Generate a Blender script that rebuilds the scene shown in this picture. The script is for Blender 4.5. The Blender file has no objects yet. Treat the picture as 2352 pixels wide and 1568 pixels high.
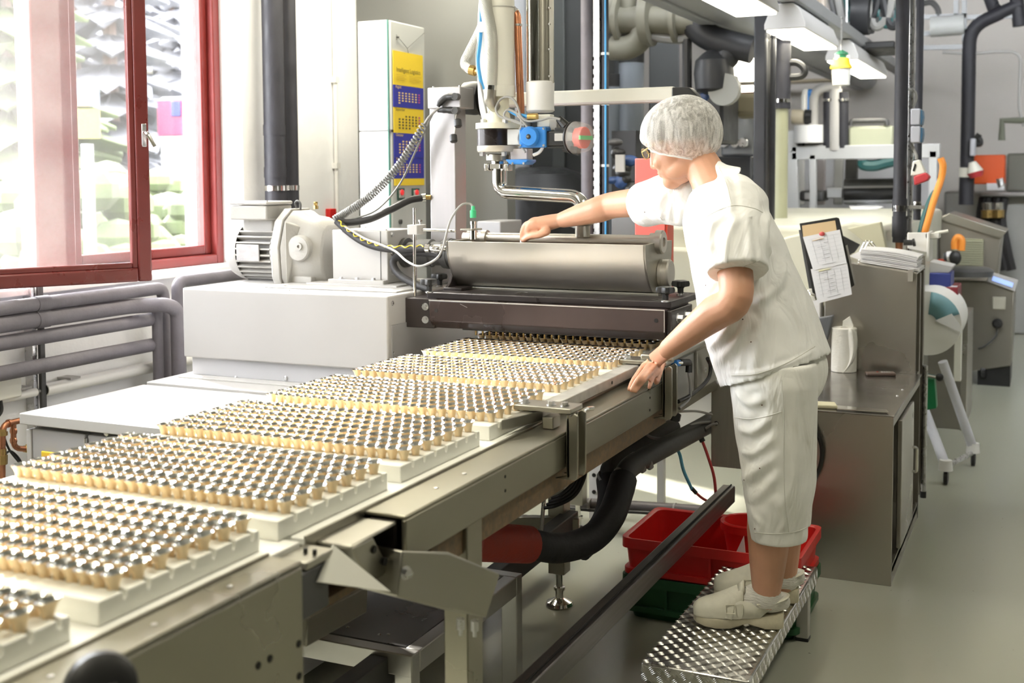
import bpy, math, random
import numpy as np
from mathutils import Vector, Matrix
random.seed(7)
S = bpy.context.scene
COL = S.collection
# ---------------------------------------------------------------- camera
F, YAW, PITCH, ROLL, CY, H = 2693., 0.430724, 0.06402, 0.0062015, 579., 1.5
def _rot():
    cy, sy = math.cos(YAW), math.sin(YAW)
    f = np.array([-sy, cy, 0]); r = np.array([cy, sy, 0]); d = np.array([0, 0, -1.])
    cp, sp = math.cos(PITCH), math.sin(PITCH)
    f2 = cp*f+sp*d; d2 = cp*d-sp*f
    cr, sr = math.cos(ROLL), math.sin(ROLL)
    return np.array([cr*r+sr*d2, cr*d2-sr*r, f2])
CM = _rot(); CC = np.array([0, 0, H])
def at(x, y, X=None, Y=None, Z=None):
    "point seen at photo pixel x,y lying in the plane X=, Y= or Z="
    d = CM.T@np.array([(x-1176)/F, (y-CY)/F, 1.])
    for i, v in enumerate((X, Y, Z)):
        if v is not None: t = (v-CC[i])/d[i]
    return Vector(CC+t*d)
def px(p):
    c = CM@(np.array(p, float)-CC); return 1176+F*c[0]/c[2], CY+F*c[1]/c[2], c[2]
cam = bpy.data.cameras.new('camera'); camo = bpy.data.objects.new('camera', cam); COL.objects.link(camo)
camo.matrix_world = Matrix(((CM[0][0], -CM[1][0], -CM[2][0], 0), (CM[0][1], -CM[1][1], -CM[2][1], 0),
                            (CM[0][2], -CM[1][2], -CM[2][2], H), (0, 0, 0, 1)))
cam.sensor_width = 36; cam.lens = F/2352*36; cam.shift_y = -(784-CY)/2352; cam.clip_end = 300
cam.dof.use_dof = True; cam.dof.focus_distance = 3.55; cam.dof.aperture_fstop = 4.0
S.camera = camo
# ---------------------------------------------------------------- light and exposure
S.view_settings.view_transform = 'Standard'; S.view_settings.look = 'None'
S.view_settings.exposure = 0.32; S.view_settings.gamma = 1; S.view_settings.use_curve_mapping = False
W = bpy.data.worlds.new('overcast_sky'); S.world = W; W.use_nodes = True
bg = W.node_tree.nodes['Background']; bg.inputs[0].default_value = (0.93, 0.96, 1.0, 1); bg.inputs[1].default_value = 17.0
sun = bpy.data.lights.new('sun', 'SUN'); sun.energy = 15; sun.angle = math.radians(1.2); sun.color = (1, .95, .86)
so = bpy.data.objects.new('sun', sun); COL.objects.link(so)
so.rotation_euler = Vector((0.75, -0.30, -0.55)).to_track_quat('-Z', 'Y').to_euler()
# ---------------------------------------------------------------- materials
MT = {}
def mat(name, c, rough=.5, metal=0., nz=0., ns=8., bump=0., bs=60., stretch=None, spec=.5, emit=None, es=0., trans=0., alpha=1., sheen=0., sss=0., spots=None, coat=0.):
    "procedural principled material; nz varies the colour, bump gives fine relief"
    if name in MT: return MT[name]
    m = bpy.data.materials.new(name); m.use_nodes = True; nt = m.node_tree; N = nt.nodes; L = nt.links
    b = N['Principled BSDF']; c = tuple(c)+(1,) if len(c) == 3 else c
    b.inputs['Base Color'].default_value = c; b.inputs['Roughness'].default_value = rough
    b.inputs['Metallic'].default_value = metal; b.inputs['Specular IOR Level'].default_value = spec
    b.inputs['Transmission Weight'].default_value = trans; b.inputs['Alpha'].default_value = alpha
    b.inputs['Coat Weight'].default_value = coat
    if sss: b.inputs['Subsurface Weight'].default_value = sss; b.inputs['Subsurface Radius'].default_value = (.012, .005, .003); b.inputs['Subsurface Scale'].default_value = 1
    if emit: b.inputs['Emission Color'].default_value = tuple(emit)+(1,); b.inputs['Emission Strength'].default_value = es
    tc = N.new('ShaderNodeTexCoord'); mp = N.new('ShaderNodeMapping'); L.new(tc.outputs['Object'], mp.inputs[0])
    if stretch: mp.inputs['Scale'].default_value = stretch
    last = None
    if nz:
        n = N.new('ShaderNodeTexNoise'); n.inputs['Scale'].default_value = ns; n.inputs['Detail'].default_value = 5; L.new(mp.outputs[0], n.inputs[0])
        r = N.new('ShaderNodeMapRange'); r.inputs[1].default_value = .3; r.inputs[2].default_value = .7; r.inputs[3].default_value = 1-nz; r.inputs[4].default_value = 1+nz*.6
        L.new(n.outputs[0], r.inputs[0])
        x = N.new('ShaderNodeMix'); x.data_type = 'RGBA'; x.blend_type = 'MULTIPLY'; x.inputs[0].default_value = 1
        x.inputs[6].default_value = c; L.new(r.outputs[0], x.inputs[7]); L.new(x.outputs[2], b.inputs['Base Color']); last = x.outputs[2]
        rr = N.new('ShaderNodeMapRange'); rr.inputs[1].default_value = .3; rr.inputs[2].default_value = .7; rr.inputs[3].default_value = max(.02, rough-.08); rr.inputs[4].default_value = min(1, rough+.1)
        L.new(n.outputs[0], rr.inputs[0]); L.new(rr.outputs[0], b.inputs['Roughness'])
    if spots:
        v = N.new('ShaderNodeTexNoise'); v.inputs['Scale'].default_value = spots[0]; v.inputs['Detail'].default_value = 2; L.new(mp.outputs[0], v.inputs[0])
        r = N.new('ShaderNodeMapRange'); r.inputs[1].default_value = spots[1]; r.inputs[2].default_value = spots[1]+.02; L.new(v.outputs[0], r.inputs[0])
        x = N.new('ShaderNodeMix'); x.data_type = 'RGBA'; L.new(r.outputs[0], x.inputs[0]); x.inputs[7].default_value = tuple(spots[2])+(1,)
        if last: L.new(last, x.inputs[6])
        else: x.inputs[6].default_value = c
        L.new(x.outputs[2], b.inputs['Base Color'])
    if bump:
        n = N.new('ShaderNodeTexNoise'); n.inputs['Scale'].default_value = bs; n.inputs['Detail'].default_value = 4; L.new(mp.outputs[0], n.inputs[0])
        bp = N.new('ShaderNodeBump'); bp.inputs['Strength'].default_value = bump; bp.inputs['Distance'].default_value = .01; L.new(n.outputs[0], bp.inputs['Height']); L.new(bp.outputs[0], b.inputs['Normal'])
    MT[name] = m; return m
STEEL = mat('brushed_stainless', (.40, .385, .33), .34, .92, .03, 3.)
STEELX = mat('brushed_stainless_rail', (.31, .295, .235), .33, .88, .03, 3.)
CHROME = mat('polished_steel', (.75, .74, .71), .10, 1., .04, 4)
SATIN = mat('satin_steel', (.60, .57, .52), .36, .92, .03, 4.)
SCREW = mat('zinc_screw', (.62, .62, .62), .3, 1., .05, 40)
LGREY = mat('light_grey_paint', (.44, .43, .415), .45, 0, .04, 5, .03, 200)
GEARG = mat('cast_grey_paint', (.37, .36, .335), .5, 0, .06, 8, .12, 120)
WHITEP = mat('white_paint', (.86, .86, .86), .5, 0, .03, 4)
BLACK = mat('black_anodised', (.035, .028, .027), .33, .2, .2, 10, .02, 100)
BROWNB = mat('brown_black_anodised', (.055, .038, .034), .3, .3, .25, 4, .02, 100)
BLKP = mat('black_plastic', (.018, .018, .018), .42, 0, .2, 20)
RUBBER = mat('black_rubber', (.022, .021, .022), .6, 0, .2, 30, .1, 90)
DKGREY = mat('dark_grey_metal', (.10, .10, .10), .5, .3, .2, 6)
PIPEG = mat('grey_pipe_insulation', (.155, .145, .165), .65, 0, .16, 14, .15, 60)
PIPEB = mat('black_pipe_insulation', (.028, .028, .036), .55, 0, .2, 14, .12, 60)
CREAM = mat('cream_plastic', (.83, .82, .74), .45, 0, .03, 6)
BELT = mat('white_belt', (.80, .795, .74), .5, 0, .03, 20)
TRAYM = mat('cream_tray', (.84, .84, .77), .38, 0, .04, 15, .02, 100)
GOLD = mat('gold_foil', (.90, .72, .46), .40, .40, .05, 60, .1, 300)
SILVER = mat('silver_foil', (.83, .84, .84), .12, 1., .05, 80)
RED = mat('red_plastic', (.62, .015, .012), .38, 0, .08, 6)
GREEN = mat('green_plastic', (.015, .09, .03), .4, 0, .1, 6)
BLUE = mat('blue_plastic', (.035, .22, .62), .35, 0, .05, 8)
BLUEH = mat('blue_hose', (.06, .32, .66), .4)
COPPER = mat('copper', (.50, .22, .12), .33, .9, .2, 14, .05, 60)
BRASS = mat('brass', (.52, .36, .13), .32, .9, .2, 20)
WPLAS = mat('white_plastic', (.82, .81, .78), .4)
GCABLE = mat('grey_cable', (.30, .295, .28), .5)
PAPER = mat('paper', (.80, .80, .82), .7)
YELLOW = mat('yellow_plastic', (.80, .60, .04), .4)
WREDF = mat('backlit_red_frame_paint', (.13, .020, .017), .3, 0, .10, 9, .02, 60)  # sash red made darker than the frame: its backlit shade is in the colour
WREDL = mat('red_frame_paint', (.19, .024, .020), .35, 0, .10, 9)
ORANGE = mat('orange_red_panel', (.72, .10, .015), .4, 0, .04, 3)
ORHOSE = mat('orange_hose', (.80, .28, .04), .45)
# ---------------------------------------------------------------- mesh helpers
def V(*a): return Vector(a)
def spline(pts, k=8):
    P = [Vector(p) for p in pts]; P = [P[0]*2-P[1]]+P+[P[-1]*2-P[-2]]; o = []
    for i in range(1, len(P)-2):
        a, b, c, d = P[i-1:i+3]
        for j in range(k):
            t = j/k
            o.append(.5*((2*b)+(c-a)*t+(2*a-5*b+4*c-d)*t*t+(3*b-a-3*c+d)*t**3))
    o.append(P[-2].copy()); return o
def fillet(pts, r, k=6):
    "polyline with rounded corners (pipe elbows)"
    P = [Vector(p) for p in pts]; o = [P[0]]
    for i in range(1, len(P)-1):
        a = (P[i-1]-P[i]); b = (P[i+1]-P[i]); rr = min(r, a.length*.49, b.length*.49)
        a = P[i]+a.normalized()*rr; b = P[i]+b.normalized()*rr
        for j in range(k+1):
            t = j/k; o.append(a*(1-t)**2+P[i]*2*t*(1-t)+b*t*t)
    o.append(P[-1]); return o
class MB:
    def __init__(s): s.v = []; s.f = []; s.m = []; s.cur = 0
    def add(s, vs, fs):
        n = len(s.v); s.v += [tuple(v) for v in vs]
        s.f += [tuple(i+n for i in f) for f in fs]; s.m += [s.cur]*len(fs); return s
    def slot(s, i): s.cur = i; return s
    def box(s, x0, x1, y0, y1, z0, z1):
        return s.add([(x, y, z) for z in (z0, z1) for y in (y0, y1) for x in (x0, x1)],
                     [(0, 2, 3, 1), (4, 5, 7, 6), (0, 1, 5, 4), (2, 6, 7, 3), (0, 4, 6, 2), (1, 3, 7, 5)])
    def obox(s, c, ax, ay, az):
        "box centred at c with half-axis vectors"
        c, ax, ay, az = map(Vector, (c, ax, ay, az))
        return s.add([c+ax*i+ay*j+az*k for k in (-1, 1) for j in (-1, 1) for i in (-1, 1)],
                     [(0, 2, 3, 1), (4, 5, 7, 6), (0, 1, 5, 4), (2, 6, 7, 3), (0, 4, 6, 2), (1, 3, 7, 5)])
    def bar(s, a, b, w, h, up=(0, 0, 1)):
        a, b = Vector(a), Vector(b); d = (b-a); u = Vector(up); sx = d.cross(u).normalized(); u2 = sx.cross(d).normalized()
        return s.obox((a+b)/2, d/2, sx*w/2, u2*h/2)
    def prism(s, poly, vec):
        n = len(poly); P = [Vector(p) for p in poly]; vec = Vector(vec)
        nrm = Vector((0, 0, 0))
        for i in range(n): nrm += P[i].cross(P[(i+1) % n])
        if nrm.dot(vec) < 0: P.reverse()
        return s.add(P+[p+vec for p in P], [tuple(range(n-1, -1, -1)), tuple(range(n, 2*n))]+[(i, (i+1) % n, n+(i+1) % n, n+i) for i in range(n)])
    def loft(s, rings, cap=True, closed=True):
        n = len(rings[0]); vs = [p for r in rings for p in r]; fs = []
        for i in range(len(rings)-1):
            for j in range(n if closed else n-1):
                k = (j+1) % n; fs.append((i*n+j, i*n+k, (i+1)*n+k, (i+1)*n+j))
        if cap: fs += [tuple(range(n-1, -1, -1)), tuple((len(rings)-1)*n+j for j in range(n))]
        return s.add(vs, fs)
    def tube(s, pts, r, n=12, cap=True, flat=1., up=None):
        P = [Vector(p) for p in pts]; R = r if hasattr(r, '__len__') else [r]*len(P); rings = []; x = None
        for i, p in enumerate(P):
            d = (P[min(i+1, len(P)-1)]-P[max(i-1, 0)]).normalized()
            if x is None:
                u = Vector(up) if up else (Vector((0, 0, 1)) if abs(d.z) < .9 else Vector((0, 1, 0))); x = d.cross(u).normalized()
            else: x = (x-d*x.dot(d)).normalized()
            y = x.cross(d)
            rings.append([p+(x*math.cos(2*math.pi*j/n)-y*math.sin(2*math.pi*j/n)*flat)*R[i] for j in range(n)])
        return s.loft(rings, cap)
    def cyl(s, a, b, r, r2=None, n=16): return s.tube([a, b], [r, r if r2 is None else r2], n)
    def lathe(s, o, ax, prof, n=20):
        "profile [(radius, height)] around axis ax at o"
        o = Vector(o); d = Vector(ax).normalized(); u = Vector((0, 0, 1)) if abs(d.z) < .9 else Vector((0, 1, 0)); x = d.cross(u).normalized(); y = d.cross(x)
        return s.loft([[o+d*h+(x*math.cos(2*math.pi*j/n)+y*math.sin(2*math.pi*j/n))*max(r, 1e-5) for j in range(n)] for r, h in prof])
    def ell(s, c, rx, ry, rz, nu=16, nv=10, R=None):
        c = Vector(c); rings = []
        for i in range(nv+1):
            t = math.pi*i/nv; ring = []
            for j in range(nu):
                p = Vector((rx*math.sin(t)*math.cos(2*math.pi*j/nu), ry*math.sin(t)*math.sin(2*math.pi*j/nu), -rz*math.cos(t)))
                if i in (0, nv): p = Vector((1e-5*math.cos(2*math.pi*j/nu), 1e-5*math.sin(2*math.pi*j/nu), -rz*math.cos(t)))
                ring.append(c+(R@p if R else p))
            rings.append(ring)
        return s.loft(rings)
    def grid(s, P):
        "open surface from rows of points"
        n = len(P[0]); return s.add([p for r in P for p in r], [(i*n+j, i*n+j+1, (i+1)*n+j+1, (i+1)*n+j) for i in range(len(P)-1) for j in range(n-1)])
def build(name, mb, m, parent=None, bevel=0., smooth=35, seg=2, mods=(), flip=False):
    me = bpy.data.meshes.new(name)
    o0 = Vector((0, 0, 0))
    if parent is not None:
        p = parent
        while p is not None: o0 = o0+p.location; p = p.parent
    me.from_pydata([tuple(Vector(v)-o0) for v in mb.v], [], mb.f)
    ms = m if isinstance(m, (list, tuple)) else [m]
    for x in ms: me.materials.append(x)
    if len(ms) > 1: me.polygons.foreach_set('material_index', mb.m)
    if smooth:
        me.polygons.foreach_set('use_smooth', [True]*len(me.polygons)); me.set_sharp_from_angle(angle=math.radians(smooth))
    me.validate(); me.update()
    o = bpy.data.objects.new(name, me); COL.objects.link(o)
    if parent is not None: o.parent = parent
    if bevel:
        b = o.modifiers.new('bevel', 'BEVEL'); b.width = bevel; b.segments = seg; b.limit_method = 'ANGLE'; b.angle_limit = math.radians(40); b.harden_normals = False
    for k, a in mods:
        q = o.modifiers.new(k.lower(), k)
        for kk, vv in a.items(): setattr(q, kk, vv)
    return o
def tag(o, label, cat, group=None, kind=None):
    o['label'] = label; o['category'] = cat
    if group: o['group'] = group
    if kind: o['kind'] = kind
    return o
def struct(o): o['kind'] = 'structure'; return o
def thing(name, label, cat, loc=(0, 0, 0), group=None):
    o = bpy.data.objects.new(name, None); COL.objects.link(o); o.location = loc; o.empty_display_size = .05
    return tag(o, label, cat, group)
def B(x0, x1, y0, y1, z0, z1): return MB().box(x0, x1, y0, y1, z0, z1)
def T(pts, r, n=12): return MB().tube(pts, r, n)
def bolt(p, ax, r=.008, h=.006, name='bolt', parent=None, m=None):
    ax = Vector(ax).normalized(); mb = MB(); p = Vector(p)
    mb.tube([p-ax*.002, p+ax*h], r, 6); mb.cyl(p, p+ax*.0015, r*1.35, n=14)
    return build(name, mb, m or SCREW, parent, smooth=30)
# ================================================================ the setting
XW = -3.45
FLOORM = mat('resin_floor', (.42, .423, .345), .22, 0, 0, 1.2, 0, 40, spots=(60., .765, (.10, .09, .08)))
WALLW = mat('white_plaster', (.90, .90, .91), .8, 0, .03, 3, .25, 25)
WALLC = mat('cream_wall', (.70, .66, .62), .8, 0, .04, 1.5, .1, 30)
WALLG = mat('grey_wall', (.17, .175, .17), .75, 0, .08, 2)
CEILM = mat('ceiling_paint', (.82, .82, .80), .9, 0, .04, 2)
struct(build('floor', B(-3.45, 6, -8, 13, -.1, 0), FLOORM))
# left wall around the openings: y ranges of windows, sill z, head z
mb = MB(); y = -8.
WIN = [(1.55, 4.49), (5.75, 6.4)]
for a, b in WIN:
    mb.box(-3.80, XW, y, a, 0, 3.3); mb.box(-3.80, XW, a, b, 0, 1.10); mb.box(-3.80, XW, a, b, 2.75, 3.3); y = b
mb.box(-3.80, XW, y, 9.2, 0, 3.3)
struct(build('wall_left', mb, WALLW))
struct(build('wall_far', B(-7., 6, 13, 13.2, 0, 4.2), WALLC))
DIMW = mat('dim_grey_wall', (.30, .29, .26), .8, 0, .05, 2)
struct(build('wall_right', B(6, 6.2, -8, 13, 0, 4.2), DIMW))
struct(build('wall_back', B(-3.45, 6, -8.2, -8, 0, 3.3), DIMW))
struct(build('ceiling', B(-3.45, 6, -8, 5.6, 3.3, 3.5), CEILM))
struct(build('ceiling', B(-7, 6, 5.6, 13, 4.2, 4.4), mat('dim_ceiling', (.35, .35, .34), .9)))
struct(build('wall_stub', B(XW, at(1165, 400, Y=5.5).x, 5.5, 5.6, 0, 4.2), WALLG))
struct(build('wall_side', B(-7.2, -7., 9.2, 13, 0, 4.2), WALLC))
struct(build('wall_return', B(-7.2, -3.45, 9.0, 9.2, 0, 4.2), WALLC))
struct(build('floor', B(-7.2, -3.45, 9.2, 13, -.1, 0), FLOORM))
struct(build('baseboard_far', B(-7, 4, 12.97, 13, 0, .14), BLKP))
# windows -----------------------------------------------------------------
GLASS = bpy.data.materials.new('dusty_window_glass'); GLASS.use_nodes = True
def glassmat(m, dust, tint):
    nt = m.node_tree; N = nt.nodes; L = nt.links; N.clear()
    out = N.new('ShaderNodeOutputMaterial'); tr = N.new('ShaderNodeBsdfTransparent'); tr.inputs[0].default_value = (*tint, 1)
    df = N.new('ShaderNodeBsdfTranslucent'); df.inputs[0].default_value = (.9, .88, .86, 1); d2 = N.new('ShaderNodeBsdfDiffuse'); d2.inputs[0].default_value = (.9, .88, .86, 1)
    gl = N.new('ShaderNodeBsdfGlossy'); gl.inputs['Roughness'].default_value = .03
    tc = N.new('ShaderNodeTexCoord'); n1 = N.new('ShaderNodeTexNoise'); n1.inputs['Scale'].default_value = 260; n1.inputs['Detail'].default_value = 2
    n2 = N.new('ShaderNodeTexNoise'); n2.inputs['Scale'].default_value = 3; L.new(tc.outputs['Object'], n1.inputs[0]); L.new(tc.outputs['Object'], n2.inputs[0])
    mu = N.new('ShaderNodeMath'); mu.operation = 'MULTIPLY'; L.new(n1.outputs[0], mu.inputs[0]); L.new(n2.outputs[0], mu.inputs[1])
    r = N.new('ShaderNodeMapRange'); r.inputs[1].default_value = .12; r.inputs[2].default_value = .4; r.inputs[3].default_value = dust*.5; r.inputs[4].default_value = dust*1.5; L.new(mu.outputs[0], r.inputs[0])
    a = N.new('ShaderNodeMixShader'); L.new(df.outputs[0], a.inputs[1]); L.new(d2.outputs[0], a.inputs[2])
    b = N.new('ShaderNodeMixShader'); L.new(r.outputs[0], b.inputs[0]); L.new(tr.outputs[0], b.inputs[1]); L.new(a.outputs[0], b.inputs[2])
    c = N.new('ShaderNodeMixShader'); c.inputs[0].default_value = .035; L.new(b.outputs[0], c.inputs[1]); L.new(gl.outputs[0], c.inputs[2]); L.new(c.outputs[0], out.inputs[0])
glassmat(GLASS, .06, (.97, .97, .97))
CLEARG = bpy.data.materials.new('clear_window_glass'); CLEARG.use_nodes = True; glassmat(CLEARG, .008, (1, 1, 1))
def frame_rect(mb, p0, p1, zb, zt, w, d):
    "rectangular frame between two plan points: rails and stiles of width w and depth d"
    p0, p1 = Vector((*p0, 0)), Vector((*p1, 0)); u = (p1-p0).normalized(); n = Vector((-u.y, u.x, 0))
    z = Vector((0, 0, 1)); L = (p1-p0).length
    for c, ax, az in ((p0+u*w/2, u*w/2, None), (p1-u*w/2, u*w/2, None)):
        mb.obox(c+z*(zb+zt)/2, ax, n*d/2, z*(zt-zb)/2)
    for zc in (zb+w/2, zt-w/2): mb.obox((p0+p1)/2+z*zc, u*(L/2-w), n*d/2, z*w/2)
    return mb
def window(idx, y0, y1, panes):
    root = bpy.data.objects.new('window_%d' % idx, None); COL.objects.link(root); root.location = (-3.6, y0, 1.10); struct(root)  # window_2 is the added unseen window that lets sun in
    mb = MB(); mb.box(-3.66, -3.57, y0, y0+.05, 1.10, 2.75); mb.box(-3.66, -3.57, y1-.05, y1, 1.10, 2.75)
    mb.box(-3.66, -3.57, y0+.05, y1-.05, 1.10, 1.145); mb.box(-3.66, -3.57, y0+.05, y1-.05, 2.70, 2.75)
    build('window_frame', mb, WREDL, root, .006)
    for a, b, dusty in panes:
        build('stile_frame', frame_rect(MB(), (-3.63, a), (-3.63, b), 1.145, 2.70, .045, .05), WREDL, root, .006)
        build('glass_pane', B(-3.632, -3.628, a+.045, b-.045, 1.19, 2.655), GLASS if dusty else CLEARG, root)
    build('window_sill', B(-3.57, -3.42, y0, y1, 1.075, 1.102), WALLW, root, .004)
    return root
w = window(1, 1.55, 4.49, [(1.6, 2.5, 0), (3.58, 4.44, 0)])
build('mullion', B(-3.66, -3.57, 3.36, 3.56, 1.145, 2.70), WREDL, w, .008); build('mullion', B(-3.66, -3.57, 2.5, 2.6, 1.145, 2.70), WREDL, w, .008)
# the casement standing open into the room, hinged at y 2.62
A0, A1 = V(-3.56, 2.68), V(-3.115, 3.475)
sash = build('casement_sash', frame_rect(MB(), (A0.x, A0.y), (A1.x, A1.y), 1.115, 2.70, .052, .05), WREDF, w, .007)
u = (A1-A0).normalized(); nn = Vector((-u.y, u.x)); ai = A0+u*.05; bi = A1-u*.05
inner = frame_rect(MB(), (ai.x, ai.y), (bi.x, bi.y), 1.165, 2.65, .022, .034); build('glazing_bead', inner, WREDF, sash, .005)
m2 = MB(); c = (ai+bi)/2; m2.obox((c.x, c.y, 1.9075), (u.x*.42, u.y*.42, 0), (nn.x*.002, nn.y*.002, 0), (0, 0, .72)); build('glass_pane', m2, GLASS, sash)
hp = A1-u*.02-nn*.0; q = V(hp.x, hp.y, 0); rn = Vector((u.y, -u.x, 0)); q = q+rn*.026
m2 = MB(); m2.obox(q+V(0, 0, 1.665), Vector((u.x, u.y, 0))*.009, rn*.004, V(0, 0, .043)); build('handle_plate', m2, SCREW, sash, .002)
hz = at(348, 316, X=q.x).z
m2 = MB(); a = q+V(0, 0, 1.675)+rn*.004; m2.tube(fillet([a, a+rn*.025, a+rn*.03+Vector((u.x, u.y, 0))*.03+V(0, 0, -.052)], .012), .0075, 8); build('window_handle', m2, CHROME, sash)
window(2, 5.75, 6.4, [(5.8, 6.35, 0)])  # unseen window, added to let sun onto the floor behind the belt
# bright window in the far wall of the side bay
root = bpy.data.objects.new('window_3', None); COL.objects.link(root); root.location = at(1705, 215, Y=12.98); struct(root)
a = at(1672, 215, Y=12.99); b = at(1775, 118, Y=12.99)
build('window_frame', frame_rect(MB(), (a.x-.06, 12.97), (b.x+.06, 12.97), a.z-.06, b.z+.06, .07, .05), WREDL, root, .005)
build('glass_pane', B(a.x, b.x, 12.975, 12.985, a.z, b.z), mat('bright_window_light', (1, .95, .85), .5, emit=(1, .93, .80), es=5.), root)
# outside -----------------------------------------------------------------
GRASS = mat('grass', (.052, .075, .018), .9, 0, .35, 1.5); ROAD = mat('asphalt', (.062, .056, .052), .9, 0, .1, 2); PAVE = mat('pavement', (.13, .125, .115), .9, 0, .1, 2)
LEAF = mat('foliage', (.085, .11, .045), .8, 0, .4, 3); LEAFD = mat('conifer_foliage', (.15, .15, .165), .85, 0, .3, 3); BARK = mat('bark', (.16, .11, .09), .9, 0, .3, 6)
g = struct(build('ground_outside', B(-60, -3.8, -12, 60, -.35, -.3), PAVE))
struct(build('lawn', B(-14, -9.5, -12, 60, -.3, -.22), GRASS)); struct(build('road', B(-24, -14.4, -12, 60, -.3, -.26), ROAD)); struct(build('lawn', B(-34, -24.5, -12, 60, -.3, -.2), GRASS))
def tree(p, h, r, m, label, n=26, trunk=True):
    t = thing('tree', label, 'tree', p, 'trees outside the window'); mb = MB(); rg = random.Random(int(p[0]*7+p[1]*13))
    if trunk:      # conifer: drooping whorls of boughs
        for i in range(16):
            f = i/15; z = p[2]+h*(.16+.80*f); R_ = r*(1.02-f)*.95+.15; k = int(9+6*(1-f))
            for j in range(k):
                a = 2*math.pi*(j+rg.random()*.6)/k; L_ = R_*(.75+.4*rg.random()); q = Vector((p[0]+math.cos(a)*L_, p[1]+math.sin(a)*L_, z-L_*(.22+.2*rg.random()))); o = Vector((p[0], p[1], z))
                sd = Vector((-math.sin(a), math.cos(a), 0)); w_ = L_*.24; m_ = o.lerp(q, .55)
                mb.loft([[o+sd*.05, o+V(0, 0, .1), o-sd*.05, o-V(0, 0, .05)], [m_+sd*w_, m_+V(0, 0, .10), m_-sd*w_, m_-V(0, 0, .25)], [q+sd*.04, q+V(0, 0, .03), q-sd*.04, q-V(0, 0, .05)]])
        build('crown', mb, m, t, smooth=0)
    else:
        for i in range(n*5):
            a, d, f = rg.random()*6.28, r*math.sqrt(rg.random()), rg.random(); rr = r*(.12+.10*rg.random()); mb.ell((p[0]+math.cos(a)*d, p[1]+math.sin(a)*d, p[2]+h*(.15+.75*f*(1-.5*(d/r)**2))), rr, rr, rr*.8, 7, 5)
        build('crown', mb, m, t, smooth=0)
    build('trunk', MB().cyl(p, (p[0], p[1], p[2]+h*.8), h*.018, h*.008, 8), BARK, t); return t
CLOUD = bpy.data.textures.new('leaf_clumps', 'CLOUDS'); CLOUD.noise_scale = .25
for i, (x, Y, h, r, m, l) in enumerate([(262, 30, 11, 2.3, LEAFD, 'tall dark conifer outside, seen just left of the window handle'), (180, 36, 12, 2.6, LEAFD, 'tall dark conifer outside, behind the road sign'),
     (300, 42, 13, 2.8, LEAFD, 'distant conifer outside, between the road sign and the sash edge'), (400, 44, 12, 3., LEAFD, 'conifer outside above the pink van'), (440, 36, 9, 2., LEAFD, 'conifer outside at the right edge of the window'),
     (30, 24, 8, 2.6, LEAF, 'light green tree outside at the left edge of the window')]):
    p = at(x, 470, Y=Y*.62); k = 1.; tree((p.x, p.y, -.3), h, r, m, l)
for i, (x, Y, h, r, l) in enumerate([(30, 13.5, 2.2, 1.5, 'round green bush outside behind the grey fence'), (265, 17, 1.9, 1.4, 'round yellow-green bush outside beside the road sign'), (300, 19, 2.2, 1.5, 'green bush outside right of the road sign')]):
    p = at(x, 430, Y=Y*.62); t = tree((p.x, p.y, -.3), h, r, LEAF, l, 16, False); t['category'] = 'bush'
# road sign with a picture panel over a yellow panel
p = at(204, 450, Y=7.2); t = thing('road_sign', 'yellow and blue road sign board on a white post outside the window', 'sign', (p.x, p.y, -.3))
build('post', MB().cyl((p.x, p.y, -.3), (p.x, p.y, at(204, 330, Y=7.2).z), .05, n=10), mat('post_grey', (.2, .2, .2), .6), t)
pz = lambda yy: at(204, yy, Y=7.15).z
wv = Vector((CM[0][0], CM[0][1], 0)); nv = Vector((-wv.y, wv.x, 0)); hw = (at(230, 250, Y=7.2)-at(174, 250, Y=7.2)).length/2
for nm, z0, z1, m in (('sign_panel', pz(318), pz(250), mat('sign_yellow', (.22, .17, .02), .5, nz=.2, ns=9)), ('sign_panel', pz(244), pz(186), mat('sign_blue_picture', (.07, .09, .14), .5, nz=.4, ns=6, spots=(5., .56, (.16, .09, .05))))):
    build(nm, MB().obox((p.x, p.y, (z0+z1)/2)-nv*.06 if False else Vector((p.x, p.y, (z0+z1)/2))-nv*.06, wv*hw, nv*.01, (0, 0, abs(z1-z0)/2)), m, t)
# grey fence beyond the lawn and a pink van
p = at(60, 400, Y=8.5); t = thing('garden_fence', 'grey slatted garden fence outside at the left of the window', 'fence', (p.x, p.y, -.3))
q = at(250, 400, Y=11.)
fa, fb = Vector((p.x-2.2, p.y-1.5, 0)), Vector((q.x, q.y, 0)); FEN = mat('grey_fence', (.075, .078, .086), .7, 0, .1, 4)
nsl = 46
sl = MB().box(-.05, .05, -.012, .012, -.15, 1.15); sm = None; ang = math.atan2((fb-fa).y, (fb-fa).x)
for i in range(nsl):
    c = fa.lerp(fb, i/(nsl-1))
    if sm is None: o = build('slat', sl, FEN, None); sm = o.data
    else: o = bpy.data.objects.new('slat', sm); COL.objects.link(o)
    o.parent = t; o.location = Vector((c.x, c.y, 0))-t.location; o.rotation_euler.z = ang
build('rail', MB().bar((fa.x, fa.y, .9), (fb.x, fb.y, .9), .03, .08), FEN, t); build('rail', MB().bar((fa.x, fa.y, .1), (fb.x, fb.y, .1), .03, .08), FEN, t)
PINK = mat('pink_lorry_paint', (.18, .015, .05), .35)
c = at(400, 275, Y=16.); x0, x1 = at(366, 275, Y=16.).x, c.x+2.4
t = thing('lorry', 'tall white lorry with a pink and blue side panel parked outside', 'lorry', (c.x, c.y, -.26))
build('body', B(x0, x1, 16, 18.2, .25, at(400, 222, Y=16.).z), mat('lorry_white', (.3, .3, .3), .5), t, .05)
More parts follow.
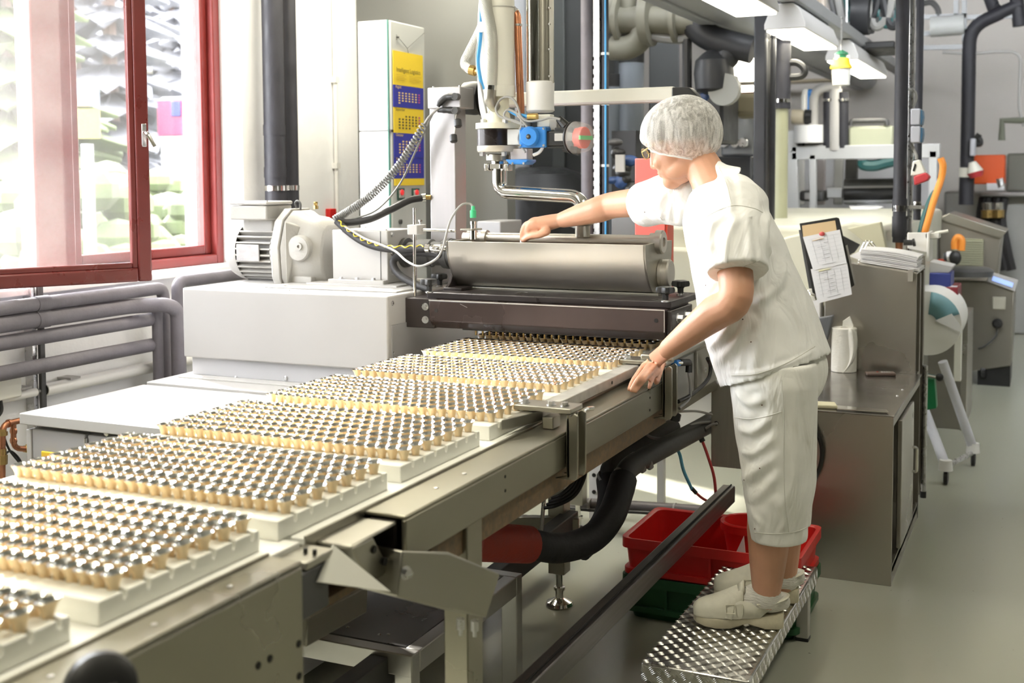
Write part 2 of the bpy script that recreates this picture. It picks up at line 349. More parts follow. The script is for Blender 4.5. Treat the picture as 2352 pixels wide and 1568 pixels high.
build('pink_panel', B(x0-.02, x1-.1, 15.97, 16, at(400, 312, Y=16.).z, at(400, 228, Y=16.).z), PINK, t, .01)
build('blue_panel', B(at(388, 262, Y=15.9).x, at(410, 262, Y=15.9).x, 15.94, 15.97, at(400, 268, Y=16.).z, at(400, 232, Y=16.).z), mat('lorry_blue', (.02, .025, .10), .4), t, .01)
for s_ in (.5, 2.2): build('wheel', MB().lathe((x0+s_, 15.95, .17), (0, 1, 0), [(.3, 0), (.43, .04), (.43, .25), (.3, .3)], 18), RUBBER, t)
# ================================================================ conveyor with trays of foil cups
BX0, BX1, BZ = -1.83, -1.118, .90
t = thing('conveyor_belt', 'long white conveyor belt carrying the cream trays', 'conveyor belt', (-1.47, 2.2, BZ))
build('belt', B(BX0, BX1, -.6, 1.585, BZ-.012, BZ), BELT, t, .002); build('belt', B(BX0, BX1, 1.60, 4.55, BZ-.012, BZ), BELT, t, .002)
WOODB = mat('belt_return_brown', (.20, .135, .075), .55, 0, .35, 6, .1, 30, (1, 12, 12))
build('return_belt', MB().obox((-1.47, 2.9, .775), (.36, 0, 0), (0, 1.3, 0), (0, 0, .007)), WOODB, t)
build('slider_bed', B(-1.80, -1.16, 1.75, 4.4, .735, .76), WOODB, t, .003); build('bed_edge', B(-1.105, -1.055, 1.92, 3.42, .748, .811), WOODB, t, .002); build('belt_core', B(-1.80, -1.14, 1.7, 4.5, .80, .887), LGREY, t)
for yy in (1.66, 4.3): build('roller', MB().cyl((-1.80, yy, .845), (-1.14, yy, .845), .042, n=20), STEEL, t)
# near table section
t = thing('conveyor_table', 'near stainless conveyor table with a tall plain side panel', 'conveyor', (-1.1, .5, 0))
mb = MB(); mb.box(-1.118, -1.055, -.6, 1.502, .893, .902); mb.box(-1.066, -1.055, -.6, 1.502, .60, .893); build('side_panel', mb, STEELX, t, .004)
build('inner_rail', B(-1.123, -1.118, -.6, 1.502, .85, .906), STEEL, t, .001)
build('left_side_panel', B(-1.86, -1.83, -.6, 1.502, .60, .905), STEELX, t, .003); build('bed', B(-1.83, -1.07, -.6, 1.5, .84, .886), LGREY, t)
HOLE = mat('dark_hole', (.012, .011, .010), .8)
for p in ((686, 1478), (687, 1552), (620, 1512), (593, 1528)): q = at(*p, X=-1.055); build('hole', MB().cyl(q-V(.002, 0, 0), q+V(.0012, 0, 0), .006, n=12), HOLE, t)
for yy in (1.02, 1.2, 1.36, .8): build('screw', MB().lathe((-1.085, yy, .902), (0, 0, 1), [(.004, 0), (.004, .0015), (.0015, .002)], 10), SCREW, t)
for yy in (.3, 1.2): build('leg', B(-1.20, -1.14, yy, yy+.06, 0, .62), STEEL, t, .004); build('leg', B(-1.80, -1.74, yy, yy+.06, 0, .62), STEEL, t, .004)
# main rail section
t = thing('conveyor_rail', 'long stainless side rail of the conveyor under the resting hand', 'conveyor', (-1.07, 2.5, .8))
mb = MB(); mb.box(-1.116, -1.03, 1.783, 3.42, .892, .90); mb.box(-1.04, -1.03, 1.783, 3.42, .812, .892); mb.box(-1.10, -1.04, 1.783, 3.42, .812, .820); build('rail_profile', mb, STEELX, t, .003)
build('edge_strip', B(-1.121, -1.116, 1.60, 4.3, .87, .905), STEEL, t, .001); build('rail_core', B(-1.11, -1.06, 1.80, 3.40, .822, .890), BLACK, t)
for yy, z0, z1 in ((2.20, .842, .872), (2.645, .838, .87), (3.18, .832, .868)):
    for zz in (z0, z1): build('rivet_hole', MB().cyl((-1.0305, yy, zz), (-1.0292, yy, zz), .0035, n=10), HOLE, t)
for yy in (1.97, 2.09): build('screw', MB().lathe((-1.07, yy, .90), (0, 0, 1), [(.005, 0), (.005, .0015), (.002, .002)], 10), SCREW, t)
t = thing('conveyor_rail', 'stainless far rail on the window side of the conveyor', 'conveyor', (-1.88, 2.5, .8))
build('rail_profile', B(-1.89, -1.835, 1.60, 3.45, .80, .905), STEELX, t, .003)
# guide bar over the rail
t = thing('guide_bar', 'grey guide bar with a pointed tip beside the trays', 'guide', (-1.105, 2.8, .92))
zt = .938; mb = MB(); mb.prism([(-1.142, 2.56, .915), (-1.142, 2.42, .915), (-1.098, 2.56, .915)], (0, 0, .026)); build('tip', mb, STEEL, t, .002)
build('bar', B(-1.142, -1.098, 2.56, 3.50, .915, .942), mat('worn_grey_bar', (.50, .49, .45), .5, .5, .2, 30), t, .002)
for yy in (2.70, 3.05): build('bolt_hole', MB().cyl((-1.0985, yy, .928), (-1.0972, yy, .928), .005, n=10), HOLE, t)
def bracket(y0, lab):
    t = thing('guide_bracket', lab, 'bracket', (-1.02, y0, .8), 'guide brackets on the conveyor rail')
    pl = [(-1.155, .945), (-1.155, .93), (-1.028, .93), (-1.028, .795), (-1.06, .785), (-1.004, .785), (-.998, .795), (-.998, .938), (-1.006, .945)]
    for dy in (0, .052): build('cheek', MB().prism([(x, y0+dy, z) for x, z in pl[2:]], (0, .007, 0)), STEEL, t, .002)
    build('web', B(-1.026, -1.019, y0, y0+.06, .79, .94), STEEL, t, .001)
    build('top_plate', B(-1.16, -1.012, y0-.008, y0+.07, .944, .956), STEEL, t, .002)
    build('spacer', B(-1.09, -1.062, y0+.004, y0+.05, .902, .93), STEEL, t, .002)
    for x in (-1.143, -1.075, -1.04): bolt((x, y0+.025, .956), (0, 0, 1), .0085, .009, parent=t)
    build('lock_lever', MB().tube(fillet([(-1.02, y0+.05, .93), (-1.01, y0+.09, .94), (-1.0, y0+.11, .938)], .01), .005, 8), CHROME, t)
bracket(2.535, 'nearer grey guide bracket clamped over the conveyor rail'); bracket(3.29, 'farther grey guide bracket on the rail behind the resting hand')
# end cover and drive parts at the gap between the two sections
t = thing('belt_end_cover', 'bent stainless cover over the belt end between the two conveyor sections', 'cover', (-1.1, 1.72, .8))
mb = MB(); mb.box(-1.115, -1.045, 1.628, 1.775, .884, .89); mb.prism([(-1.115, 1.628, .884), (-1.045, 1.628, .884), (-1.055, 1.70, .80), (-1.115, 1.70, .80)], (0, .07, 0)); build('cover', mb, STEEL, t, .003)
for zz, yy in ((.862, 1.70), (.83, 1.735)): build('slot', MB().cyl((-1.05, yy, zz), (-1.044, yy, zz), .007, n=12), HOLE, t)
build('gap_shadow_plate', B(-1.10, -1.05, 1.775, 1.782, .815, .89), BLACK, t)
t = thing('belt_end_block', 'dark bearing block under the belt end beside the pale triangular sheet', 'bearing block', (-1.1, 1.55, .85))
build('block', B(-1.118, -1.06, 1.52, 1.60, .878, .892), STEEL, t, .003); build('cheek', B(-1.10, -1.062, 1.50, 1.585, .80, .876), DKGREY, t, .003)
for x in (-1.09, -1.072): build('bolt', MB().tube([(x, 1.56, .892), (x, 1.56, .9)], .004, 6), BLKP, t)
t = thing('deflector_sheet', 'pale triangular deflector sheet below the belt gap', 'sheet', at(740, 1330, X=-1.03))
P = [at(765, 1250, Y=1.60), at(897, 1358, Y=1.66), at(728, 1335, Y=1.545)]
nrm = (P[1]-P[0]).cross(P[2]-P[0]).normalized(); build('sheet', MB().prism(P, nrm*.003), CREAM, t)
t = thing('drive_gearbox_cover', 'grey folded-sheet drive cover hanging below the conveyor', 'machine cover', at(1030, 1340, X=-1.0))
f0, f1, f2, f3 = at(924, 1265, X=-1.02), at(1030, 1270, X=-.99), at(1020, 1400, X=-.99), at(913, 1370, X=-1.02)
g1, g2 = at(1150, 1318, Y=f1.y+.10), at(1118, 1418, Y=f1.y+.08)
mb = MB(); bk = V(-.14, .02, 0)
mb.loft([[f0, f1, g1, g1+bk, f0+bk], [f3, f2, g2, g2+bk, f3+bk]]); build('cover', mb, STEEL, t, .003)
for q in (at(1058, 1420, X=-.99), at(1090, 1424, X=-.98)): build('foot_bolt', MB().lathe(q, (0, 0, -1), [(.008, 0), (.008, .02), (.004, .022), (.004, .032)], 10), SCREW, t)
bolt(at(932, 1315, X=-1.012), (1, -.4, 0), .009, .01, parent=t)
build('shaft', MB().cyl(at(900, 1330, X=-1.05), at(930, 1340, X=-1.03), .016, n=14), CHROME, t)
t = thing('conveyor_support', 'flat grey conveyor leg dropping from the rail beside the red hose cover', 'leg', (-1.06, 2.13, 0))
a, b = at(1073, 1230, X=-1.045), at(1108, 1230, X=-1.045)
build('leg', B(-1.10, -1.045, a.y, b.y, 0, .83), STEELX, t, .003); build('side_flange', B(-1.10, -1.085, b.y, b.y+.05, 0, .83), STEELX, t, .002)
# red and black knob at the bottom left corner
t = thing('hand_wheel', 'black plastic hand wheel at the lower left corner of the photo', 'hand wheel', at(240, 1568, X=-1.0))
q = at(235, 1582, X=-1.0); d = V(.75, -.55, .35).normalized(); build('rim', MB().lathe(q-d*.05, d, [(.02, 0), (.034, .006), (.042, .02), (.044, .04), (.04, .055), (.03, .062), (.012, .0635)], 28), BLKP, t)
build('slot', MB().obox(q+d*.0135, d.cross(V(0, 0, 1)).normalized()*.014, d.cross(d.cross(V(0, 0, 1))).normalized()*.004, d*.001), CHROME, t); build('stem', MB().cyl(q-d*.05, q-V(.09, -.02, .02)-d*.03, .014, n=12), BLKP, t)
# ---- trays
TP, TL, TZ = .4025, .352, .934
def tray_mesh():
    x0, x1, h, g, d = -1.80, -1.150, TZ-BZ, .0042, .013
    prof = [(0, 0), (0, h)]
    for i in range(7): y = .050+.0475*i; prof += [(y-g, h), (y-g, h-d+.003), (y-g*.4, h-d), (y+g*.4, h-d), (y+g, h-d+.003), (y+g, h)]
    prof += [(TL, h), (TL, 0)]
    return MB().prism([(x0, y, z) for y, z in prof], (x1-x0, 0, 0))
names = ['nearest', 'second', 'third', 'fourth', 'fifth', 'sixth', 'seventh', 'eighth', 'ninth']
tm = None; cups = []
for k in range(9):
    y0 = 1.167+TP*(k-1); l = 'cream plastic tray full of gold foil cups, %s along the belt from the camera' % names[k]
    if k == 0: l = 'cream tray of foil cups cut off by the lower left corner, nearest on the belt'
    if k >= 7: l = 'cream tray of foil cups under the black beam, %s along the belt' % names[k]
    if tm is None: o = build('cup_tray', tray_mesh(), TRAYM, None, .0018); tm = o.data
    else:
        o = bpy.data.objects.new('cup_tray', tm); COL.objects.link(o); b = o.modifiers.new('bevel', 'BEVEL'); b.width = .0018; b.segments = 2; b.limit_method = 'ANGLE'; b.angle_limit = math.radians(40)
    o.location = (0, y0, BZ); tag(o, l, 'tray', 'trays on the conveyor')
    for r in range(7):
        for c in range(25):
            cups.append((k, r, c, -1.785+.0256*c+random.uniform(-.0008, .0008), y0+.050+.0475*r+random.uniform(-.0008, .0008)))
def cup_mesh():
    mb = MB(); n = 16; h = .0262
    def ring(rx, ry, z, f=0., e=1.):
        o = []
        for j in range(n):
            c, s_ = math.cos(2*math.pi*j/n), math.sin(2*math.pi*j/n); k = 1+f*(-1)**j
            o.append((rx*k*math.copysign(abs(c)**e, c), ry*k*math.copysign(abs(s_)**(2-e), s_), z))
        return o
    R = [ring(.0066, .0080, -.006), ring(.0072, .0086, .002), ring(.0082, .0102, .011), ring(.0097, .0140, .0185, .015, 1.1), ring(.0124, .0212, h, .03, 1.2)]
    mb.loft(R, cap=False); mb.add(R[0], [tuple(range(n-1, -1, -1))])
    mb.slot(1); I = [R[4], ring(.0091, .0132, .0185, .015, 1.1), ring(.0074, .0092, .009), ring(.0062, .0075, .002)]
    mb.loft(I, cap=False); mb.add(I[3], [tuple(range(n))])
    return mb
co = build('foil_cup', cup_mesh(), [GOLD, SILVER], None, smooth=28); cme = co.data; COL.objects.unlink(co); bpy.data.objects.remove(co)
def vis(c):
    x, y, d = px((c[3], c[4], .955)); return (-15 < x < 2367 and y < 1590), d
near = sorted([c for c in cups if vis(c)[0]], key=lambda c: vis(c)[1])
ind = near[:300]; iset = set(c[:3] for c in ind)
for c in ind:
    o = bpy.data.objects.new('foil_cup', cme); COL.objects.link(o); o.location = (c[3], c[4], TZ-.003); o.rotation_euler = (random.uniform(-.02, .02), random.uniform(-.02, .02), random.uniform(-.08, .08))
    w_ = {0: 'tray at the lower left corner', 1: 'second tray from the camera', 2: 'third tray from the camera'}.get(c[0], 'fourth tray from the camera')
    tag(o, 'gold foil cup with silver inside in the '+w_, 'cup', 'foil cups in the near trays')
vs0 = np.array([v.co[:] for v in cme.vertices]); fs0 = [tuple(p.vertices) for p in cme.polygons]; mi0 = [p.material_index for p in cme.polygons]
V_, F_, M_ = [], [], []
rest = [c for c in cups if c[:3] not in iset and c[4] > 1.0]
for c in rest:
    a = random.uniform(-.08, .08); R = np.array([[math.cos(a), -math.sin(a), 0], [math.sin(a), math.cos(a), 0], [0, 0, 1]]); n0 = len(V_)*len(vs0)
    V_.append(vs0@R.T+np.array([c[3], c[4], TZ-.003])); F_ += [tuple(i+n0 for i in f) for f in fs0]; M_ += mi0
mb = MB(); mb.v = [tuple(p) for p in np.concatenate(V_)]; mb.f = F_; mb.m = M_
tag(build('foil_cups', mb, [GOLD, SILVER], None, smooth=28), 'rows of gold foil cups in the farther trays on the conveyor', 'cups', 'foil cups in the farther trays', 'stuff')
# ================================================================ left: wall pipes, base cabinet, machine housing, gear motor
XP = -3.33
def wpipe(name, pts, r, m, label, cat='pipe', group=None, fil=.06, n=14):
    t = thing(name, label, cat, pts[0], group); build('pipe_run', MB().tube(fillet(pts, fil) if fil else pts, r, n), m, t); return t
def collar(t, a, d, r, L=.035, m=PIPEG): a = Vector(a); d = Vector(d).normalized(); build('collar', MB().cyl(a-d*L/2, a+d*L/2, r, n=16), m, t)
HOUS = mat('housing_grey_paint', (.37, .36, .35), .42, 0, .03, 4)
GP = 'grey insulated pipes on the window wall'
e = at(352, 672, X=XP); v1 = at(383, 700, X=XP)
t = wpipe('insulated_pipe', [(XP, .5, at(0, 709, X=XP).z), (XP, at(340, 668, X=XP).y, at(0, 709, X=XP).z), (XP, at(375, 680, X=XP).y, at(0, 709, X=XP).z), (XP, at(375, 680, X=XP).y, .05)], .026, PIPEG, 'topmost grey insulated pipe along the wall under the window', group=GP)
collar(t, (XP, at(95, 700, X=XP).y, at(0, 709, X=XP).z), (0, 1, 0), .029, .06)
z2 = at(0, 746, X=XP).z; ye = at(300, 708, X=XP).y
t = wpipe('insulated_pipe', [(XP, .5, z2), (XP, ye, z2), (XP+.10, ye+.10, z2), (XP+.10, ye+.16, z2-.03), (XP+.10, ye+.16, .05)], .030, PIPEG, 'second grey insulated pipe from the top, looping out before turning down', group=GP, fil=.05)
collar(t, (XP, at(95, 735, X=XP).y, z2), (0, 1, 0), .033, .06)
for yy, l in ((789, 'third grey insulated pipe from the top on the window wall'), (858, 'lowest dark grey insulated pipe on the window wall')):
    z = at(0, yy, X=XP).z; wpipe('insulated_pipe', [(XP, .5, z), (XP, at(348, 730, X=XP).y, z)], .027, PIPEG, l, group=GP, fil=0)
yv = at(353, 760, X=XP).y; wpipe('insulated_pipe', [(XP+.02, yv, at(0, 746, X=XP).z), (XP+.02, yv, .05)], .022, PIPEG, 'slim vertical grey pipe, leftmost of the drop pipes', group=GP, fil=0)
zt = at(560, 628, X=XP).z
wpipe('insulated_pipe', [(XP, 5.1, zt+.0), (XP, at(415, 650, X=XP).y, zt), (XP, at(408, 655, X=XP).y, zt-.02), (XP, at(408, 655, X=XP).y, .05)], .027, PIPEG, 'grey pipe running behind the motor and turning down by the machine housing', group=GP, fil=.05)
zc = at(0, 918, X=-3.40).z
t = thing('white_conduit', 'white plastic conduit low on the window wall with an open end', 'conduit', (-3.4, 2.6, zc))
build('tube', MB().tube([(-3.405, .5, zc), (-3.405, at(84, 900, X=-3.4).y, zc)], .016, 12), WPLAS, t); ya = at(105, 898, X=-3.4).y
build('thick_tube', MB().tube([(-3.405, ya, zc), (-3.405, 5.0, zc)], .024, 14), WPLAS, t); build('tube_mouth', MB().cyl((-3.405, ya-.001, zc), (-3.405, ya+.004, zc), .020, n=14), HOLE, t); build('thin_cable', MB().cyl((-3.405, ya-.12, zc), (-3.405, ya, zc), .006, n=8), GCABLE, t)
for x in (145, 30): yb = at(x, 890, X=-3.42).y; build('clip', B(-3.45, -3.38, yb, yb+.05, zc+.022, zc+.03), LGREY, t)
ys = at(82, 800, X=-3.42).y
t = thing('strut_rail', 'galvanised strut rail standing on the wall behind the insulated pipes', 'strut', (-3.42, ys, 0)); build('channel', B(-3.45, -3.41, ys-.025, ys-.003, .3, 1.115), SCREW, t, .002); build('channel_lip', B(-3.41, -3.395, ys, ys+.022, .3, 1.115), DKGREY, t, .002)
c = at(20, 885, X=-3.38)
t = thing('junction_box', 'cream electrical junction box at the left edge of the photo', 'junction box', c); build('box', B(-3.45, -3.38, c.y-.08, c.y+.06, c.z-.05, c.z+.05), CREAM, t, .006); build('cable', MB().tube(spline([(-3.39, c.y-.03, c.z-.05), (-3.37, c.y-.05, c.z-.09), (-3.39, c.y-.1, c.z-.13)]), .007, 8), BLKP, t)
for s_ in (-.06, .045): build('screw', MB().cyl((-3.38, c.y+s_, c.z+.035), (-3.377, c.y+s_, c.z+.035), .005, n=8), DKGREY, t)
# copper pipework
XC = -3.30; A_ = lambda x, y: at(x, y, X=XC)
t = thing('copper_pipework', 'copper pipes with brass unions left of the grey cabinet', 'pipe', A_(20, 1090))
build('pipe', MB().tube(fillet([A_(5, 1110), A_(6, 975), A_(78, 958)], .03), .011, 12), COPPER, t); build('pipe', MB().tube(fillet([A_(31, 972), A_(31, 1029), A_(62, 1031), A_(78, 1028)], .03), .010, 12), COPPER, t)
for a, b in ((A_(58, 966), A_(75, 960)), (A_(56, 1031), A_(74, 1028)), (A_(6, 1030), A_(6, 1066)), (A_(6, 985), A_(6, 1000))): build('brass_union', MB().tube([a, a.lerp(b, .4), a.lerp(b, .41), b], [.013, .013, .017, .017], 6), BRASS, t)
for a in (A_(20, 972), A_(31, 990), A_(31, 1012)): build('solder_ring', MB().cyl(a-V(0, .004, .0), a+V(0, .004, .0), .0145, n=12), COPPER, t)
t = thing('power_cable', 'thin black cable crossing the wall below the copper pipe', 'cable', A_(20, 1030)); build('cable', MB().tube(spline([A_(4, 985), A_(20, 1030), A_(50, 1070), A_(62, 1100)]), .004, 8), BLKP, t); build('cable', MB().tube(spline([A_(8, 1045), A_(25, 1036), A_(45, 1055), A_(60, 1090)]), .004, 8), BLKP, t)
# vertical black pipes on the pier
t = thing('black_riser_pipe', 'black insulated riser pipe on the pier, left of a pair', 'pipe', (-3.36, at(632, 400, X=-3.36).y, 0), 'black riser pipes on the pier'); yq = at(632, 400, X=-3.36).y
build('pipe_run', MB().cyl((-3.36, yq, .2), (-3.36, yq, 3.3), .050, n=18), PIPEB, t); zc = at(632, 432, X=-3.36).z; build('clamp', MB().cyl((-3.36, yq, zc-.012), (-3.36, yq, zc+.012), .0535, n=18), CHROME, t)
for zz in (zc+.05, zc+.25, .95): build('collar', MB().cyl((-3.36, yq, zz), (-3.36, yq, zz+.05), .0525, n=18), PIPEB, t)
yq2 = at(672, 400, X=-3.38).y; t = thing('black_riser_pipe', 'black insulated riser pipe on the pier, right of a pair', 'pipe', (-3.38, yq2, 0), 'black riser pipes on the pier'); build('pipe_run', MB().cyl((-3.385, yq2, .2), (-3.385, yq2, 3.3), .034, n=18), PIPEB, t); build('clamp', MB().cyl((-3.385, yq2, zc-.012), (-3.385, yq2, zc+.012), .037, n=18), CHROME, t)
yq = at(773, 300, X=-3.43).y; t = thing('white_conduit', 'thin white conduit running up the pier beside the tall cabinet', 'conduit', (-3.435, yq, .5)); build('tube', MB().cyl((-3.435, yq, .4), (-3.435, yq, 3.3), .011, n=10), WPLAS, t)
for zz in (1.2, 1.55, 2.0): build('clip', B(-3.45, -3.42, yq-.018, yq+.018, zz, zz+.03), WPLAS, t)
build('outlet', B(-3.45, -3.42, at(762, 480, X=-3.43).y-.03, at(762, 480, X=-3.43).y+.03, at(762, 492, X=-3.43).z-.02, at(762, 492, X=-3.43).z+.03), RED, t, .004)
# ---- grey base cabinet
CT = .765; cy0 = 2.70; cx0, cx1 = -2.94, -1.93
t = thing('base_cabinet', 'light grey machine base cabinet with a bright flat top left of the belt', 'cabinet', (-2.45, 3.3, 0))
build('top_plate', B(cx0-.01, cx1, cy0-.02, 3.24, CT-.035, CT), LGREY, t, .003)
build('rear_top_plate', B(cx0-.005, cx1, 3.25, 3.97, CT-.02, CT+.008), LGREY, t, .003); build('gap_strip', B(cx0, cx1, 3.24, 3.25, CT-.03, CT-.004), BLKP, t)
build('carcass', B(cx0+.01, cx1-.01, cy0+.03, 3.96, .06, CT-.035), mat('cabinet_grey_paint', (.36, .355, .36), .45, 0, .04, 5), t, .003)
DG = MT['cabinet_grey_paint']; xa = at(200, 1000, Y=cy0).x
build('side_edge', B(cx0-.002, cx0+.018, cy0-.002, cy0+.03, .08, CT-.055), LGREY, t, .002)
d1 = build('door', B(cx0+.024, xa-.006, cy0-.002, cy0+.028, .1, CT-.05), DG, t, .004); d2 = build('door', B(xa+.004, cx1-.02, cy0-.002, cy0+.028, .1, CT-.05), DG, t, .004)
q = at(246, 994, Y=cy0-.002); build('lock_screw', MB().lathe(q, (0, -1, 0), [(.010, 0), (.010, .004), (.005, .006)], 12), CHROME, d2); build('hinge', MB().cyl((xa, cy0-.006, CT-.09), (xa, cy0-.006, CT-.06), .006, n=8), SCREW, d2)
q = at(122, 1052, Y=cy0-.004); build('switch_plate', MB().box(q.x-.045, q.x+.035, cy0-.010, cy0-.002, q.z-.05, q.z+.02), YELLOW, d1, .003); build('rotary_switch', MB().lathe((q.x-.01, cy0-.008, q.z-.022), (0, -1, 0), [(.03, 0), (.03, .012), (.02, .018), (.012, .035)], 16), RED, d1)
# ---- housing
hx0, hx1, hy0, hy1, hz0, hz1 = -2.90, -2.025, 3.40, 3.93, .845, 1.10
t = thing('machine_housing', 'large light grey machine housing box carrying the gear motor', 'machine housing', (-2.46, 3.7, CT))
build('cover', B(hx0, hx1, hy0, hy1, hz0, hz1), HOUS, t, .006, seg=3); build('plinth', B(hx0+.02, hx1-.005, hy0+.022, hy1, CT+.012, hz0), mat('pale_blue_grey_paint', (.44, .44, .46), .45, 0, .03, 5), t, .003)
build('plinth_flange', B(hx0, hx1-.005, hy0-.035, hy0+.022, CT+.008, CT+.014), LGREY, t, .001)
for x in (542, 657): q = at(x, 868, Y=hy0+.022); build('screw', MB().lathe(q, (0, -1, 0), [(.008, 0), (.008, .003), (.004, .005)], 12), SCREW, t)
for x, yy in ((652, 660), (855, 668)): q = at(x, yy, Z=hz1); build('top_screw', MB().tube([q, q+V(0, 0, .008)], .009, 6), SCREW, t)
for z in (1.075, .905): build('side_screw', MB().lathe((hx1, hy0+.03, z), (1, 0, 0), [(.008, 0), (.008, .003), (.004, .005)], 12), SCREW, t)
build('right_side_panel', B(hx1-.004, hx1+.004, hy0+.02, hy1+.12, CT, 1.0), mat('side_panel_grey', (.33, .325, .33), .35, .3, .1, 4), t, .001)
build('lid_plate', B(-2.62, -2.06, 3.52, 3.92, hz1, hz1+.006), LGREY, t, .002)
q = at(640, 648, Z=hz1); mb = MB()
mb.loft([[(q.x+.16*math.cos(a)*k, 3.72+.09*math.sin(a)*k, hz1+zz) for a in [2*math.pi*i/28 for i in range(28)]] for k, zz in ((1.02, -.001), (1, .0015))]); build('round_cover', mb, LGREY, t)
build('label_strip', MB().box(-2.56, -2.46, 3.45, 3.456, hz1+.0, hz1+.004), WHITEP, t)
# ---- bearing box
bx0, bx1, by0, by1 = -2.44, -2.20, 3.70, 3.92
t = thing('bearing_box', 'square grey bearing box bolted on the housing right of the gearbox', 'gearbox', (-2.32, 3.83, hz1))
bz0, bz1 = hz1+.012, at(770, 528, Y=by0).z
build('box', B(bx0, bx1, by0, by1, bz0, bz1), LGREY, t, .004); build('foot_plate', B(bx0, bx1+.0, by0-.035, by0, bz0-.006, bz0+.014), LGREY, t, .003); build('base_plate', B(bx0-.08, bx1+.07, by0-.06, by1+.03, hz1+.004, bz0), LGREY, t, .002)
build('side_seam', B(bx1-.032, bx1-.029, by0-.001, by0+.001, bz0+.01, bz1-.002), DKGREY, t)
for x in (.05, .12, .19): bolt((bx0+x, by0-.02, bz0+.014), (0, 0, 1), .0085, .008, parent=t)
for zz in (.04, .11, .18): bolt((bx1, by0+.03, bz0+zz), (1, 0, 0), .007, .006, parent=t); bolt((bx1, by1-.03, bz0+zz), (1, 0, 0), .007, .006, parent=t)
for x, yy in ((bx0+.02, by1-.02), (bx1-.02, by0+.02), (bx1-.02, by1-.02)): bolt((x, yy, bz1), (0, 0, 1), .006, .005, parent=t)
# ---- gear motor, axis along x
mz, my = at(620, 576, Y=3.78).z, 3.80
gx = lambda x: at(x, 576, Y=my).x
t = thing('gear_motor', 'grey ribbed electric gear motor lying on the machine housing', 'motor', (gx(640), my, hz1))
x0, x1, x2, x3, x4 = gx(545), gx(572), gx(662), gx(684), gx(770)
mr = .118
build('fan_cowl', MB().lathe((x0, my, mz), (1, 0, 0), [(.02, 0), (.075, .003), (.10, .018), (mr*.97, .05), (mr, .08), (mr, x1-x0+.012)], 32), LGREY, t)
build('cowl_gap', MB().cyl((x1+.005, my, mz), (x1+.02, my, mz), mr*.86, n=28), HOLE, t)
bd = build('motor_body', MB().cyl((x1+.01, my, mz), (x2, my, mz), mr*.80, n=28), mat('motor_dark_core', (.20, .195, .185), .5), t)
fin = MB()
for i in range(30):
    a = 2*math.pi*i/30+.1
    if 1.15 < a % (2*math.pi) < 2.0: continue
    r_ = Vector((0, math.cos(a), math.sin(a))); s_ = Vector((0, -math.sin(a), math.cos(a)))
    f = MB().obox(Vector(((x1+x2)/2+.008, my, mz))+r_*mr*.89, V((x2-x1)/2-.01, 0, 0), s_*.0032, r_*mr*.115); build('cooling_fin', f, GEARG, bd, .001)
q0, q1 = at(583, 558, Y=my-mr), at(634, 588, Y=my-mr); build('name_plate', B(gx(583)+.01, gx(634)+.01, my-mr-.006, my-mr, mz-.035, mz+.03), mat('worn_nameplate', (.36, .35, .345), .5, .3, .2, 40), bd, .002)
build('terminal_pedestal', B(gx(585), gx(655), my-.075, my+.06, mz+.07, mz+mr+.012), GEARG, t, .008)
tb = build('terminal_box', B(gx(573), gx(657), my-.12, my+.045, mz+mr+.006, mz+mr+.062), GEARG, t, .006); build('terminal_lid', B(gx(573)-.003, gx(657)+.003, my-.123, my+.048, mz+mr+.064, mz+mr+.078), LGREY, t, .006)
for x in (575, 655): build('lid_screw', MB().cyl((gx(x), my-.112, mz+mr+.078), (gx(x), my-.112, mz+mr+.082), .005, n=8), SCREW, tb)
build('motor_flange', MB().lathe((x2-.02, my, mz), (1, 0, 0), [(mr*.8, 0), (mr*.95, .012), (mr*1.02, .03), (mr*1.14, .05), (mr*1.16, .07)], 28), GEARG, t)
G = lambda k, dx: [(dx, my+yy*k, mz+zz*k-.008) for yy, zz in ((-.10, -.165), (.10, -.165), (.145, -.10), (.155, .02), (.12, .13), (.06, .175), (-.06, .175), (-.115, .135), (-.15, .03), (-.14, -.09))]
build('gearbox_flange', MB().loft([G(.93, x3-.03), G(1., x3-.016), G(1., x3+.016)]), GEARG, t, .004); build('gearbox_body', MB().loft([G(.97, x3+.016), G(.93, gx(704)), G(.84, gx(718)), G(.80, gx(742)), G(.72, gx(757)), G(.62, x4)]), GEARG, t, .008)
mb = MB(); mb.prism([(gx(704), my-.14, mz+.12), (gx(708), my-.15, mz-.14), (gx(724), my-.10, mz+.10)], (0, .03, 0)); build('gearbox_rib', mb, GEARG, t, .004)
build('gear_cap', MB().lathe((gx(730), my-.128, mz+.02), (0, -1, 0), [(.05, -.03), (.05, .0), (.045, .006), (.02, .009)], 20), GEARG, t); build('oil_plug', MB().lathe((gx(735), my-.132, mz+.028), (0, -1, 0), [(.014, 0), (.014, .012), (.006, .012), (.006, .006)], 14), GEARG, t)
build('foot_rail', B(gx(698), gx(755), my-.12, my+.1, hz1+.004, hz1+.03), GEARG, t, .004); build('breather_plug', MB().lathe((gx(727), my, mz+.165), (0, 0, 1), [(.010, 0), (.010, .012), (.006, .014), (.008, .02), (.008, .028)], 10), BRASS, t); build('lifting_eye', MB().tube(spline([(gx(684), my, mz+.16), (gx(680), my, mz+.188), (gx(686), my, mz+.196), (gx(692), my, mz+.185), (gx(692), my, mz+.16)]), .004, 8), DKGREY, t)
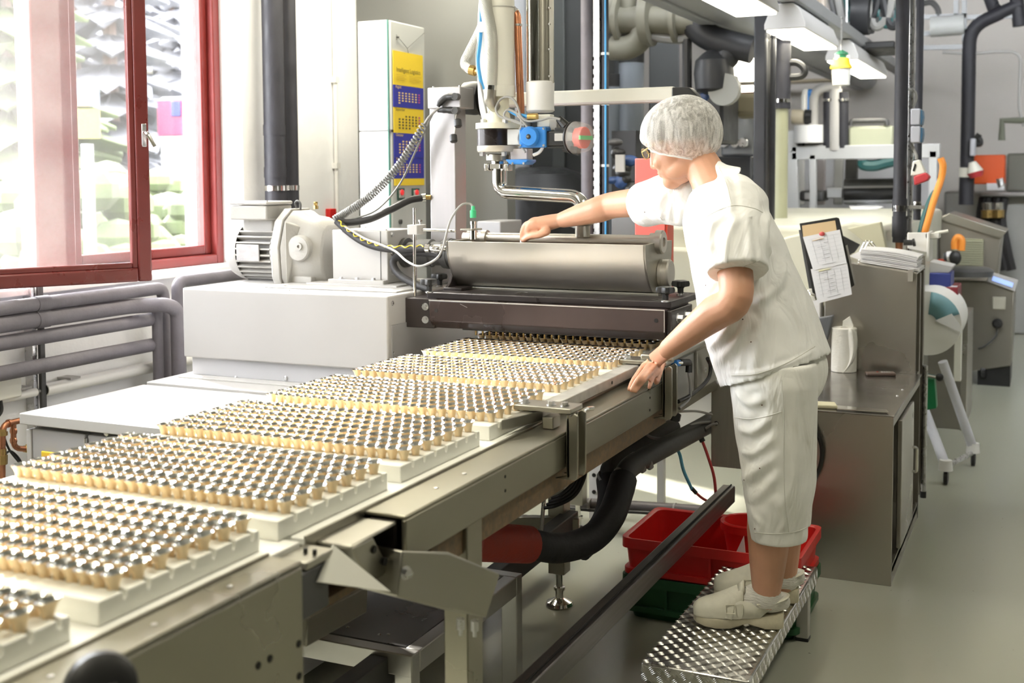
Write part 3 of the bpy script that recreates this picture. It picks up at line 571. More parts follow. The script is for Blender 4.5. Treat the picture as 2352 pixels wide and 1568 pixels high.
# coupling shaft from bearing box to hopper
t = thing('drive_coupling', 'dark shaft coupling between the bearing box and the hopper', 'coupling', (-2.05, 3.80, 1.2)); cz = at(930, 562, Y=3.8).z
cz = at(945, 580, Y=3.82).z
build('hub', MB().lathe((bx1, 3.82, cz), (1, 0, 0), [(.03, 0), (.055, .001), (.055, .018), (.04, .02), (.04, .06), (.052, .062), (.052, .12), (.045, .125), (.045, .17), (.055, .172), (.055, .21), (.035, .212), (.035, .30)], 22), DKGREY, t); build('brass_ring', MB().cyl((bx1+.185, 3.82, cz), (bx1+.2, 3.82, cz), .057, n=20), DKGREY, t)
# ================================================================ depositor: beam, hopper, nozzles, sensor post, hoses
YB = 3.50
t = thing('depositor_beam', 'heavy dark brown-black cross beam spanning the belt above the cups', 'machine beam', (-1.5, 3.6, .99))
xl, xr = at(985, 700, Y=YB).x, at(1526, 740, Y=YB).x; zb, zt = .985, 1.083
mb = MB(); mb.prism([(xl, YB, zb+.026), (xl, YB+.03, zb), (xl, YB+.27, zb), (xl, YB+.27, zt), (xl, YB, zt)], (xr-xl, 0, 0)); build('beam', mb, BROWNB, t, .004)
EDGEHL = mat('painted_edge_highlight', (.62, .60, .57), .35, .8)  # bright strips paint the highlight along the beam's top front and right edges
build('edge_highlight', MB().bar((xl, YB+.0005, zt-.0005), (xr, YB+.0005, zt-.0005), .0035, .0035), EDGEHL, t); build('edge_highlight', MB().bar((xr-.0005, YB+.0005, zt), (xr-.0005, YB+.0005, zb+.028), .0022, .0022, up=(0, 1, 0)), EDGEHL, t)
x0 = at(896, 700, Y=YB+.02).x
build('mount_plate', B(x0, xl+.01, YB+.02, YB+.24, zb-.002, zt+.002), BLACK, t, .003)
for p in ((923, 702), (977, 704), (924, 732), (977, 734)): q = at(*p, Y=YB+.02); bolt(q, (0, -1, 0), .0095, .010, parent=t)
for p in ((1002, 713), (1507, 736)): q = at(*p, Y=YB); build('tapped_hole', MB().cyl(q+V(0, .002, 0), q-V(0, .0012, 0), .0065, n=14), HOLE, t)
q = at(1066, 700, Y=YB); build('scratch', MB().bar(at(1057, 698, Y=YB-.0004), at(1073, 706, Y=YB-.0004), .0006, .0012, up=(0, 1, 0)), LGREY, t)
build('end_cap', B(xr, xr+.018, YB+.02, YB+.25, zb+.01, zt-.004), BLACK, t, .003)
for yy in (.08, .17): bolt((xr+.018, YB+yy, 1.05), (1, 0, 0), .012, .02, parent=t)
build('star_wheel', MB().lathe((xr+.018, YB+.12, 1.02), (1, 0, 0), [(.02, 0), (.02, .012), (.03, .014), (.03, .024), (.012, .026)], 18), CHROME, t)
# nozzles, one over each cup column
nz_ = None
for i in range(25):
    x = -1.785+.0256*i
    if nz_ is None: o = build('nozzle', MB().lathe((0, 0, 0), (0, 0, -1), [(.0045, -.004), (.0045, .010), (.0034, .011), (.0034, .026)], 10), BRASS, None); nz_ = o.data
    else: o = bpy.data.objects.new('nozzle', nz_); COL.objects.link(o)
    o.parent = t; o.location = V(x, YB+.085, zb)-t.location
build('nozzle_plate', B(-1.82, -1.14, YB+.05, YB+.22, zb-.006, zb), BLACK, t, .001)
# base plate with knobs
t = thing('hopper_base_plate', 'black base plate under the hopper held by four star knobs', 'plate', (-1.5, 3.7, zt))
bx_, bxr = at(980, 680, Y=YB+.045).x, at(1541, 702, Y=YB+.045).x
build('plate', B(bx_, bxr, YB+.045, YB+.36, zt, zt+.022), BLACK, t, .003)
def knob(p, t, s=1.):
    k = build('knob', MB().loft([[p+V(math.cos(a), math.sin(a), 0)*(.026+.005*math.cos(5*a))*kk*s+V(0, 0, z) for a in [2*math.pi*i/30 for i in range(30)]] for kk, z in ((.35, .022), (.45, .026), (.98, .030), (1.04, .038), (.95, .047), (.5, .049))]), BLKP, t)
    build('stud', MB().cyl(p, p+V(0, 0, .024), .006, n=10), CHROME, k); build('washer', MB().cyl(p, p+V(0, 0, .004), .014, n=14), SCREW, k); build('collar', MB().cyl(p+V(0, 0, .006), p+V(0, 0, .026), .0105, n=6), BLKP, k)
zp = zt+.022
for p in ((986, 672), (1528, 693), (1563, 677), (1010, 658)): knob(at(*p, Z=zp), t)
# hopper
t = thing('hopper_trough', 'long curved stainless hopper trough the woman reaches into', 'hopper', (-1.55, 3.77, zp))
hx0_, hx1_ = at(1024, 555, Y=3.62).x, at(1481, 564, Y=3.62).x; hz = 1.278
prof = [(3.622, hz), (3.626, hz-.045), (3.640, hz-.085), (3.663, hz-.120), (3.70, zp+.012), (3.74, zp+.006)]
fr = prof+[(3.80, zp+.006), (3.85, zp+.02), (3.895, hz-.10), (3.915, hz-.05), (3.92, hz)]
inn = [(3.915, hz), (3.905, hz-.05), (3.885, hz-.10), (3.84, zp+.03), (3.78, zp+.018), (3.72, zp+.02), (3.672, hz-.115), (3.648, hz-.085), (3.633, hz-.045), (3.628, hz)]
mb = MB(); n = len(fr); P = fr+inn
mb.loft([[(x, y, z) for y, z in P] for x in (hx0_, hx1_)], cap=False); build('trough', mb, SATIN, t, .0015, smooth=50)
for nm, x in (('end_plate', hx0_), ('end_plate', hx1_-.008)): build(nm, MB().prism([(x, y, z) for y, z in fr], (.008, 0, 0)), STEEL, t, .001)
build('chocolate_residue', MB().prism([(hx0_+.01, y, z) for y, z in [(3.69, zp+.045), (3.87, zp+.045), (3.845, zp+.034), (3.72, zp+.024)]], (hx1_-hx0_-.02, 0, 0)), mat('chocolate', (.06, .02, .01), .35, 0, .3, 20), t)
build('base_strip', B(hx0_+.05, hx1_+.02, 3.70, 3.82, zp, zp+.008), STEEL, t, .001)
mb = MB(); mb.prism([(hx0_-.012, y, z) for y, z in ((3.66, hz-.075), (3.70, hz-.07), (3.72, zp+.02), (3.76, zp), (3.62, zp), (3.655, zp+.025), (3.68, zp+.06))], (.012, 0, 0)); build('support_bracket', mb, BLACK, t, .002)
build('bracket_foot', B(hx0_-.012, hx0_+.06, 3.62, 3.70, zp, zp+.010), BLACK, t, .002)
ry, rz = 3.80, at(1300, 549, Y=3.80).z
build('roller', MB().lathe((hx0_-.02, ry, rz), (1, 0, 0), [(.02, 0), (.02, .02), (.03, .022), (.03, .045), (.019, .047), (.019, hx1_-hx0_-.02), (.026, hx1_-hx0_-.018), (.026, hx1_-hx0_+.005)], 24), SATIN, t)
build('left_roller_ring', MB().lathe((hx0_+.055, ry, rz), (1, 0, 0), [(.02, 0), (.028, .001), (.028, .02), (.02, .021)], 22), SATIN, t)
q = at(1516, 556, X=hx1_+.01); build('end_disc', MB().lathe((hx1_-.005, 3.76, q.z), (1, 0, 0), [(.02, 0), (.040, .001), (.040, .022), (.036, .026), (.016, .026), (.016, .02), (.004, .02)], 28), SATIN, t)
q = at(1530, 628, X=hx1_+.02); build('lower_disc', MB().lathe((hx1_+.0, 3.79, q.z), (1, 0, 0), [(.02, 0), (.048, .001), (.048, .012), (.0475, .0125), (.0475, .014), (.048, .0145), (.048, .032), (.043, .037), (.01, .037)], 28), SATIN, t)
# sensor post
YS = 3.56; pp = lambda x, y, Y=YS: at(x, y, Y=Y)
t = thing('sensor_post', 'thin steel post with a clamp block and a green plugged level sensor', 'sensor', pp(952, 684))
build('post', MB().cyl(pp(953, 684), pp(951.5, 478), .0055, n=12), CHROME, t); c = pp(953, 528)
build('clamp_block', B(c.x-.022, c.x+.018, YS-.016, YS+.05, c.z-.016, c.z+.018), LGREY, t, .003); e = pp(1078, 527, 3.70); build('cross_rod', MB().cyl((c.x+.016, YS+.02, c.z), (e.x, YS+.03, e.z), .0055, n=12), CHROME, t); build('thumb_screw', MB().lathe((c.x+.005, YS+.03, c.z+.018), (0, 0, 1), [(.003, 0), (.003, .008), (.007, .009), (.007, .016)], 10), SCREW, t)
e = at(1087, 526, Y=3.62); build('sensor_mount', B(e.x-.03, e.x+.015, 3.58, 3.66, e.z-.004, e.z+.002), STEEL, t, .001); build('sensor_body', MB().lathe((e.x, 3.62, e.z-.035), (0, 0, 1), [(.013, 0), (.013, .035), (.009, .036), (.009, .05), (.011, .051), (.011, .062)], 14), CHROME, t)
z5 = at(1087, 500, Y=3.62).z; z6 = at(1087, 473, Y=3.62).z
GRN = mat('green_connector', (.06, .50, .22), .4); build('green_plug', MB().lathe((e.x, 3.62, z5), (0, 0, 1), [(.010, 0), (.011, .003), (.011, (z6-z5)*.62), (.007, (z6-z5)*.68), (.0065, z6-z5)], 12), GRN, t)
build('sensor_cable', MB().tube(spline([(e.x, 3.62, z6-.002), at(1078, 468, Y=3.62), at(1058, 472, Y=3.60), at(1035, 505, Y=3.58), at(1022, 550, Y=3.56), at(1016, 572, Y=3.55), at(1000, 596, Y=3.55), at(965, 611, Y=3.55), at(935, 600, Y=3.57), at(908, 577, Y=3.60), at(870, 560, Y=3.62), at(838, 548, Y=3.66), at(800, 525, Y=3.68), at(778, 514, Y=3.70)]), .0042, 8), GCABLE, t)
# hoses from the gearbox corner
K = at(774, 508, Y=3.70)
t = thing('striped_hose', 'black hose with a yellow zigzag stripe running to the hopper', 'hose', K)
ctr = spline([K, at(800, 532, Y=3.69), at(830, 553, Y=3.68), at(862, 566, Y=3.67), at(900, 572, Y=3.66), at(945, 572, Y=3.66), at(985, 570, Y=3.66)], 14)
build('hose', MB().tube(ctr, .0135, 14), RUBBER, t); zz = []
for i, p in enumerate(ctr[2:-3]):
    d = (ctr[i+3]-ctr[i+2]).normalized(); upv = Vector((0, -.8, .6)); upv = (upv-d*upv.dot(d)).normalized(); sd = d.cross(upv)
    a = .42*math.sin(i*.85)+.25; zz.append(p+(upv*math.cos(a)+sd*-math.sin(a))*.0138)
build('yellow_stripe', MB().tube(zz, .0022, 6), YELLOW, t); build('hose_clamp', MB().cyl(at(979, 570, Y=3.66), at(988, 570, Y=3.66), .016, n=16), CHROME, t); build('coupling', MB().lathe(at(988, 570, Y=3.66), (1, .02, 0), [(.010, 0), (.012, .004), (.012, .018), (.016, .02), (.016, .045), (.010, .047), (.010, .065)], 14), CHROME, t)
t = thing('black_hose', 'plain black hose curving from the gearbox up to the steel column', 'hose', K)
build('hose', MB().tube(spline([K+V(.0, 0, .004), at(800, 511, Y=3.72), at(850, 503, Y=3.75), at(900, 480, Y=3.80), at(940, 460, Y=3.85), at(972, 454, Y=3.89)], 10), .0135, 14), RUBBER, t); build('hose_clamp', MB().cyl(at(970, 454, Y=3.89), at(979, 453, Y=3.895), .016, n=14), CHROME, t); build('coupling', MB().cyl(at(979, 453, Y=3.895), at(990, 453, Y=3.90), .009, n=12), BRASS, t)
t = thing('black_hose', 'black hose looping below the drive coupling down to the base plate', 'hose', at(985, 660, Y=3.66)); build('hose', MB().tube(spline([at(1010, 585, Y=3.68), at(960, 580, Y=3.70), at(920, 586, Y=3.70), at(903, 602, Y=3.69), at(915, 628, Y=3.68), at(945, 648, Y=3.66), at(985, 664, Y=3.64)], 10), .0135, 14), RUBBER, t)
t = thing('coiled_cable', 'grey coiled spring cable stretched from the gearbox up to the column plugs', 'cable', K)
c0 = spline([K+V(-.01, 0, .006), at(800, 485, Y=3.74), at(850, 450, Y=3.76), at(900, 400, Y=3.79), at(940, 345, Y=3.82), at(975, 285, Y=3.84)], 40); hel = []; L = 0
for i in range(len(c0)-1):
    d = c0[i+1]-c0[i]; L += d.length; dn = d.normalized(); x = dn.cross(V(0, 0, 1)).normalized(); y = x.cross(dn); f = i/len(c0); pitch = .0078+.008*f*f
    hel.append((c0[i], x, y, d.length/pitch))
pts = []; ph = 0
for p, x, y, dph in hel:
    for s_ in range(3):
        pts.append(p+(x*math.cos(ph)+y*math.sin(ph))*.0125); ph += dph*2*math.pi/3
build('coil', MB().tube(pts, .0037, 6), mat('coil_grey', (.20, .20, .20), .45), t); build('lead', MB().tube(spline([at(975, 285, Y=3.84), at(984, 270, Y=3.84), at(1000, 255, Y=3.845), at(1008, 248, Y=3.85)]), .0045, 8), GCABLE, t)
t = thing('grey_cable', 'thin grey cable hanging in a curve beside the coiled cable', 'cable', K); build('cable', MB().tube(spline([K, at(820, 500, Y=3.74), at(870, 478, Y=3.78), at(920, 420, Y=3.82), at(960, 335, Y=3.84), at(992, 265, Y=3.845), at(1003, 252, Y=3.85)]), .0036, 8), mat('dark_grey_cable', (.22, .22, .21), .5), t)
# ---- steel column with head box
YC = 3.90; cl, crr = at(988, 400, Y=YC).x, at(1046, 400, Y=YC).x; yb = at(1071, 400, X=crr).y
COLM = mat('column_steel', (.44, .425, .425), .38, .55, .05, 3, .02, 20, (20, 20, 1))
t = thing('steel_column', 'square brushed steel column with a wide head box behind the hopper', 'column', ((cl+crr)/2, YC+.08, 0))
hz0_ = at(1000, 249, Y=YC-.03).z; build('shaft', B(cl, crr, YC, yb, 0, hz0_+.01), COLM, t, .003)
h0, h1 = at(982, 230, Y=YC-.03).x, at(1057, 230, Y=YC-.03).x; hy = at(1089, 230, X=h1).y; hz1_ = at(1000, 201, Y=YC-.03).z
build('head_box', B(h0, h1, YC-.03, hy, hz0_, hz1_), COLM, t, .003)
for x in (h0+.015, h1-.012): build('screw', MB().cyl((x, YC-.01, hz1_), (x, YC-.01, hz1_+.006), .004, n=8), SCREW, t)
bl = MB(); y0 = YC+.12; zc = (hz0_+hz1_)/2+.01
bx = at(1060, 230, Y=y0).x
for i in range(7): bl.lathe((bx+.055+i*.014, y0+.06, zc), (1, 0, 0), [(.060, 0), (.072, .004), (.072, .009), (.060, .0135)], 20)
bl.lathe((bx-.02, y0+.06, zc), (1, 0, 0), [(.04, 0), (.062, .01), (.066, .05), (.062, .078)], 20); build('rubber_bellows', bl, BLKP, t)
for pts_, nm in (([(1044, 222), (1024, 223), (1012, 234), (1006, 244)], 'plug'), ([(1044, 254), (1024, 252), (1006, 254)], 'plug')):
    P = [at(x, y, Y=YC-.045) for x, y in pts_]; build(nm, MB().tube(fillet(P, .015), [.0135]*2+[.012]*(len(fillet(P, .015))-4)+[.010, .007], 14), BLKP, t); build('plug_flange', MB().cyl(P[0]+V(.004, .016, 0), P[0]+V(.006, -.012, 0), .0135, n=14), DKGREY, t)
for x, y in ((1051, 284), (1041, 319)): P = at(x, y, Y=YC-.03); build('dust_cap', MB().lathe(P+V(0, 0, .016), (.2, -.2, -1), [(.010, 0), (.014, .003), (.0145, .026), (.011, .03)], 14), BLKP, t)
build('cap_cord', MB().tube(spline([at(1048, 262, Y=YC-.04), at(1046, 275, Y=YC-.03), at(1045, 295, Y=YC-.03), at(1043, 308, Y=YC-.03)]), .0018, 6), WPLAS, t)
t = thing('support_arm', 'cream horizontal arm reaching right from the column to a black end piece', 'arm', at(1190, 220, Y=4.06))
a, b = at(1080, 206, Y=4.06), at(1546, 238, Y=4.06); build('arm', B(a.x, b.x, 4.06, 4.11, at(1370, 237, Y=4.06).z, at(1370, 205, Y=4.06).z), CREAM, t, .006); build('lower_edge', B(a.x, b.x, 4.058, 4.112, at(1370, 239, Y=4.06).z, at(1370, 234, Y=4.06).z), mat('arm_trim', (.62, .56, .55), .5), t, .002)
mb = MB(); mb.prism([at(x, y, Y=4.055) for x, y in ((1543, 200), (1582, 200), (1600, 218), (1612, 245), (1606, 262), (1580, 240), (1543, 240))], (0, .06, 0)); build('end_piece', mb, BLKP, t, .004)
# ================================================================ filling valve hanging above the hopper
YV = 3.80
def pv(x, y, dy=0.): return at(x, y, Y=YV+dy)
def lat(t, nm, x, ys, rs, m, dy=0., n=24, bev=0):
    "turned part with vertical axis at pixel column x; ys pixel rows, rs radii in pixels"
    k = (pv(x+50, 300, dy)-pv(x-50, 300, dy)).length/100*math.cos(math.radians(3)); base = pv(x, ys[0], dy); pr = []
    for y, r in zip(ys, rs): pr.append((r*k*.93, pv(x, y, dy).z-base.z))
    return build(nm, MB().lathe((base.x, base.y, base.z), (0, 0, 1), pr, n), m, t, smooth=30)
CREAMP = mat('cream_valve_paint', (.78, .75, .60), .45, 0, .08, 12, .05, 80)
t = thing('filling_valve', 'cream and black filling valve with a blue actuator and red-green position indicator', 'valve', pv(1145, 390))
lat(t, 'riser_tube', 1149, (216, 216, -40, -60), (30, 33, 33, 33), CREAM); lat(t, 'riser_cuff', 1149, (223, 223, 198, 196), (30, 34.5, 34.5, 32), CREAM)
for yy in (18, 19.5): lat(t, 'tape_edge', 1149, (yy+.5, yy+.5, yy-.5, yy-.5), (30, 33.6, 33.6, 30), mat('tape_grey', (.55, .54, .50), .6))
lat(t, 'cone', 1144, (284, 284, 262, 222), (26, 30, 26, 24), CREAMP)
fl = lat(t, 'upper_flange', 1144, (296, 296, 283, 283), (20, 50, 50, 20), CREAMP, n=32); lat(t, 'valve_body', 1132, (334, 334, 297, 297), (20, 35, 35, 20), BLACK, n=28)
fl2 = lat(t, 'lower_flange', 1143, (349, 345, 335, 335), (44, 46, 46, 20), mat('flange_beige', (.60, .56, .48), .4, .3, .06, 9), n=32)
for x, dx in ((1110, -.04), (1160, -.05), (1178, .03)):
    q = pv(x, 283, dx); build('bolt', MB().tube([q, q+V(0, 0, .014)], .011, 6), SCREW, fl); q = pv(x-2, 349, dx); build('bolt', MB().tube([q, q-V(0, 0, .014)], .011, 6), SCREW, fl2)
lat(t, 'clamp_hub', 1144, (368, 368, 355, 353), (20, 27, 27, 20), STEEL); lat(t, 'union', 1144, (386, 386, 379, 378, 368, 360), (16, 18, 18, 15, 15, 13), CHROME); q = pv(1144, 388); build('union_nut', MB().tube([q, q+V(0, 0, .018)], .036, 6), CHROME, t)
for x in (1122, 1168): build('clamp_lug', MB().obox(pv(x, 384, -.01), (.008, 0, 0), (0, .02, 0), (0, 0, .013)), CHROME, t, .003)
pr = .0245; P = [pv(1146, 386), pv(1146, 455, .0), pv(1338, 448, -.02), pv(1346, 520, -.02)]; P[1] = V(P[0].x, P[0].y, pv(1146, 441).z); P[2].z = pv(1340, 452, -.02).z; P[3].x = P[2].x
build('outlet_pipe', MB().tube(fillet(P, .075, 10), pr, 20), CHROME, t, smooth=60)
q = P[3]; build('outlet_union', MB().lathe(q+V(0, 0, .02), (0, 0, -1), [(.026, -.02), (.038, -.018), (.038, .012), (.033, .014), (.030, .016), (.026, .018), (.026, .055)], 24), STEEL, t); build('outlet_lug', MB().obox(q+V(-.04, -.01, .02), (.006, 0, 0), (0, .01, 0), (0, 0, .010)), CHROME, t, .002)
# actuator
def fb(nm, x0, y0, x1, y1, dy, d, m, bev=.003, par=None):
    a, b = pv(x0, y1, dy), pv(x1, y0, dy); return build(nm, B(a.x, b.x, YV+dy, YV+dy+d, a.z, b.z), m, par or t, bev)
fb('adapter_block', 1165, 296, 1193, 333, -.03, .06, mat('alu_block', (.60, .60, .58), .4, .6), .002)
ac = fb('actuator', 1192, 291, 1253, 339, -.075, .07, BLUE, .004); c = pv(1218, 314, -.076)
build('actuator_boss', MB().lathe(c, (0, -1, 0), [(.036, 0), (.036, .006), (.030, .016), (.008, .017)], 28), BLUE, ac); build('boss_pin', MB().lathe(c-V(0, .017, 0), (0, -1, 0), [(.009, 0), (.008, .002), (.004, .003)], 14), BLKP, ac); build('boss_screw', MB().cyl(c-V(0, .019, 0), c-V(0, .022, 0), .004, n=6), CHROME, ac)
for x, y in ((1195, 295), (1249, 295), (1195, 334), (1249, 334)): q = pv(x, y, -.075); build('screw', MB().cyl(q, q-V(0, .004, 0), .0045, n=8), SCREW, ac)
fb('actuator_body', 1252, 299, 1316, 336, -.065, .06, BLKP, .006); fb('label_plate', 1273, 305, 1314, 324, -.068, .004, LGREY, .002); fb('model_plate', 1273, 292, 1316, 304, -.062, .03, BLKP, .003)
fb('solenoid', 1233, 262, 1263, 292, -.03, .04, CREAM, .003); fb('solenoid_coil', 1262, 272, 1280, 300, -.03, .04, LGREY, .004); build('solenoid_plug', MB().tube([pv(1283, 272, -.04), pv(1300, 290, -.04)], [.012, .017], 10), BLKP, t)
fb('bracket', 1253, 335, 1300, 340, -.06, .05, BLKP, .002); build('lower_cup', MB().tube([pv(1295, 338, -.03), pv(1330, 344, -.03)], [.016, .02], 12), BLKP, t)
DOME = mat('clear_plastic_dome', (.92, .92, .92), .06, alpha=.22)
c0 = pv(1318, 316, -.03); build('indicator_dome', MB().lathe(c0, (1, -.25, -.03), [(.052, 0), (.056, .006), (.054, .03), (.046, .055), (.044, .058), (.02, .06), (.002, .06)], 28), DOME, t)
dx = V(1, -.25, -.03).normalized(); build('indicator_drum', MB().lathe(c0+dx*.012, dx, [(.034, 0), (.034, .014), (.037, .016), (.037, .034), (.034, .036)], 24), mat('indicator_red', (.80, .10, .06), .4), t); build('green_band', MB().obox(c0+dx*.05, dx*.004, dx.cross(V(0, 0, 1)).normalized()*.036, V(0, 0, .007)), mat('indicator_green', (.08, .55, .14), .4), t); build('indicator_base', MB().lathe(c0-dx*.012, dx, [(.04, 0), (.055, .004), (.057, .011)], 24), BLKP, t)
# second small valve below
fb('lower_block', 1172, 341, 1211, 367, -.02, .05, mat('alu_pinkish', (.60, .55, .53), .45, .3), .003); mb = MB(); mb.prism([pv(x, y, -.05) for x, y in ((1160, 366), (1211, 366), (1211, 371), (1202, 378), (1170, 377))], (0, .08, 0)); build('lower_actuator', mb, BLUE, t, .003)
for x in (1178, 1203): q = pv(x, 375, -.052); build('screw', MB().cyl(q, q-V(0, .004, 0), .004, n=8), SCREW, t)
# cables and hoses
for pts_ in ([(1207, 350), (1190, 320), (1198, 285), (1187, 240), (1170, 223), (1150, 228), (1139, 250), (1150, 268), (1185, 278), (1205, 288)], [(1205, 288), (1165, 272), (1158, 262), (1168, 252), (1190, 262), (1210, 278), (1240, 276), (1265, 270), (1287, 274)], [(1187, 262), (1200, 278), (1212, 292)]):
    build('signal_cable', MB().tube(spline([pv(x, y, -.06) for x, y in pts_]), .0042, 8), GCABLE, t)
build('white_cable', MB().tube(spline([pv(x, y, -.04) for x, y in ((1225, 356), (1238, 350), (1246, 338), (1240, 330))]), .006, 8), WPLAS, t)
build('blue_air_hose', MB().tube(spline([pv(x, y, -.05) for x, y in ((1167, 252), (1185, 262), (1200, 265), (1214, 268))]), .0065, 10), BLUEH, t); build('hose_nipple', MB().cyl(pv(1213, 268, -.05), pv(1234, 268, -.05), .012, n=12), BRASS, t)
# braided hoses
BRAID = bpy.data.materials.new('braided_steel'); BRAID.use_nodes = True
nt = BRAID.node_tree; N = nt.nodes; b_ = N['Principled BSDF']; b_.inputs['Metallic'].default_value = .7; b_.inputs['Roughness'].default_value = .38
tc = N.new('ShaderNodeTexCoord'); wv1 = N.new('ShaderNodeTexWave'); wv1.inputs['Scale'].default_value = 110; wv1.bands_direction = 'DIAGONAL'; nt.links.new(tc.outputs['Object'], wv1.inputs[0])
cr_ = N.new('ShaderNodeValToRGB'); cr_.color_ramp.elements[0].color = (.42, .41, .36, 1); cr_.color_ramp.elements[1].color = (.85, .85, .82, 1); nt.links.new(wv1.outputs[0], cr_.inputs[0]); nt.links.new(cr_.outputs[0], b_.inputs[0])
bp_ = N.new('ShaderNodeBump'); bp_.inputs['Strength'].default_value = .6; bp_.inputs['Distance'].default_value = .003; nt.links.new(wv1.outputs[0], bp_.inputs['Height']); nt.links.new(bp_.outputs[0], b_.inputs['Normal'])
h = thing('braided_hose', 'thick braided steel hose running down the front of the cream riser tube', 'hose', pv(1127, 205, -.07)); build('hose', MB().tube(spline([pv(1111, -40, -.06), pv(1117, 20, -.06), pv(1127, 80, -.065), pv(1128, 140, -.065), pv(1126, 196, -.065)], 8), .0225, 16), BRAID, h); build('ferrule', MB().cyl(pv(1127, 194, -.065), pv(1126, 206, -.065), .020, n=16), CHROME, h); build('elbow', MB().tube(fillet([pv(1126, 206, -.065), pv(1124, 232, -.065), pv(1138, 246, -.03)], .03), .021, 14), STEEL, h)
h = thing('white_sleeve_hose', 'bright white sleeved pipe left of the braided hose', 'hose', pv(1112, 230, -.02)); build('sleeve', MB().tube(spline([pv(1118, -40, 0), pv(1112, 60, 0), pv(1111, 150, 0), pv(1115, 235, 0), pv(1122, 270, 0)], 8), .024, 14), WPLAS, h)
h = thing('braided_hose', 'small braided hose bending to a brass fitting left of the riser tube', 'hose', pv(1070, 150)); build('hose', MB().tube(fillet([pv(1108, 60, .05), pv(1100, 78, .05), pv(1064, 148, .04), pv(1085, 162, .03)], .05, 8), .0185, 14), BRAID, h); build('fitting', MB().tube([pv(1080, 160, .03), pv(1092, 163, .03), pv(1093, 163, .03), pv(1112, 165, .02)], [.019, .019, .014, .014], 12), BRASS, h)
h = thing('blue_cable_pair', 'blue air hose and grey cable hanging left of the riser tube', 'hose', pv(1105, 200)); build('blue_hose', MB().tube(spline([pv(1105, -40, -.05), pv(1105, 40, -.05), pv(1103, 90, -.05), pv(1098, 140, -.05), pv(1103, 180, -.05), pv(1110, 205, -.04)]), .007, 10), BLUEH, h); build('grey_cable', MB().tube(spline([pv(1101, -40, -.04), pv(1103, 60, -.04), pv(1095, 120, -.05), pv(1097, 165, -.05), pv(1105, 200, -.05), pv(1118, 260, -.04)]), .0045, 8), GCABLE, h); build('tape_flag', MB().obox(pv(1107, 62, -.06), (.012, 0, 0), (0, .006, 0), (0, 0, .018)), WPLAS, h)
# copper pipe and chrome duct
h = thing('copper_riser', 'vertical copper pipe with a soldered elbow between riser tube and steel duct', 'pipe', pv(1195, 262, .02)); build('pipe', MB().tube(fillet([pv(1165, 22, .03), pv(1188, 28, .03), pv(1197, 270, .02)], .03), .0135, 14), COPPER, h); build('solder_ring', MB().cyl(pv(1191, 55, .03), pv(1191, 60, .03), .0155, n=14), SCREW, h); build('nickel_end', MB().cyl(pv(1176, 22, .03), pv(1186, 30, .03), .0155, n=14), CHROME, h)
h = thing('chrome_duct', 'shiny stainless duct with a riveted seam and a white foil end band', 'duct', pv(1240, 258, .03)); q = pv(1226, 200, .04); build('tube', MB().cyl((q.x, q.y, pv(1226, 196, .04).z), (q.x, q.y, pv(1226, -60, .04).z), .026, n=20), CHROME, h)
q = pv(1250, 200, .07); build('jacket', MB().cyl((q.x, q.y, pv(1250, 192, .07).z), (q.x, q.y, pv(1250, -60, .07).z), .032, n=20), STEEL, h); a, b = pv(1258, 190, .03), pv(1267, -60, .03); build('seam_strip', B(a.x, b.x, YV+.045, YV+.05, a.z, b.z), STEEL, h, .001)
for y in (18, 55, 113, 175): q = pv(1262, y, .045); build('rivet', MB().lathe(q, (0, -1, 0), [(.0045, 0), (.0045, .002), (.002, .004)], 10), SCREW, h)
q = pv(1241, 258, .05); k = .055; build('foil_band', MB().lathe((q.x, q.y, q.z), (0, 0, 1), [(k*.8, 0), (k*.93, .006), (k*.90, .02), (k*.90, pv(1241, 225, .05).z-q.z), (k*.93, pv(1241, 190, .05).z-q.z), (k*.8, pv(1241, 187, .05).z-q.z)], 24), WHITEP, h); 
# ---- tall control cabinet with calendar
def textmesh(name, s, size, origin, ux, uy, m, parent, depth=.0004, align='LEFT'):
    cu = bpy.data.curves.new(name, 'FONT'); cu.body = s; cu.size = size; cu.align_x = align; o = bpy.data.objects.new(name, cu); COL.objects.link(o)
    bpy.context.view_layer.update(); me = o.evaluated_get(bpy.context.evaluated_depsgraph_get()).to_mesh()
    ux, uy = Vector(ux).normalized(), Vector(uy).normalized(); uz = ux.cross(uy); mb = MB()
    mb.v = [tuple(Vector(origin)+ux*v.co.x+uy*v.co.y+uz*depth) for v in me.vertices]; mb.f = [tuple(p.vertices) for p in me.polygons]; mb.m = [0]*len(mb.f)
    COL.objects.unlink(o); bpy.data.objects.remove(o); return build(name, mb, m, parent, smooth=0)
XF = -2.90; ka, kb = at(893, 45, X=XF), at(975, 62, X=XF); kl = at(822, 48, Y=ka.y).x; KT = ka.z
KW = mat('control_cabinet_white', (.80, .80, .81), .35, 0, .02, 3); KG = mat('control_cabinet_side', (.50, .515, .505), .4, 0, .03, 3)
t = thing('control_cabinet', 'tall white control cabinet behind the motor with a wall calendar on its side', 'cabinet', (XF-.1, ka.y+.2, 0))
zs = at(893, 300, X=XF).z
for z0, z1 in ((.05, zs-.002), (zs+.002, KT)): build('front_panel', B(kl, XF-.012, ka.y-.004, ka.y+.01, z0, z1), KW, t, .004)
build('body', B(kl, XF, ka.y+.012, kb.y, .05, KT), KG, t, .006); build('edge_trim', B(XF-.012, XF-.008, ka.y-.002, ka.y+.012, .05, KT), mat('green_trim', (.10, .28, .24), .5), t); build('joint', B(XF-.01, XF+.001, ka.y+.004, ka.y+.04, zs-.006, zs+.006), BLKP, t)
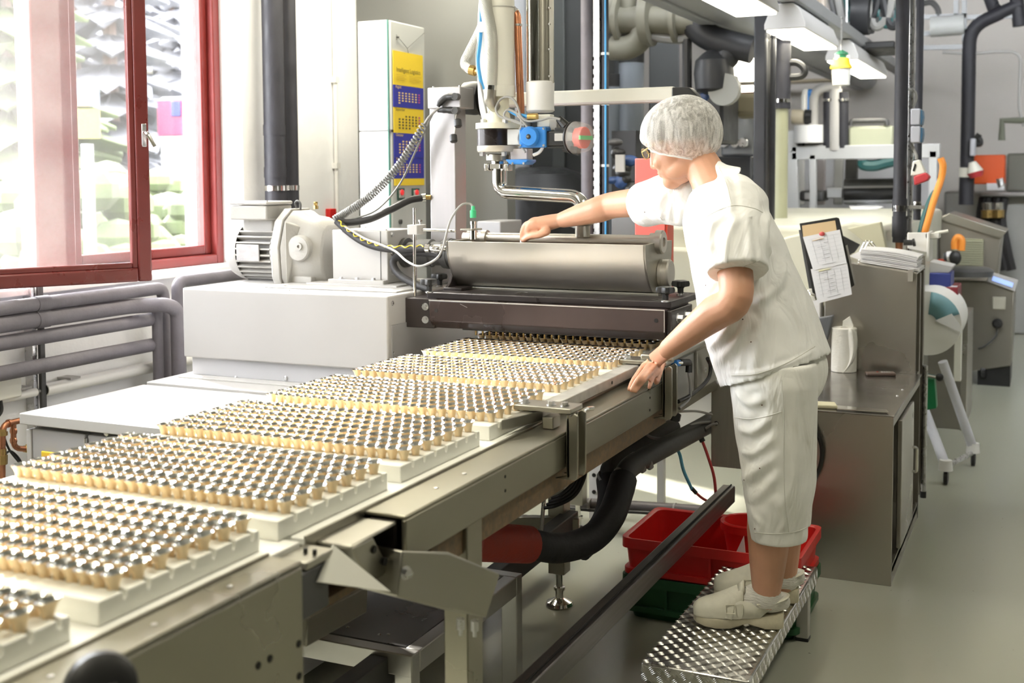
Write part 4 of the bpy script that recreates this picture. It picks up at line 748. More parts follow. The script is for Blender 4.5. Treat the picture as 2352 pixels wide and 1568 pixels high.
for x in (920, 954):
    q0, q1 = at(x-8, 460, X=XF+.001), at(x+8, 432, X=XF+.001); s1 = build('switch_frame', B(XF, XF+.006, q0.y, q1.y, q0.z, q1.z), mat('switch_green_frame', (.02, .07, .05), .5), t, .002); build('switch_plate', B(XF+.005, XF+.008, q0.y+.012, q1.y-.008, q0.z+.012, q1.z-.01), LGREY, s1, .001); cz_ = (q0.z*.35+q1.z*.65); build('red_button', MB().cyl((XF+.008, (q0.y+q1.y)/2, cz_), (XF+.014, (q0.y+q1.y)/2, cz_), .014, n=12), mat('button_red', (.75, .04, .05), .4, emit=(.8, .03, .03), es=.3), s1)
q = at(918, 509, X=XF); build('key_lock', MB().cyl((XF, q.y, q.z), (XF+.01, q.y, q.z), .012, n=12), DKGREY, t)
# calendar (a flat printed thing hanging on a string)
XK = XF+.006; cy_ = lambda x: at(x, 300, X=XK).y; cz2 = lambda y: at(940, y, X=XK).z
cal = thing('wall_calendar', 'yellow and blue four-month wall calendar hanging on the control cabinet', 'calendar', (XK, cy_(940), cz2(425))); ya, yb2 = cy_(905), cy_(973)
CYL = mat('calendar_yellow', (.80, .58, .03), .6); CBL = mat('calendar_blue', (.025, .03, .32), .6); INKY = mat('ink_yellow', (.75, .55, .25), .7); INKD = mat('ink_dark', (.10, .08, .03), .7); INKP = mat('ink_pink', (.45, .08, .25), .7)
rows = [(122, 199, CYL, None), (199, 249, CBL, INKY), (249, 307, CYL, INKD), (307, 362, CBL, INKY), (362, 410, CBL, INKY), (410, 426, CYL, None)]
for i, (y0, y1, m, ink) in enumerate(rows):
    z0, z1 = cz2(y1), cz2(y0); sh = build('sheet', B(XK-.003, XK+.001*(i % 2), ya, yb2, z0+.0008, z1), m, cal); X_ = XK+.0016
    if i == 0:
        textmesh('heading', 'Intelligent Logistics', (yb2-ya)*.105, (X_, ya+(yb2-ya)*.09, z0+(z1-z0)*.40), (0, 1, 0), (0, 0, 1), INKD, sh)
        for j in range(4):
            for a, b in ((.09, .42), (.52, .92)): build('text_line', B(X_, X_+.0003, ya+(yb2-ya)*a, ya+(yb2-ya)*(b-.06*(j % 2)), z0+(z1-z0)*(.30-.05*j), z0+(z1-z0)*(.30-.05*j)+.0022), mat('ink_faint', (.52, .37, .03), .7), sh)
    elif ink:
        textmesh('month_name', {1: 'August', 2: 'September', 3: 'Oktober', 4: 'November'}[i], (yb2-ya)*.07, (X_, ya+(yb2-ya)*.05, z1-(z1-z0)*.13), (0, 1, 0), (0, 0, 1), ink, sh)
        off, nd = {1: (0, 29), 2: (2, 30), 3: (1, 31), 4: (0, 30)}[i]
        lines = [[] for _ in range(6)]
        for d in range(nd): lines[(d+off)//7].append((d+off) % 7)
        for r, cols in enumerate(lines):
            for c_ in cols:
                w = (yb2-ya)/9.; y_ = ya+w*(1.6+c_); z_ = z1-(z1-z0)*(.34+.115*r)
                build('day_mark', B(X_, X_+.0003, y_-w*.25, y_+w*.25, z_-(z1-z0)*.032, z_+(z1-z0)*.032), INKP if c_ == 6 else ink, sh)
q = at(938, 115, X=XK); build('hanger', MB().tube([(XK, ya+(yb2-ya)*.5, cz2(122)), (XK, cy_(938), cz2(112)), at(910, 80, X=XK)], .0012, 6), DKGREY, cal); build('hanger', MB().tube([(XK, cy_(938), cz2(112)), at(975, 75, X=XK)], .0012, 6), DKGREY, cal); q = at(911, 85, X=XF); build('hook', MB().lathe(q, (1, 0, 0), [(.006, 0), (.006, .01), (.003, .014)], 8), DKGREY, cal)
# ================================================================ below the conveyor
ALU = mat('brushed_aluminium_frame', (.55, .54, .51), .38, .75, .08, 4)
# low frame at the bottom, dark plate in a light tube frame
t = thing('low_frame_table', 'low aluminium frame table with a dark steel plate top beneath the conveyor', 'frame table', (-1.53, 2.6, 0))
fx0, fx1, fy0, fy1, fz = -1.80, -1.375, 2.40, 3.05, .35
for nm, bb in (('front_rail', (fx0, fx1, fy0, fy0+.04, fz-.055, fz)), ('rear_rail', (fx0, fx1, fy1-.04, fy1, fz-.055, fz)), ('side_rail', (fx1-.04, fx1, fy0+.04, fy1-.04, fz-.055, fz)), ('side_rail', (fx0, fx0+.04, fy0+.04, fy1-.04, fz-.055, fz))): build(nm, B(*bb), ALU, t, .003)
build('plate', B(fx0+.02, fx1-.045, fy0+.05, fy1-.05, fz-.012, fz-.002), mat('dark_steel_plate', (.22, .215, .215), .3, .8, .12, 5), t, .001)
for x in (fx0, fx1-.05):
    for y in (fy0, fy1-.04): build('leg', B(x, x+.05, y, y+.04, 0, fz-.05), ALU, t, .003)
for x, y in ((-1.62, 2.5), (-1.52, 2.49), (-1.50, 2.5), (-1.66, 2.75)): build('rivet', MB().lathe((x, y, fz-.002), (0, 0, 1), [(.005, 0), (.003, .002)], 8), SCREW, t)
# base frame beams of the machine
t = thing('machine_base_frame', 'grey base frame beams and levelling feet standing under the conveyor', 'machine frame', (-1.5, 3.4, 0))
build('cross_beam', B(-1.80, -1.76, 1.60, 4.2, .26, .34), STEEL, t, .003); a, b = at(1140, 1365, Z=.20), at(1280, 1285, Z=.25)
build('long_beam', MB().bar((-1.46, 2.15, .30), (-1.50, 3.75, .30), .05, .075), DKGREY, t, .003); build('diagonal_rail', MB().bar(at(690, 1450, Y=1.95), at(830, 1375, Y=2.3), .03, .06), STEEL, t, .003)
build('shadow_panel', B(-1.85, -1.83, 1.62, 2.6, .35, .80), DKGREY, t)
for x, y, h in ((-1.536, 3.723, .62), (-1.79, 4.55, .70)):
    build('leg_tube', B(x-.03, x+.03, y-.03, y+.03, .12, h), STEEL, t, .003); build('foot', MB().lathe((x, y, 0), (0, 0, 1), [(.046, 0), (.05, .006), (.045, .016), (.02, .028), (.014, .03), (.014, .055), (.02, .057), (.02, .068), (.012, .07), (.012, .125)], 24), CHROME, t)
build('cross_tie', MB().bar((-1.79, 3.6, .30), (-1.46, 3.72, .30), .04, .05), STEEL, t, .003); build('rod', MB().cyl(at(1243, 1220, Y=3.45), at(1250, 1140, Y=3.45), .007, n=8), SCREW, t)
# perforated white strut and posts far under the belt
WST = mat('white_strut', (.74, .74, .74), .5)
q0, q1 = at(1353, 1135, Y=4.75), at(1386, 1060, Y=4.75)
t = thing('perforated_strut', 'white perforated angle post far below the conveyor', 'post', (q0.x, 4.75, 0)); build('angle', B(q0.x, q1.x, 4.75, 4.755, 0, .8), WST, t, .001); build('flange', B(q1.x, q1.x+.06, 4.75, 4.755, .0, .8), WST, t, .001)
for i in range(7): zz = .10+.075*i+.02; build('punched_hole', MB().cyl(((q0.x+q1.x)/2-.01, 4.749, zz), ((q0.x+q1.x)/2-.01, 4.7465, zz), .009, n=12), HOLE, t)
t = thing('low_white_wall', 'low white equipment base seen far below the conveyor', 'equipment base', (-1.5, 6.6, 0)); build('base', B(-2.6, -.93, 6.6, 7.1, 0, .46), WST, t, .01); build('ledge', B(-2.6, -.93, 6.52, 6.6, .30, .36), LGREY, t, .004); build('grey_back', B(-2.6, -.95, 6.75, 6.8, .46, .86), mat('mid_grey_panel', (.36, .36, .36), .5, 0, .1, 3), t)
# big black insulated hoses with a red sleeve
t = thing('insulated_hose', 'thick black insulated hose sweeping up from the red sleeve below the conveyor', 'hose', at(1215, 1250, Y=2.95))
h1 = [at(1100, 1245, Y=2.78), at(1150, 1247, Y=2.86), at(1215, 1250, Y=2.95), at(1290, 1258, Y=3.10), at(1360, 1235, Y=3.22), at(1403, 1185, Y=3.30), at(1425, 1125, Y=3.38), at(1432, 1100, Y=3.42)]
build('hose', MB().tube(spline(h1, 8), .043, 18), RUBBER, t); build('upper_hose', MB().tube(spline([at(1432, 1104, Y=3.42), at(1440, 1080, Y=3.46), at(1465, 1060, Y=3.55), at(1520, 1030, Y=3.72), at(1600, 988, Y=4.0), at(1640, 965, Y=4.15)], 8), .034, 16), mat('dark_grey_hose', (.075, .075, .075), .55, 0, .25, 30, .1, 80), t)
build('red_sleeve', MB().cyl(at(1080, 1243, Y=2.74), at(1214, 1250, Y=2.95), .052, n=22), mat('red_tape_sleeve', (.42, .055, .035), .6, 0, .12, 30, .2, 90), t)
for p, r in (((1433, 1103, 3.42), .045), ((1482, 1055, 3.60), .037), ((1465, 1062, 3.55), .037)): q = at(p[0], p[1], Y=p[2]); build('tie_band', MB().tube([q+V(-.004, -.004, -.003), q+V(.004, .004, .003)], r, 16), GCABLE, t)
t = thing('insulated_hose', 'second black insulated hose, left of the pair rising behind the conveyor', 'hose', at(1390, 1150, Y=3.5)); build('hose', MB().tube(spline([at(1330, 1262, Y=3.32), at(1380, 1210, Y=3.42), at(1400, 1150, Y=3.5), at(1397, 1100, Y=3.56)], 8), .040, 16), RUBBER, t); build('upper_hose', MB().tube(spline([at(1397, 1106, Y=3.55), at(1402, 1075, Y=3.6), at(1430, 1048, Y=3.7), at(1480, 1018, Y=3.85), at(1545, 980, Y=4.1)], 8), .031, 16), MT['dark_grey_hose'], t)
for p in ((1397, 1103, 3.555), (1440, 1044, 3.74)): q = at(*p[:2], Y=p[2]); build('tie_band', MB().tube([q+V(-.003, 0, -.004), q+V(.003, 0, .004)], .042 if p[2] < 3.6 else .034, 16), GCABLE, t)
t = thing('cable_duct', 'grey-brown plastic cable tube lying across the bright floor', 'conduit', at(1310, 1155, Z=.12)); build('tube', MB().tube(spline([at(1290, 1130, Y=4.7), at(1305, 1148, Y=4.66), at(1340, 1156, Y=4.62), at(1450, 1163, Y=4.6), at(1640, 1176, Y=4.6)], 8), .025, 14), mat('brown_grey_tube', (.13, .115, .115), .4), t); build('cable', MB().tube(spline([at(1280, 1120, Y=4.7), at(1300, 1160, Y=4.6), at(1340, 1170, Y=4.58), at(1480, 1177, Y=4.56), at(1640, 1188, Y=4.56)], 8), .007, 8), BLKP, t)
for x in (1355, 1550): q = at(x, 1160+(x-1355)*.05, Y=4.6); build('cable_tie', MB().tube([q-V(.004, 0, 0), q+V(.004, 0, 0)], .028, 14), GCABLE, t)
t = thing('black_cable_loops', 'loops of black cable hanging under the conveyor rail', 'cable', at(1300, 1120, Y=3.3))
for i in range(4): build('loop', MB().tube(spline([at(1250+6*i, 1166-7*i, Y=3.2), at(1280+4*i, 1160-9*i, Y=3.2), at(1322-2*i, 1135-9*i, Y=3.22), at(1345-9*i, 1085, Y=3.25), at(1335-9*i, 1050, Y=3.28)]), .0055, 8), RUBBER, t)
t = thing('blue_air_hose', 'bright blue air hose dangling below the conveyor', 'hose', at(1590, 1100, Y=4.0)); build('hose', MB().tube(spline([at(1542, 1018, Y=3.9), at(1560, 1040, Y=3.9), at(1570, 1080, Y=3.92), at(1590, 1125, Y=3.95)]), .006, 8), mat('pale_blue_hose', (.12, .45, .66), .35), t); build('connector', MB().cyl(at(1588, 1120, Y=3.95), at(1600, 1133, Y=3.95), .0075, n=8), BLKP, t); build('red_end', MB().tube(spline([at(1600, 1133, Y=3.95), at(1615, 1145, Y=3.95), at(1640, 1158, Y=3.96)]), .005, 8), mat('red_cable', (.45, .05, .05), .45), t)
t = thing('red_sensor_cable', 'dark red cable with a black plug hanging beside the steel panel', 'cable', at(1620, 1060, Y=4.0)); build('cable', MB().tube(spline([at(1613, 1012, Y=4.0), at(1625, 1045, Y=4.0), at(1640, 1095, Y=4.0), at(1645, 1150, Y=4.0)]), .0055, 8), MT['red_cable'], t); build('plug', MB().tube(fillet([at(1622, 985, Y=4.0), at(1604, 992, Y=4.0), at(1614, 1014, Y=4.0)], .012), .0105, 10), BLKP, t)
t = thing('grey_loop_cable', 'grey cable curving below the conveyor to the hole in the steel panel', 'cable', at(1500, 1000, Y=3.85)); build('cable', MB().tube(spline([at(1470, 985, Y=3.75), at(1500, 1005, Y=3.8), at(1550, 1003, Y=3.88), at(1590, 975, Y=3.95), at(1640, 968, Y=4.05)]), .005, 8), MT['dark_grey_cable'], t); build('cable', MB().tube(spline([at(1555, 945, Y=3.6), at(1600, 944, Y=3.8), at(1635, 952, Y=4.0)]), .004, 8), GCABLE, t); build('cable', MB().tube(spline([at(1618, 985, Y=4.0), at(1635, 975, Y=4.0), at(1648, 972, Y=4.0)]), .0045, 8), GCABLE, t)
# hanging steel panel and drive section right of the guide bracket
t = thing('hanging_steel_panel', 'plain brushed steel panel hanging beside the white trousers', 'panel', at(1660, 1070, Y=4.02)); a, b = at(1633, 1070, Y=4.02), at(1720, 895, Y=4.02); build('panel', B(a.x, b.x, 4.02, 4.03, a.z, b.z+.01), mat('dull_steel', (.40, .385, .34), .45, .7, .1, 4, stretch=(20, 20, 1)), t, .001); build('cable_hole', MB().cyl(at(1645, 972, Y=4.018), at(1645, 972, Y=4.0165), .008, n=12), HOLE, t)
t = thing('drive_section', 'steel drive section of the conveyor with a bolted side plate behind the hand', 'conveyor drive', (-1.05, 3.8, .75)); build('side_body', B(-1.11, -1.04, 3.42, 4.6, .80, .93), mat('grey_drive_body', (.42, .415, .40), .4, .6, .08, 4), t, .003); build('lower_rail', B(-1.10, -1.05, 3.40, 4.6, .755, .79), STEELX, t, .002)
p0, p1 = at(1598, 880, X=-1.035), at(1652, 822, X=-1.035); pl = build('bolted_plate', B(-1.04, -1.03, p0.y, p1.y+.05, .80, .935), STEEL, t, .002)
for x, y in ((1618, 849), (1645, 850), (1619, 875), (1645, 876)): q = at(x, y, X=-1.03); build('cap_screw', MB().lathe(q, (1, 0, 0), [(.009, 0), (.009, .005), (.005, .005), (.005, .002)], 14), SCREW, pl)
q = at(1631, 862, X=-1.03); build('centre_hole', MB().cyl(q, q+V(.001, 0, 0), .008, n=12), HOLE, pl); a, b = at(1550, 816, X=-1.0), at(1635, 806, X=-1.0); build('top_bar', B(-1.10, -1.0, a.y-.02, b.y+.1, .955, .972), STEEL, t, .004)
build('sensor_plug', MB().tube(fillet([at(1560, 832, X=-1.015), at(1583, 832, X=-1.01), at(1582, 855, X=-1.01)], .012), .011, 10), BLKP, t); build('blue_sensor', MB().cyl(at(1549, 834, X=-1.015), at(1558, 833, X=-1.015), .011, n=12), BLUE, t); build('sensor_lead', MB().tube(spline([at(1582, 855, X=-1.01), at(1586, 885, X=-1.01), at(1583, 915, X=-1.01), at(1560, 938, X=-1.02)]), .005, 8), GCABLE, t); build('black_lead', MB().tube(spline([at(1625, 823, X=-1.01), at(1632, 842, X=-1.01), at(1625, 872, X=-1.01), at(1590, 905, X=-1.01), at(1558, 922, X=-1.02)]), .0065, 8), BLKP, t)
build('grip_wheel', MB().lathe(at(1550, 957, X=-1.03), (.2, 0, 1), [(.012, -.012), (.018, -.01), (.018, .01), (.012, .012)], 9), BLKP, t)
# the long sloping steel bar
t = thing('long_steel_bar', 'long dark steel bar running low across the floor between conveyor and step', 'bar', (-1.0, 3.0, .35))
def db(x, y): return at(x, y, X=-1.02)
build('bar', MB().bar((-1.03, 2.1, .365), (-1.03, 4.10, .36), .045, .06), mat('dark_bar_steel', (.165, .155, .155), .36, .8, .12, 5, .03, 30, (20, 1, 20)), t, .004); build('groove', MB().bar((-1.022, 2.1, .3975), (-1.022, 4.10, .3925), .004, .003), HOLE, t)
# ---- crates and bucket
def crate(z0, m, lab):
    t = thing('stacking_crate', lab, 'crate', (-1.08, 3.95, z0), 'stacked crates under the machine'); x0, x1, y0, y1 = -1.305, -.70, 3.705, 4.11; h = .15; mb = MB()
    def rr(k, z, r=.03): return [(cx+math.cos(a)*r, cy+math.sin(a)*r, z) for cx, cy, a0 in ((x1-k-r, y1-k-r, 0), (x0+k+r, y1-k-r, 90), (x0+k+r, y0+k+r, 180), (x1-k-r, y0+k+r, 270)) for a in [math.radians(a0+i*22.5) for i in range(5)]]
    mb.loft([rr(.030, z0), rr(.024, z0+.025), rr(.006, z0+.026), rr(.006, z0+.045), rr(.018, z0+.046), rr(.012, z0+h-.035), rr(0, z0+h-.034), rr(0, z0+h), rr(.006, z0+h), rr(.016, z0+h-.004), rr(.032, z0+.012)]); build('body', mb, m, t)
    for yy in (3.83, 3.96): build('rib', MB().box(x0+.004, x0+.012, yy, yy+.008, z0+.046, z0+h-.034), m, t)
    for xx in (-1.15, -1.0, -.85): build('rib', MB().box(xx, xx+.008, y0+.004, y0+.012, z0+.046, z0+h-.034), m, t)
crate(0, GREEN, 'dark green plastic crate under the red crate'); crate(.128, RED, 'shallow red plastic crate stacked on the green crate')
t = thing('red_bucket', 'red plastic bucket standing in the red crate behind the trousers', 'bucket', (-.93, 3.99, .15)); bc = at(1705, 1180, Y=4.0); k = .075
bc = V(at(1716, 1180, Y=4.0).x, 4.0, at(1705, 1192, Y=4.0).z); bh = bc.z-.15
build('bucket', MB().lathe((bc.x, bc.y, .15), (0, 0, 1), [(.04, 0), (.062, .003), (.082, bh-.03), (.092, bh-.03), (.092, bh-.004), (.086, bh), (.078, bh-.002), (.076, bh-.03), (.058, .012), (.002, .012)], 30), RED, t); build('liner', MB().prism([at(x, y, Y=3.9) for x, y in ((1684, 1282), (1708, 1231), (1713, 1285))], (0, .006, 0)), WPLAS, t)
# ---- checker-plate step
t = thing('checker_plate_step', 'aluminium checker-plate step stool the woman stands on', 'step stool', (-.815, 3.36, 0)); sx0, sx1, sy0, sy1, sz = -.958, -.668, 2.882, 3.842, .22
DIA = mat('checker_aluminium', (.60, .59, .56), .24, 1., .10, 9, .03, 60); build('tread', B(sx0, sx1, sy0, sy1, sz-.052, sz), DIA, t, .007, seg=3)
tm_ = MB(); rg = random.Random(3)
def bars(mb, o, ux, uy, un, W_, L_, p=.030):
    i = 0; v = .012
    while v < L_-.008:
        u_ = .010; j = 0
        while u_ < W_-.006:
            s_ = 1 if (i+j) % 2 == 0 else -1; d = (ux*.83+uy*.56*s_).normalized(); e = (ux*-.56*s_+uy*.83) if False else d.cross(un)
            for k in range(5):
                c = o+ux*u_+uy*v+e*(k-2)*.0044
                cu, cv = (c-o).dot(ux), (c-o).dot(uy)
                if .004 < cu < W_-.004 and .004 < cv < L_-.004:
                    w1 = .0011; l1 = .0088; h = .0011; b0 = len(mb.v)
                    mb.add([c-d*l1-e*0, c-e*w1, c+d*l1, c+e*w1, c-d*l1*.6+un*h*.8, c+un*h, c+d*l1*.6+un*h*.8], [(0, 1, 5, 4), (1, 2, 6, 5), (2, 3, 5, 6), (3, 0, 4, 5)])
            u_ += p*.72; j += 1
        v += p*.72; i += 1
bars(tm_, V(sx0, sy0, sz), V(1, 0, 0), V(0, 1, 0), V(0, 0, 1), sx1-sx0, sy1-sy0); bars(tm_, V(sx0, sy0, sz-.05), V(1, 0, 0), V(0, 0, 1), V(0, -1, 0), sx1-sx0, .05); bars(tm_, V(sx1, sy0, sz-.05), V(0, 1, 0), V(0, 0, 1), V(1, 0, 0), sy1-sy0, .05)
o = build('tread_pattern', tm_, DIA, t, smooth=0); o['kind'] = 'stuff'
for x in (sx0+.012, sx1-.052):
    for y in (sy0+.03, sy1-.10): lg = build('leg', B(x, x+.04, y, y+.04, .008, sz-.05), ALU, t, .003); build('foot_cap', B(x-.001, x+.041, y-.001, y+.041, 0, .012), BLKP, lg, .002)
# ================================================================ right side: cabinets, machines, pipes
SST = mat('cabinet_stainless', (.50, .475, .43), .30, .92, .025, 2.2)
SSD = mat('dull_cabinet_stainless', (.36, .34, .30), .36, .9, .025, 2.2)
cx0, cx1, cy0, cy1, cz = -1.0, -.50, 4.384, 5.335, .63
t = thing('low_steel_cabinet', 'low stainless cabinet right of the woman with an open right side', 'cabinet', (-.75, 4.76, 0))
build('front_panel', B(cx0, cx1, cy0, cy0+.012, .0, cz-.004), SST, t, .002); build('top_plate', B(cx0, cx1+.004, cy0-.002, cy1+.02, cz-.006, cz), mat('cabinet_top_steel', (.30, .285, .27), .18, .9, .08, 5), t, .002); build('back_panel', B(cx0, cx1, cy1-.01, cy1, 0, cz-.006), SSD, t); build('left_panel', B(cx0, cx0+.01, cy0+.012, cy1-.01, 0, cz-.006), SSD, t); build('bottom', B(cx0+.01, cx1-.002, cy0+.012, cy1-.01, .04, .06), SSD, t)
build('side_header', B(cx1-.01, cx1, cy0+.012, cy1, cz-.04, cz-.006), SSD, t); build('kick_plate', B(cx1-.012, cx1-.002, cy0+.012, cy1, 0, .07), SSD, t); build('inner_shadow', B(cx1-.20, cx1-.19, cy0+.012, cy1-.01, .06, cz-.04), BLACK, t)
dr = build('side_door', B(cx1-.006, cx1+.012, 4.56, 4.98, .09, cz-.05), SST, t, .003); build('pull_handle', MB().tube(fillet([(cx1+.012, 4.93, .40), (cx1+.03, 4.93, .40), (cx1+.03, 4.93, .30), (cx1+.012, 4.93, .30)], .012), .006, 8), CHROME, dr)
for p in ((2073, 895), (2061, 909)): q = at(*p, Z=cz); build('rivet', MB().lathe(q, (0, 0, 1), [(.006, 0), (.003, .003)], 8), SCREW, t)
# tall cabinet behind it
t = thing('tall_steel_cabinet', 'tall stainless cabinet with paper stacks on its sloping top', 'cabinet', (-.7, 5.5, 0)); a, b = at(1895, 600, Y=5.36), at(2106, 628, Y=5.36); zl = at(1960, 596, Y=5.36).z; zr = b.z; xq = at(1955, 600, Y=5.36).x
mb = MB(); mb.prism([(a.x, 5.36, .0), (b.x, 5.36, .0), (b.x, 5.36, zr), (a.x, 5.36, zl)], (0, .012, 0)); build('front_panel', mb, SST, t, .002)
mb = MB(); mb.prism([(a.x, 5.372, zl-.004), (b.x, 5.372, zr-.004), (b.x, 5.372, zr+.004), (a.x, 5.372, zl+.004)], (0, .34, 0)); build('top_shelf', mb, SST, t, .002); xs = b.x
for yy in (5.52, 5.68): build('side_post', B(xs-.025, xs, yy, yy+.035, 0.02 if yy > 5.4 else .35, zr-.01), SSD, t, .002)
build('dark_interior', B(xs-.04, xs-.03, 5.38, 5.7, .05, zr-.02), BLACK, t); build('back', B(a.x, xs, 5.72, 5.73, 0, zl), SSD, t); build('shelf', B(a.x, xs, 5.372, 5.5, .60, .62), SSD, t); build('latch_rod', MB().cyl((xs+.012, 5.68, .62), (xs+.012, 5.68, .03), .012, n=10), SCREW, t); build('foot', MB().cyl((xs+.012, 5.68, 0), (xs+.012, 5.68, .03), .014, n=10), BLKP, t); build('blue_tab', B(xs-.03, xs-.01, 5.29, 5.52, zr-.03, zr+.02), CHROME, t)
# ring binder papers
c = at(2045, 600, Y=5.46); zz = .5*(zl+zr)
t = thing('open_ring_binder', 'open ring binder with thick stacked white sheets on the tall cabinet', 'binder', c); sl = (zr-zl)/(b.x-a.x)
for i in range(9):
    x0_, x1_ = at(1978+random.uniform(-3, 3), 600, Y=5.42).x, at(2112+random.uniform(-8, 3), 600, Y=5.42).x; P = []
    for k in range(8):
        f = k/7; x = x0_+(x1_-x0_)*f; z = zl+(x-a.x)*sl+.008+i*.0065+.012*math.sin(f*2.6)*(i/9); P.append((x, z))
    mb = MB(); mb.prism([(x, 5.385+.004*(i % 3), z) for x, z in P]+[(x, 5.385+.004*(i % 3), z+.0055) for x, z in reversed(P)], (0, .22, 0)); build('page_block', mb, PAPER, t, smooth=0)
for x in (1985, 1993): q = at(x, 575, Y=5.46); build('binder_ring', MB().tube(spline([at(x-12, 598, Y=5.46), at(x-8, 575, Y=5.46), at(x+4, 554, Y=5.46), at(x+18, 566, Y=5.46)]), .004, 8), CHROME, t)
mb = MB(); mb.prism([at(x, y, Y=5.54) for x, y in ((1933, 540), (1975, 562), (1962, 580), (1945, 588))], (0, .015, 0)); build('binder_cover', mb, BLKP, t, .002); mb = MB(); mb.prism([at(x, y, Y=5.42) for x, y in ((1950, 588), (1985, 572), (1990, 592), (1975, 597))], (0, .01, 0)); build('loose_sheet', mb, PAPER, t)
# clipboard with forms
t = thing('clipboard_stand', 'black document holder with two printed forms leaning by the cabinet', 'document holder', at(1880, 690, Y=4.95)); YD = 4.95
def quad(pts, dy, d=.004): return MB().prism([at(x, y, Y=YD+dy) for x, y in pts], (0, d, 0))
build('frame', quad(((1836, 513), (1921, 499), (1927, 501), (1962, 655), (1955, 660), (1872, 676), (1866, 672)), .0, .008), BLKP, t, .002); build('back_card', quad(((1842, 518), (1918, 506), (1922, 530), (1845, 545)), -.002, .002), mat('manila_card', (.68, .50, .28), .7), t)
build('rear_frames', quad(((1834, 528), (1846, 526), (1880, 682), (1862, 684)), .03, .06), DKGREY, t, .002); build('grey_tab', quad(((1940, 565), (1946, 562), (1966, 652), (1958, 656)), .012, .004), LGREY, t); build('wire_foot', MB().tube(spline([at(1856, 668, Y=YD+.02), at(1862, 676, Y=YD), at(1872, 680, Y=YD)]), .004, 8), CHROME, t); build('foot_block', quad(((1855, 664), (1866, 663), (1874, 690), (1862, 690)), .01, .05), CREAM, t, .002)
def form(pts, dy, hl, col):
    f = build('printed_form', quad(pts, dy, .0008), PAPER, t); A_, B_, C_, D_ = [at(x, y, Y=YD+dy-.0006) for x, y in pts]; ink = mat('ink_grey', (.36, .36, .38), .8)
    def uv(u, v): return (A_*(1-u)+B_*u)*(1-v)+(D_*(1-u)+C_*u)*v
    for v in (.12, .22, .33, .45, .56, .67, .78): build('rule_line', MB().bar(uv(.12, v), uv(.95, v-.01), .0003, .0007, up=(0, 1, 0)), ink, f)
    for u in (.2, .42, .62, .8): build('rule_line', MB().bar(uv(u, .1), uv(u, .85), .0003, .0007, up=(0, 1, 0)), ink, f)
    for u, v, w in ((.25, .17, .2), (.5, .28, .14), (.3, .38, .25), (.45, .5, .15), (.4, .61, .2), (.35, .72, .22), (.3, .9, .4)): build('text_line', MB().bar(uv(u, v), uv(u+w, v-.005), .0004, .003, up=(0, 1, 0)), mat('ink_black', (.10, .10, .11), .8), f)
    build('highlight', MB().bar(uv(.22, hl), uv(.52, hl-.02), .0005, .008, up=(0, 1, 0)), mat('hl_'+col, {'o': (.80, .45, .04), 'y': (.80, .72, .05), 'b': (.10, .35, .42)}[col], .8), f)
form(((1862, 618), (1946, 604), (1957, 676), (1878, 697)), -.006, .10, 'y'); form(((1844, 544), (1929, 527), (1945, 604), (1868, 621)), -.009, .17, 'o')
build('mount_arm', MB().tube([at(1905, 600, Y=YD+.012), at(1925, 640, Y=5.37)], .006, 8), SCREW, t); build('red_clip', MB().ell(at(1888, 537, Y=YD-.012), .012, .006, .009, 10, 6), mat('clip_red', (.65, .10, .10), .4), t)
# paper towel roll, remote, spatula
q = at(1938, 852, Z=cz); rt = at(1938, 752, Y=q.y).z; k = (at(1967, 800, Y=q.y)-at(1909, 800, Y=q.y)).length/2
t = thing('paper_towel_roll', 'white paper towel roll standing on the low steel cabinet', 'paper roll', q); TOW = mat('paper_towel', (.80, .79, .73), .9, 0, .03, 30, .25, 120); build('roll', MB().lathe(q, (0, 0, 1), [(.02, 0), (k, .002), (k, rt-q.z-.002), (k-.003, rt-q.z), (.018, rt-q.z), (.018, rt-q.z-.03)], 30), TOW, t); build('core', MB().cyl(q+V(0, 0, rt-q.z-.02), q+V(0, 0, rt-q.z-.001), .017, n=16), mat('cardboard', (.42, .33, .22), .8), t)
Yt = q.y-k*1.02; mb = MB(); R0 = [(1945, 752), (1952, 800), (1948, 838), (1930, 857)]; R1 = [(1968, 758), (1972, 790), (1964, 828), (1940, 858)]
mb.grid([[at(x, y, Y=Yt+.012*i) for i, (x, y) in enumerate(R0)], [at((a[0]+b2[0])/2, (a[1]+b2[1])/2, Y=Yt-.012) for a, b2 in zip(R0, R1)], [at(x, y, Y=Yt+.02) for x, y in R1]]); build('loose_flap', mb, TOW, t, mods=(('SUBSURF', dict(levels=2, render_levels=2)), ('SOLIDIFY', dict(thickness=.0015))))
mb = MB(); mb.prism([at(x, y, Y=q.y-.01) for x, y in ((1934, 755), (1936, 738), (1952, 727), (1960, 748), (1955, 757))], (0, .004, .002)); build('torn_tip', mb, TOW, t)
q = at(2022, 862, Z=cz); t = thing('remote_control', 'small dark brown remote control lying on the low cabinet', 'remote control', q); build('case', MB().obox(q+V(0, 0, .008), V(.058, .02, 0), V(-.008, .022, 0), V(0, 0, .007)), mat('remote_brown', (.12, .085, .07), .4), t, .004)
for i in range(4):
    for j in range(2): build('key', MB().obox(q+V(.012, .0, .016)+V(.010, .0035, 0)*(i-.5)+V(-.003, .009, 0)*(j-.5), V(.003, .001, 0), V(-.0008, .003, 0), V(0, 0, .0012)), LGREY, t)
build('red_key', MB().ell(q+V(-.012, -.004, .016), .004, .004, .002, 8, 5), RED, t)
